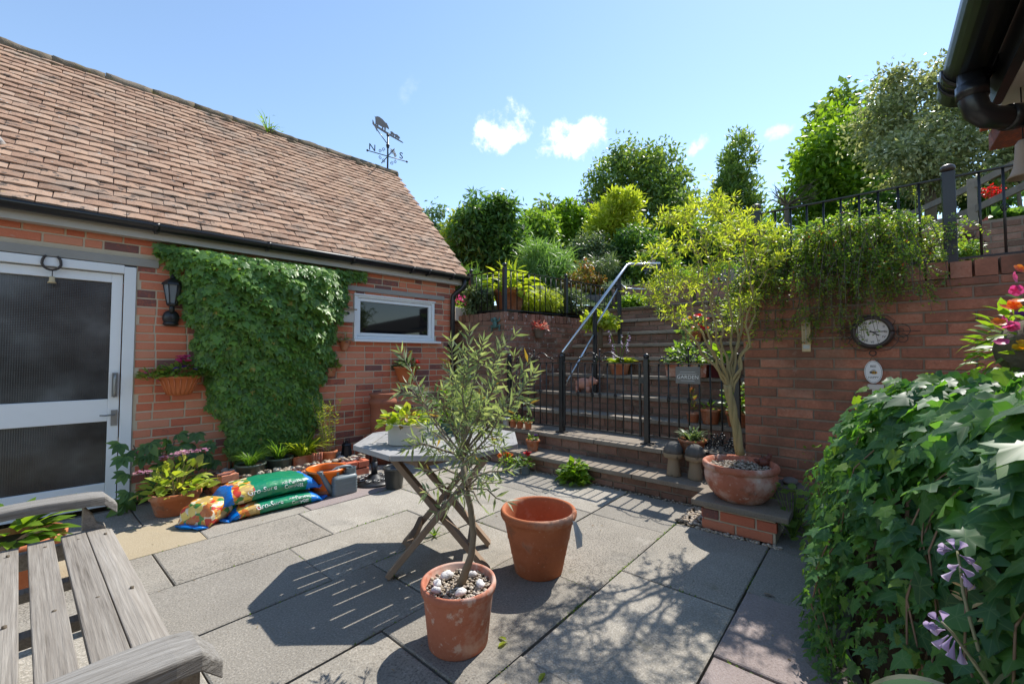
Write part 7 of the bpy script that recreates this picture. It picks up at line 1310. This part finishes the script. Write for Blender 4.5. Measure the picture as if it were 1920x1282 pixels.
for k, (x, y0, y1, hw_, d, m, T, sz, lab) in enumerate((
    (900, 535, 600, 30, 6.2, L_grey, T_oval(.4), .06, 'grey green plant behind the left wall railing'), (1010, 545, 600, 40, 6.6, L_gold, T_blade(.08, .8), .14, 'yellow green border plant behind the terracotta pot'),
    (1060, 540, 600, 36, 7.0, L_grey, T_oval(.4), .06, 'silvery border plant behind the wall railing'), (1090, 500, 560, 44, 8.0, L_redleaf, T_oval(.4), .08, 'reddish border plant below the olive shrub'),
    (1120, 485, 535, 40, 8.6, L_grey, T_blade(.08, .8), .14, 'pale wispy border plant near the top of the handrail'), (1125, 588, 612, 22, 6.0, L_lime, T_oval(.6), .06, 'lime green plant at the railing foot by the handrail'),
    (1185, 556, 582, 20, 7.1, L_bright, T_oval(.5), .06, 'small green plant on the landing by the handrail post'), (1275, 500, 560, 44, 8.2, L_mid, T_oval(.5), .09, 'green border plant behind the willow on the terrace'),
    (1350, 490, 560, 44, 8.4, L_dark, T_oval(.5), .09, 'dark green border plant behind the willow near the pickets'), (1835, 425, 490, 40, 4.9, L_purple, T_oval(.55), .075, 'purple leaved plant behind the clock wall railing'),
    (1890, 400, 470, 50, 5.3, L_dark, T_heart(), .10, 'broad leaved green plant behind the railing at the right edge'), (1905, 270, 350, 50, 6.6, L_vari, T_oval(.5), .10, 'pale variegated shrub at the right edge above the fence'),
    (1800, 460, 492, 30, 4.4, L_coton, T_dia(.6), .035, 'small leaved green plant at the foot of the bronze capped post'), (1860, 300, 420, 70, 9.5, L_dark, T_oval(.5), .16, 'dark shrub in shade beyond the wooden fence'), (1690, 330, 430, 90, 10.5, L_dark, T_oval(.5), .18, 'dark green hedge plant under the pale variegated tree'), (1560, 400, 480, 80, 9.0, L_mid, T_oval(.5), .14, 'green undergrowth left of the pale variegated tree'))):
    shrub('border_plant', lab, x, y0, y1, hw_, d, T, sz, m, 44, 40, .10*d/6, 'plant', None, None, limbs=6, shell=.3)
def spikes(name, label, pts, d, h, m, cat='flower', T=None, n=26, w=.03):
    c0 = at(*pts[0], d); c0[2] = gz(c0); t = thing(name, label, cat, c0); P = []
    b = MB()
    for x, y in pts:
        tip = at(x, y, d+rng.normal()*.1)-c0; b.tube([(tip[0]*.9, tip[1]*.9, 0), tip], .004*d/6, 4, False); P.append(tip-np.array([0, 0, 1])*h*rng.random(n)[:, None]+rdir(n)*w)
    b.build('stems', L_mid, t); P = np.concatenate(P); leaves('flowers', T or T_oval(.6), P, rdir(len(P)), rdir(len(P)), w*1.0, m, t)
spikes('buddleia_flowers', 'dark purple flower spikes standing on the skyline', [(1060, 374), (1070, 372), (1082, 370), (1095, 378), (1105, 372), (1112, 380)], 14, .35, P_purple, w=.06)
spikes('lilac_flowers', 'cluster of lilac flowers beside the top of the handrail', [(1212, 490), (1222, 484), (1228, 494), (1215, 500), (1235, 500), (1205, 495)], 8.3, .12, P_lilac, w=.05)
spikes('red_flowers', 'scarlet azalea blooms beyond the clock wall railing', [(1848, 355), (1858, 350), (1868, 357), (1852, 362), (1875, 352), (1862, 366), (1880, 360)], 5.6, .05, P_red, w=.035)
spikes('pink_flowers', 'pink hydrangea heads beside the garage corner', [(860, 560), (868, 556), (876, 562)], 6.6, .06, P_pink, w=.045)
spikes('foxtail_flower', 'tall pale foxtail spike behind the clock wall railing', [(1715, 345), (1722, 365), (1728, 385), (1733, 410)], 5.5, .16, L_gold, w=.02)
# big pot on the terrace behind the railing
c = at(955, 590, 6.3); z0 = c[2]; t = pot('potted_datura', 'large terracotta pot of big lime green leaves behind the wall railing', 'potted plant', (c[0], c[1], z0), .16, .235, .37, M_terra, rim=.08); n = 130; p, d = plant_pts(n, .36, .42, .30); leaves('foliage', T_oval(.62, .06, .25), p, unit(d*np.array([1, 1, .3])+rdir(n)*.4), unit(np.array([0, 0, 1])+rdir(n)*.35), .20*(.6+.6*rng.random(n)), L_lime, t, None)
leaves('upper_shoots', T_blade(.10, .5), np.array([[0, 0, .5]]*26)+rng.normal(size=(26, 3))*.05, unit(np.array([-.35, 0, 1])+rdir(26)*.45), rdir(26), .34, L_lime, t, None); stems(t, 8, .2, .3, .3, L_mid, .007)
b = MB(); b.box((0, 0, z0/2-.92), (.5, .5, .02)); 
t = thing('paving_slab', 'pale stone slab under the big terracotta pot on the terrace', 'slab', (c[0], c[1], z0-.05)); b = MB(); b.box((0, 0, .02), (.62, .62, .05)); b.box((0, 0, -.16), (.5, .5, .31)); b.build('body', M_stepslab, t, bevel=.008)
c = at(1003, 580, 7.0); t = thing('stone_seat', 'pale stone garden seat behind the big terracotta pot', 'seat', (c[0], c[1], c[2]-.02), PA+R(20)); b = MB(); b.box((.15, 0, .36), (.62, .30, .07)); b.build('seat', M_lintel, t, bevel=.01)
for x in (-.08, .38): b = MB(); b.box((x, 0, .0), (.10, .26, .66)); b.build('leg', M_housewhite, t, bevel=.01)
for k, (x0, x1, y, d, lab) in enumerate(((880, 985, 580, 6.9, 'grey stone border edging behind the left wall railing'), (1040, 1075, 578, 7.4, 'grey stone border edging behind the middle railing post'), (1085, 1130, 560, 7.8, 'dark stone border edging near the handrail top'))):
    a, e = at(x0, y, d), at(x1, y, d); t = thing('border_edging', lab, 'edging', (a+e)/2); b = MB(); h = a-(a+e)/2; b.bar((h[0], h[1], -.02), (-h[0], -h[1], -.02), .15, .16); b.build('stone', M_greystone, t, bevel=.01)
c = at(857, 590, 6.3); t = thing('white_planter', 'white square planter beside the garage corner', 'planter', (c[0], c[1], c[2])); b = MB(); b.loft([[(x*.10, y*.10, -.10) for x, y in ((-1, -1), (1, -1), (1, 1), (-1, 1))], [(x*.11, y*.11, .10) for x, y in ((-1, -1), (1, -1), (1, 1), (-1, 1))]], True, False); b.build('body', M_white, t, bevel=.006); mound('foliage', t, 60, .10, .10, .08, T_oval(.5), .05, L_bright)
# grey pickets beyond the landing
c = at(1365, 540, 7.4); t = thing('picket_panel', 'low grey wooden picket panel on the terrace behind the willow', 'fence', (c[0], c[1], c[2]-.3), AZS)
for k in range(6): b = MB(); b.box((-.32+.13*k, 0, .33), (.07, .02, .62)); b.build('picket', M_oldwood, t, bevel=.003)
for z in (.2, .5): b = MB(); b.box((0, .02, z), (.8, .03, .06)); b.build('rail', M_oldwood, t)
# wooden post and rail fence climbing the bank
t = thing('rail_fence', 'grey wooden post and rail fence climbing the bank below the pale tree', 'fence', at(1822, 400, 5.4)); o = at(1822, 400, 5.4)
pts = [at(1700, 405, 7.0), at(1822, 350, 5.6), at(1935, 290, 4.9)]
for a, e in zip(pts, pts[1:]): b = MB(); b.bar(a-o, e-o, .03, .09); b.build('rail', M_oldwood, t, bevel=.004); b = MB(); b.bar(a-o-np.array([0, 0, .32]), e-o-np.array([0, 0, .32]), .03, .09); b.build('rail', M_oldwood, t, bevel=.004)
for a in pts: b = MB(); w = a-o; b.box((w[0], w[1], w[2]-.38), (.09, .09, .95)); b.build('post', M_oldwood, t, bevel=.005)
t = thing('panel_fence', 'bit of grey board fence showing left of the dark rounded bush', 'fence', at(850, 455, 15)); r = np.array([*R2[:2], 0])
for k in range(9): b = MB(); c = r*(-.6+.15*k); b.bar((c[0], c[1], -.8), (c[0], c[1], .25+.02*(k % 2)), .02, .14, tuple(r)); b.build('board', M_oldwood, t)
# bare branched tree
c = at(1475, 420, 12); c[2] = gz(c); t = thing('bare_tree', 'small leafless tree against the sky left of the bright green tree', 'tree', c); b = MB(); top = at(1475, 385, 12)-c; b.tube([(0, 0, -.2), top*.5, top], [.09, .07, .055], 8); b.build('trunk', M_bark, t); b = MB()
for k in range(26):
    a = rng.uniform(-1.5, 1.5); l = rng.uniform(.35, .75); e = top+R2*math.sin(a)*l+np.array([0, 0, math.cos(a)*l*.75])+F2*rng.normal()*.3; m1 = (top+e)/2+rdir(1)[0]*.06; b.tube([top, m1, e], [.02, .013, .005], 5, False)
    for _ in range(3): e2 = e+unit(e-top)*.12+rdir(1)[0]*.14; b.tube([m1+(e-m1)*rng.random(), (e+e2)/2, e2], [.009, .006, .003], 4, False)
b.build('branches', M_bark, t)
# tuft on the garage ridge
t = thing('ridge_weed', 'spindly green weed growing on the garage ridge', 'weed', (1.62, 6.66, 4.45)); tuft(t, 16, .12, .24, -.02, L_bright, .06, bend=.6); mound('foliage', t, 26, .16, .24, .0, T_oval(.4), .06, L_bright)
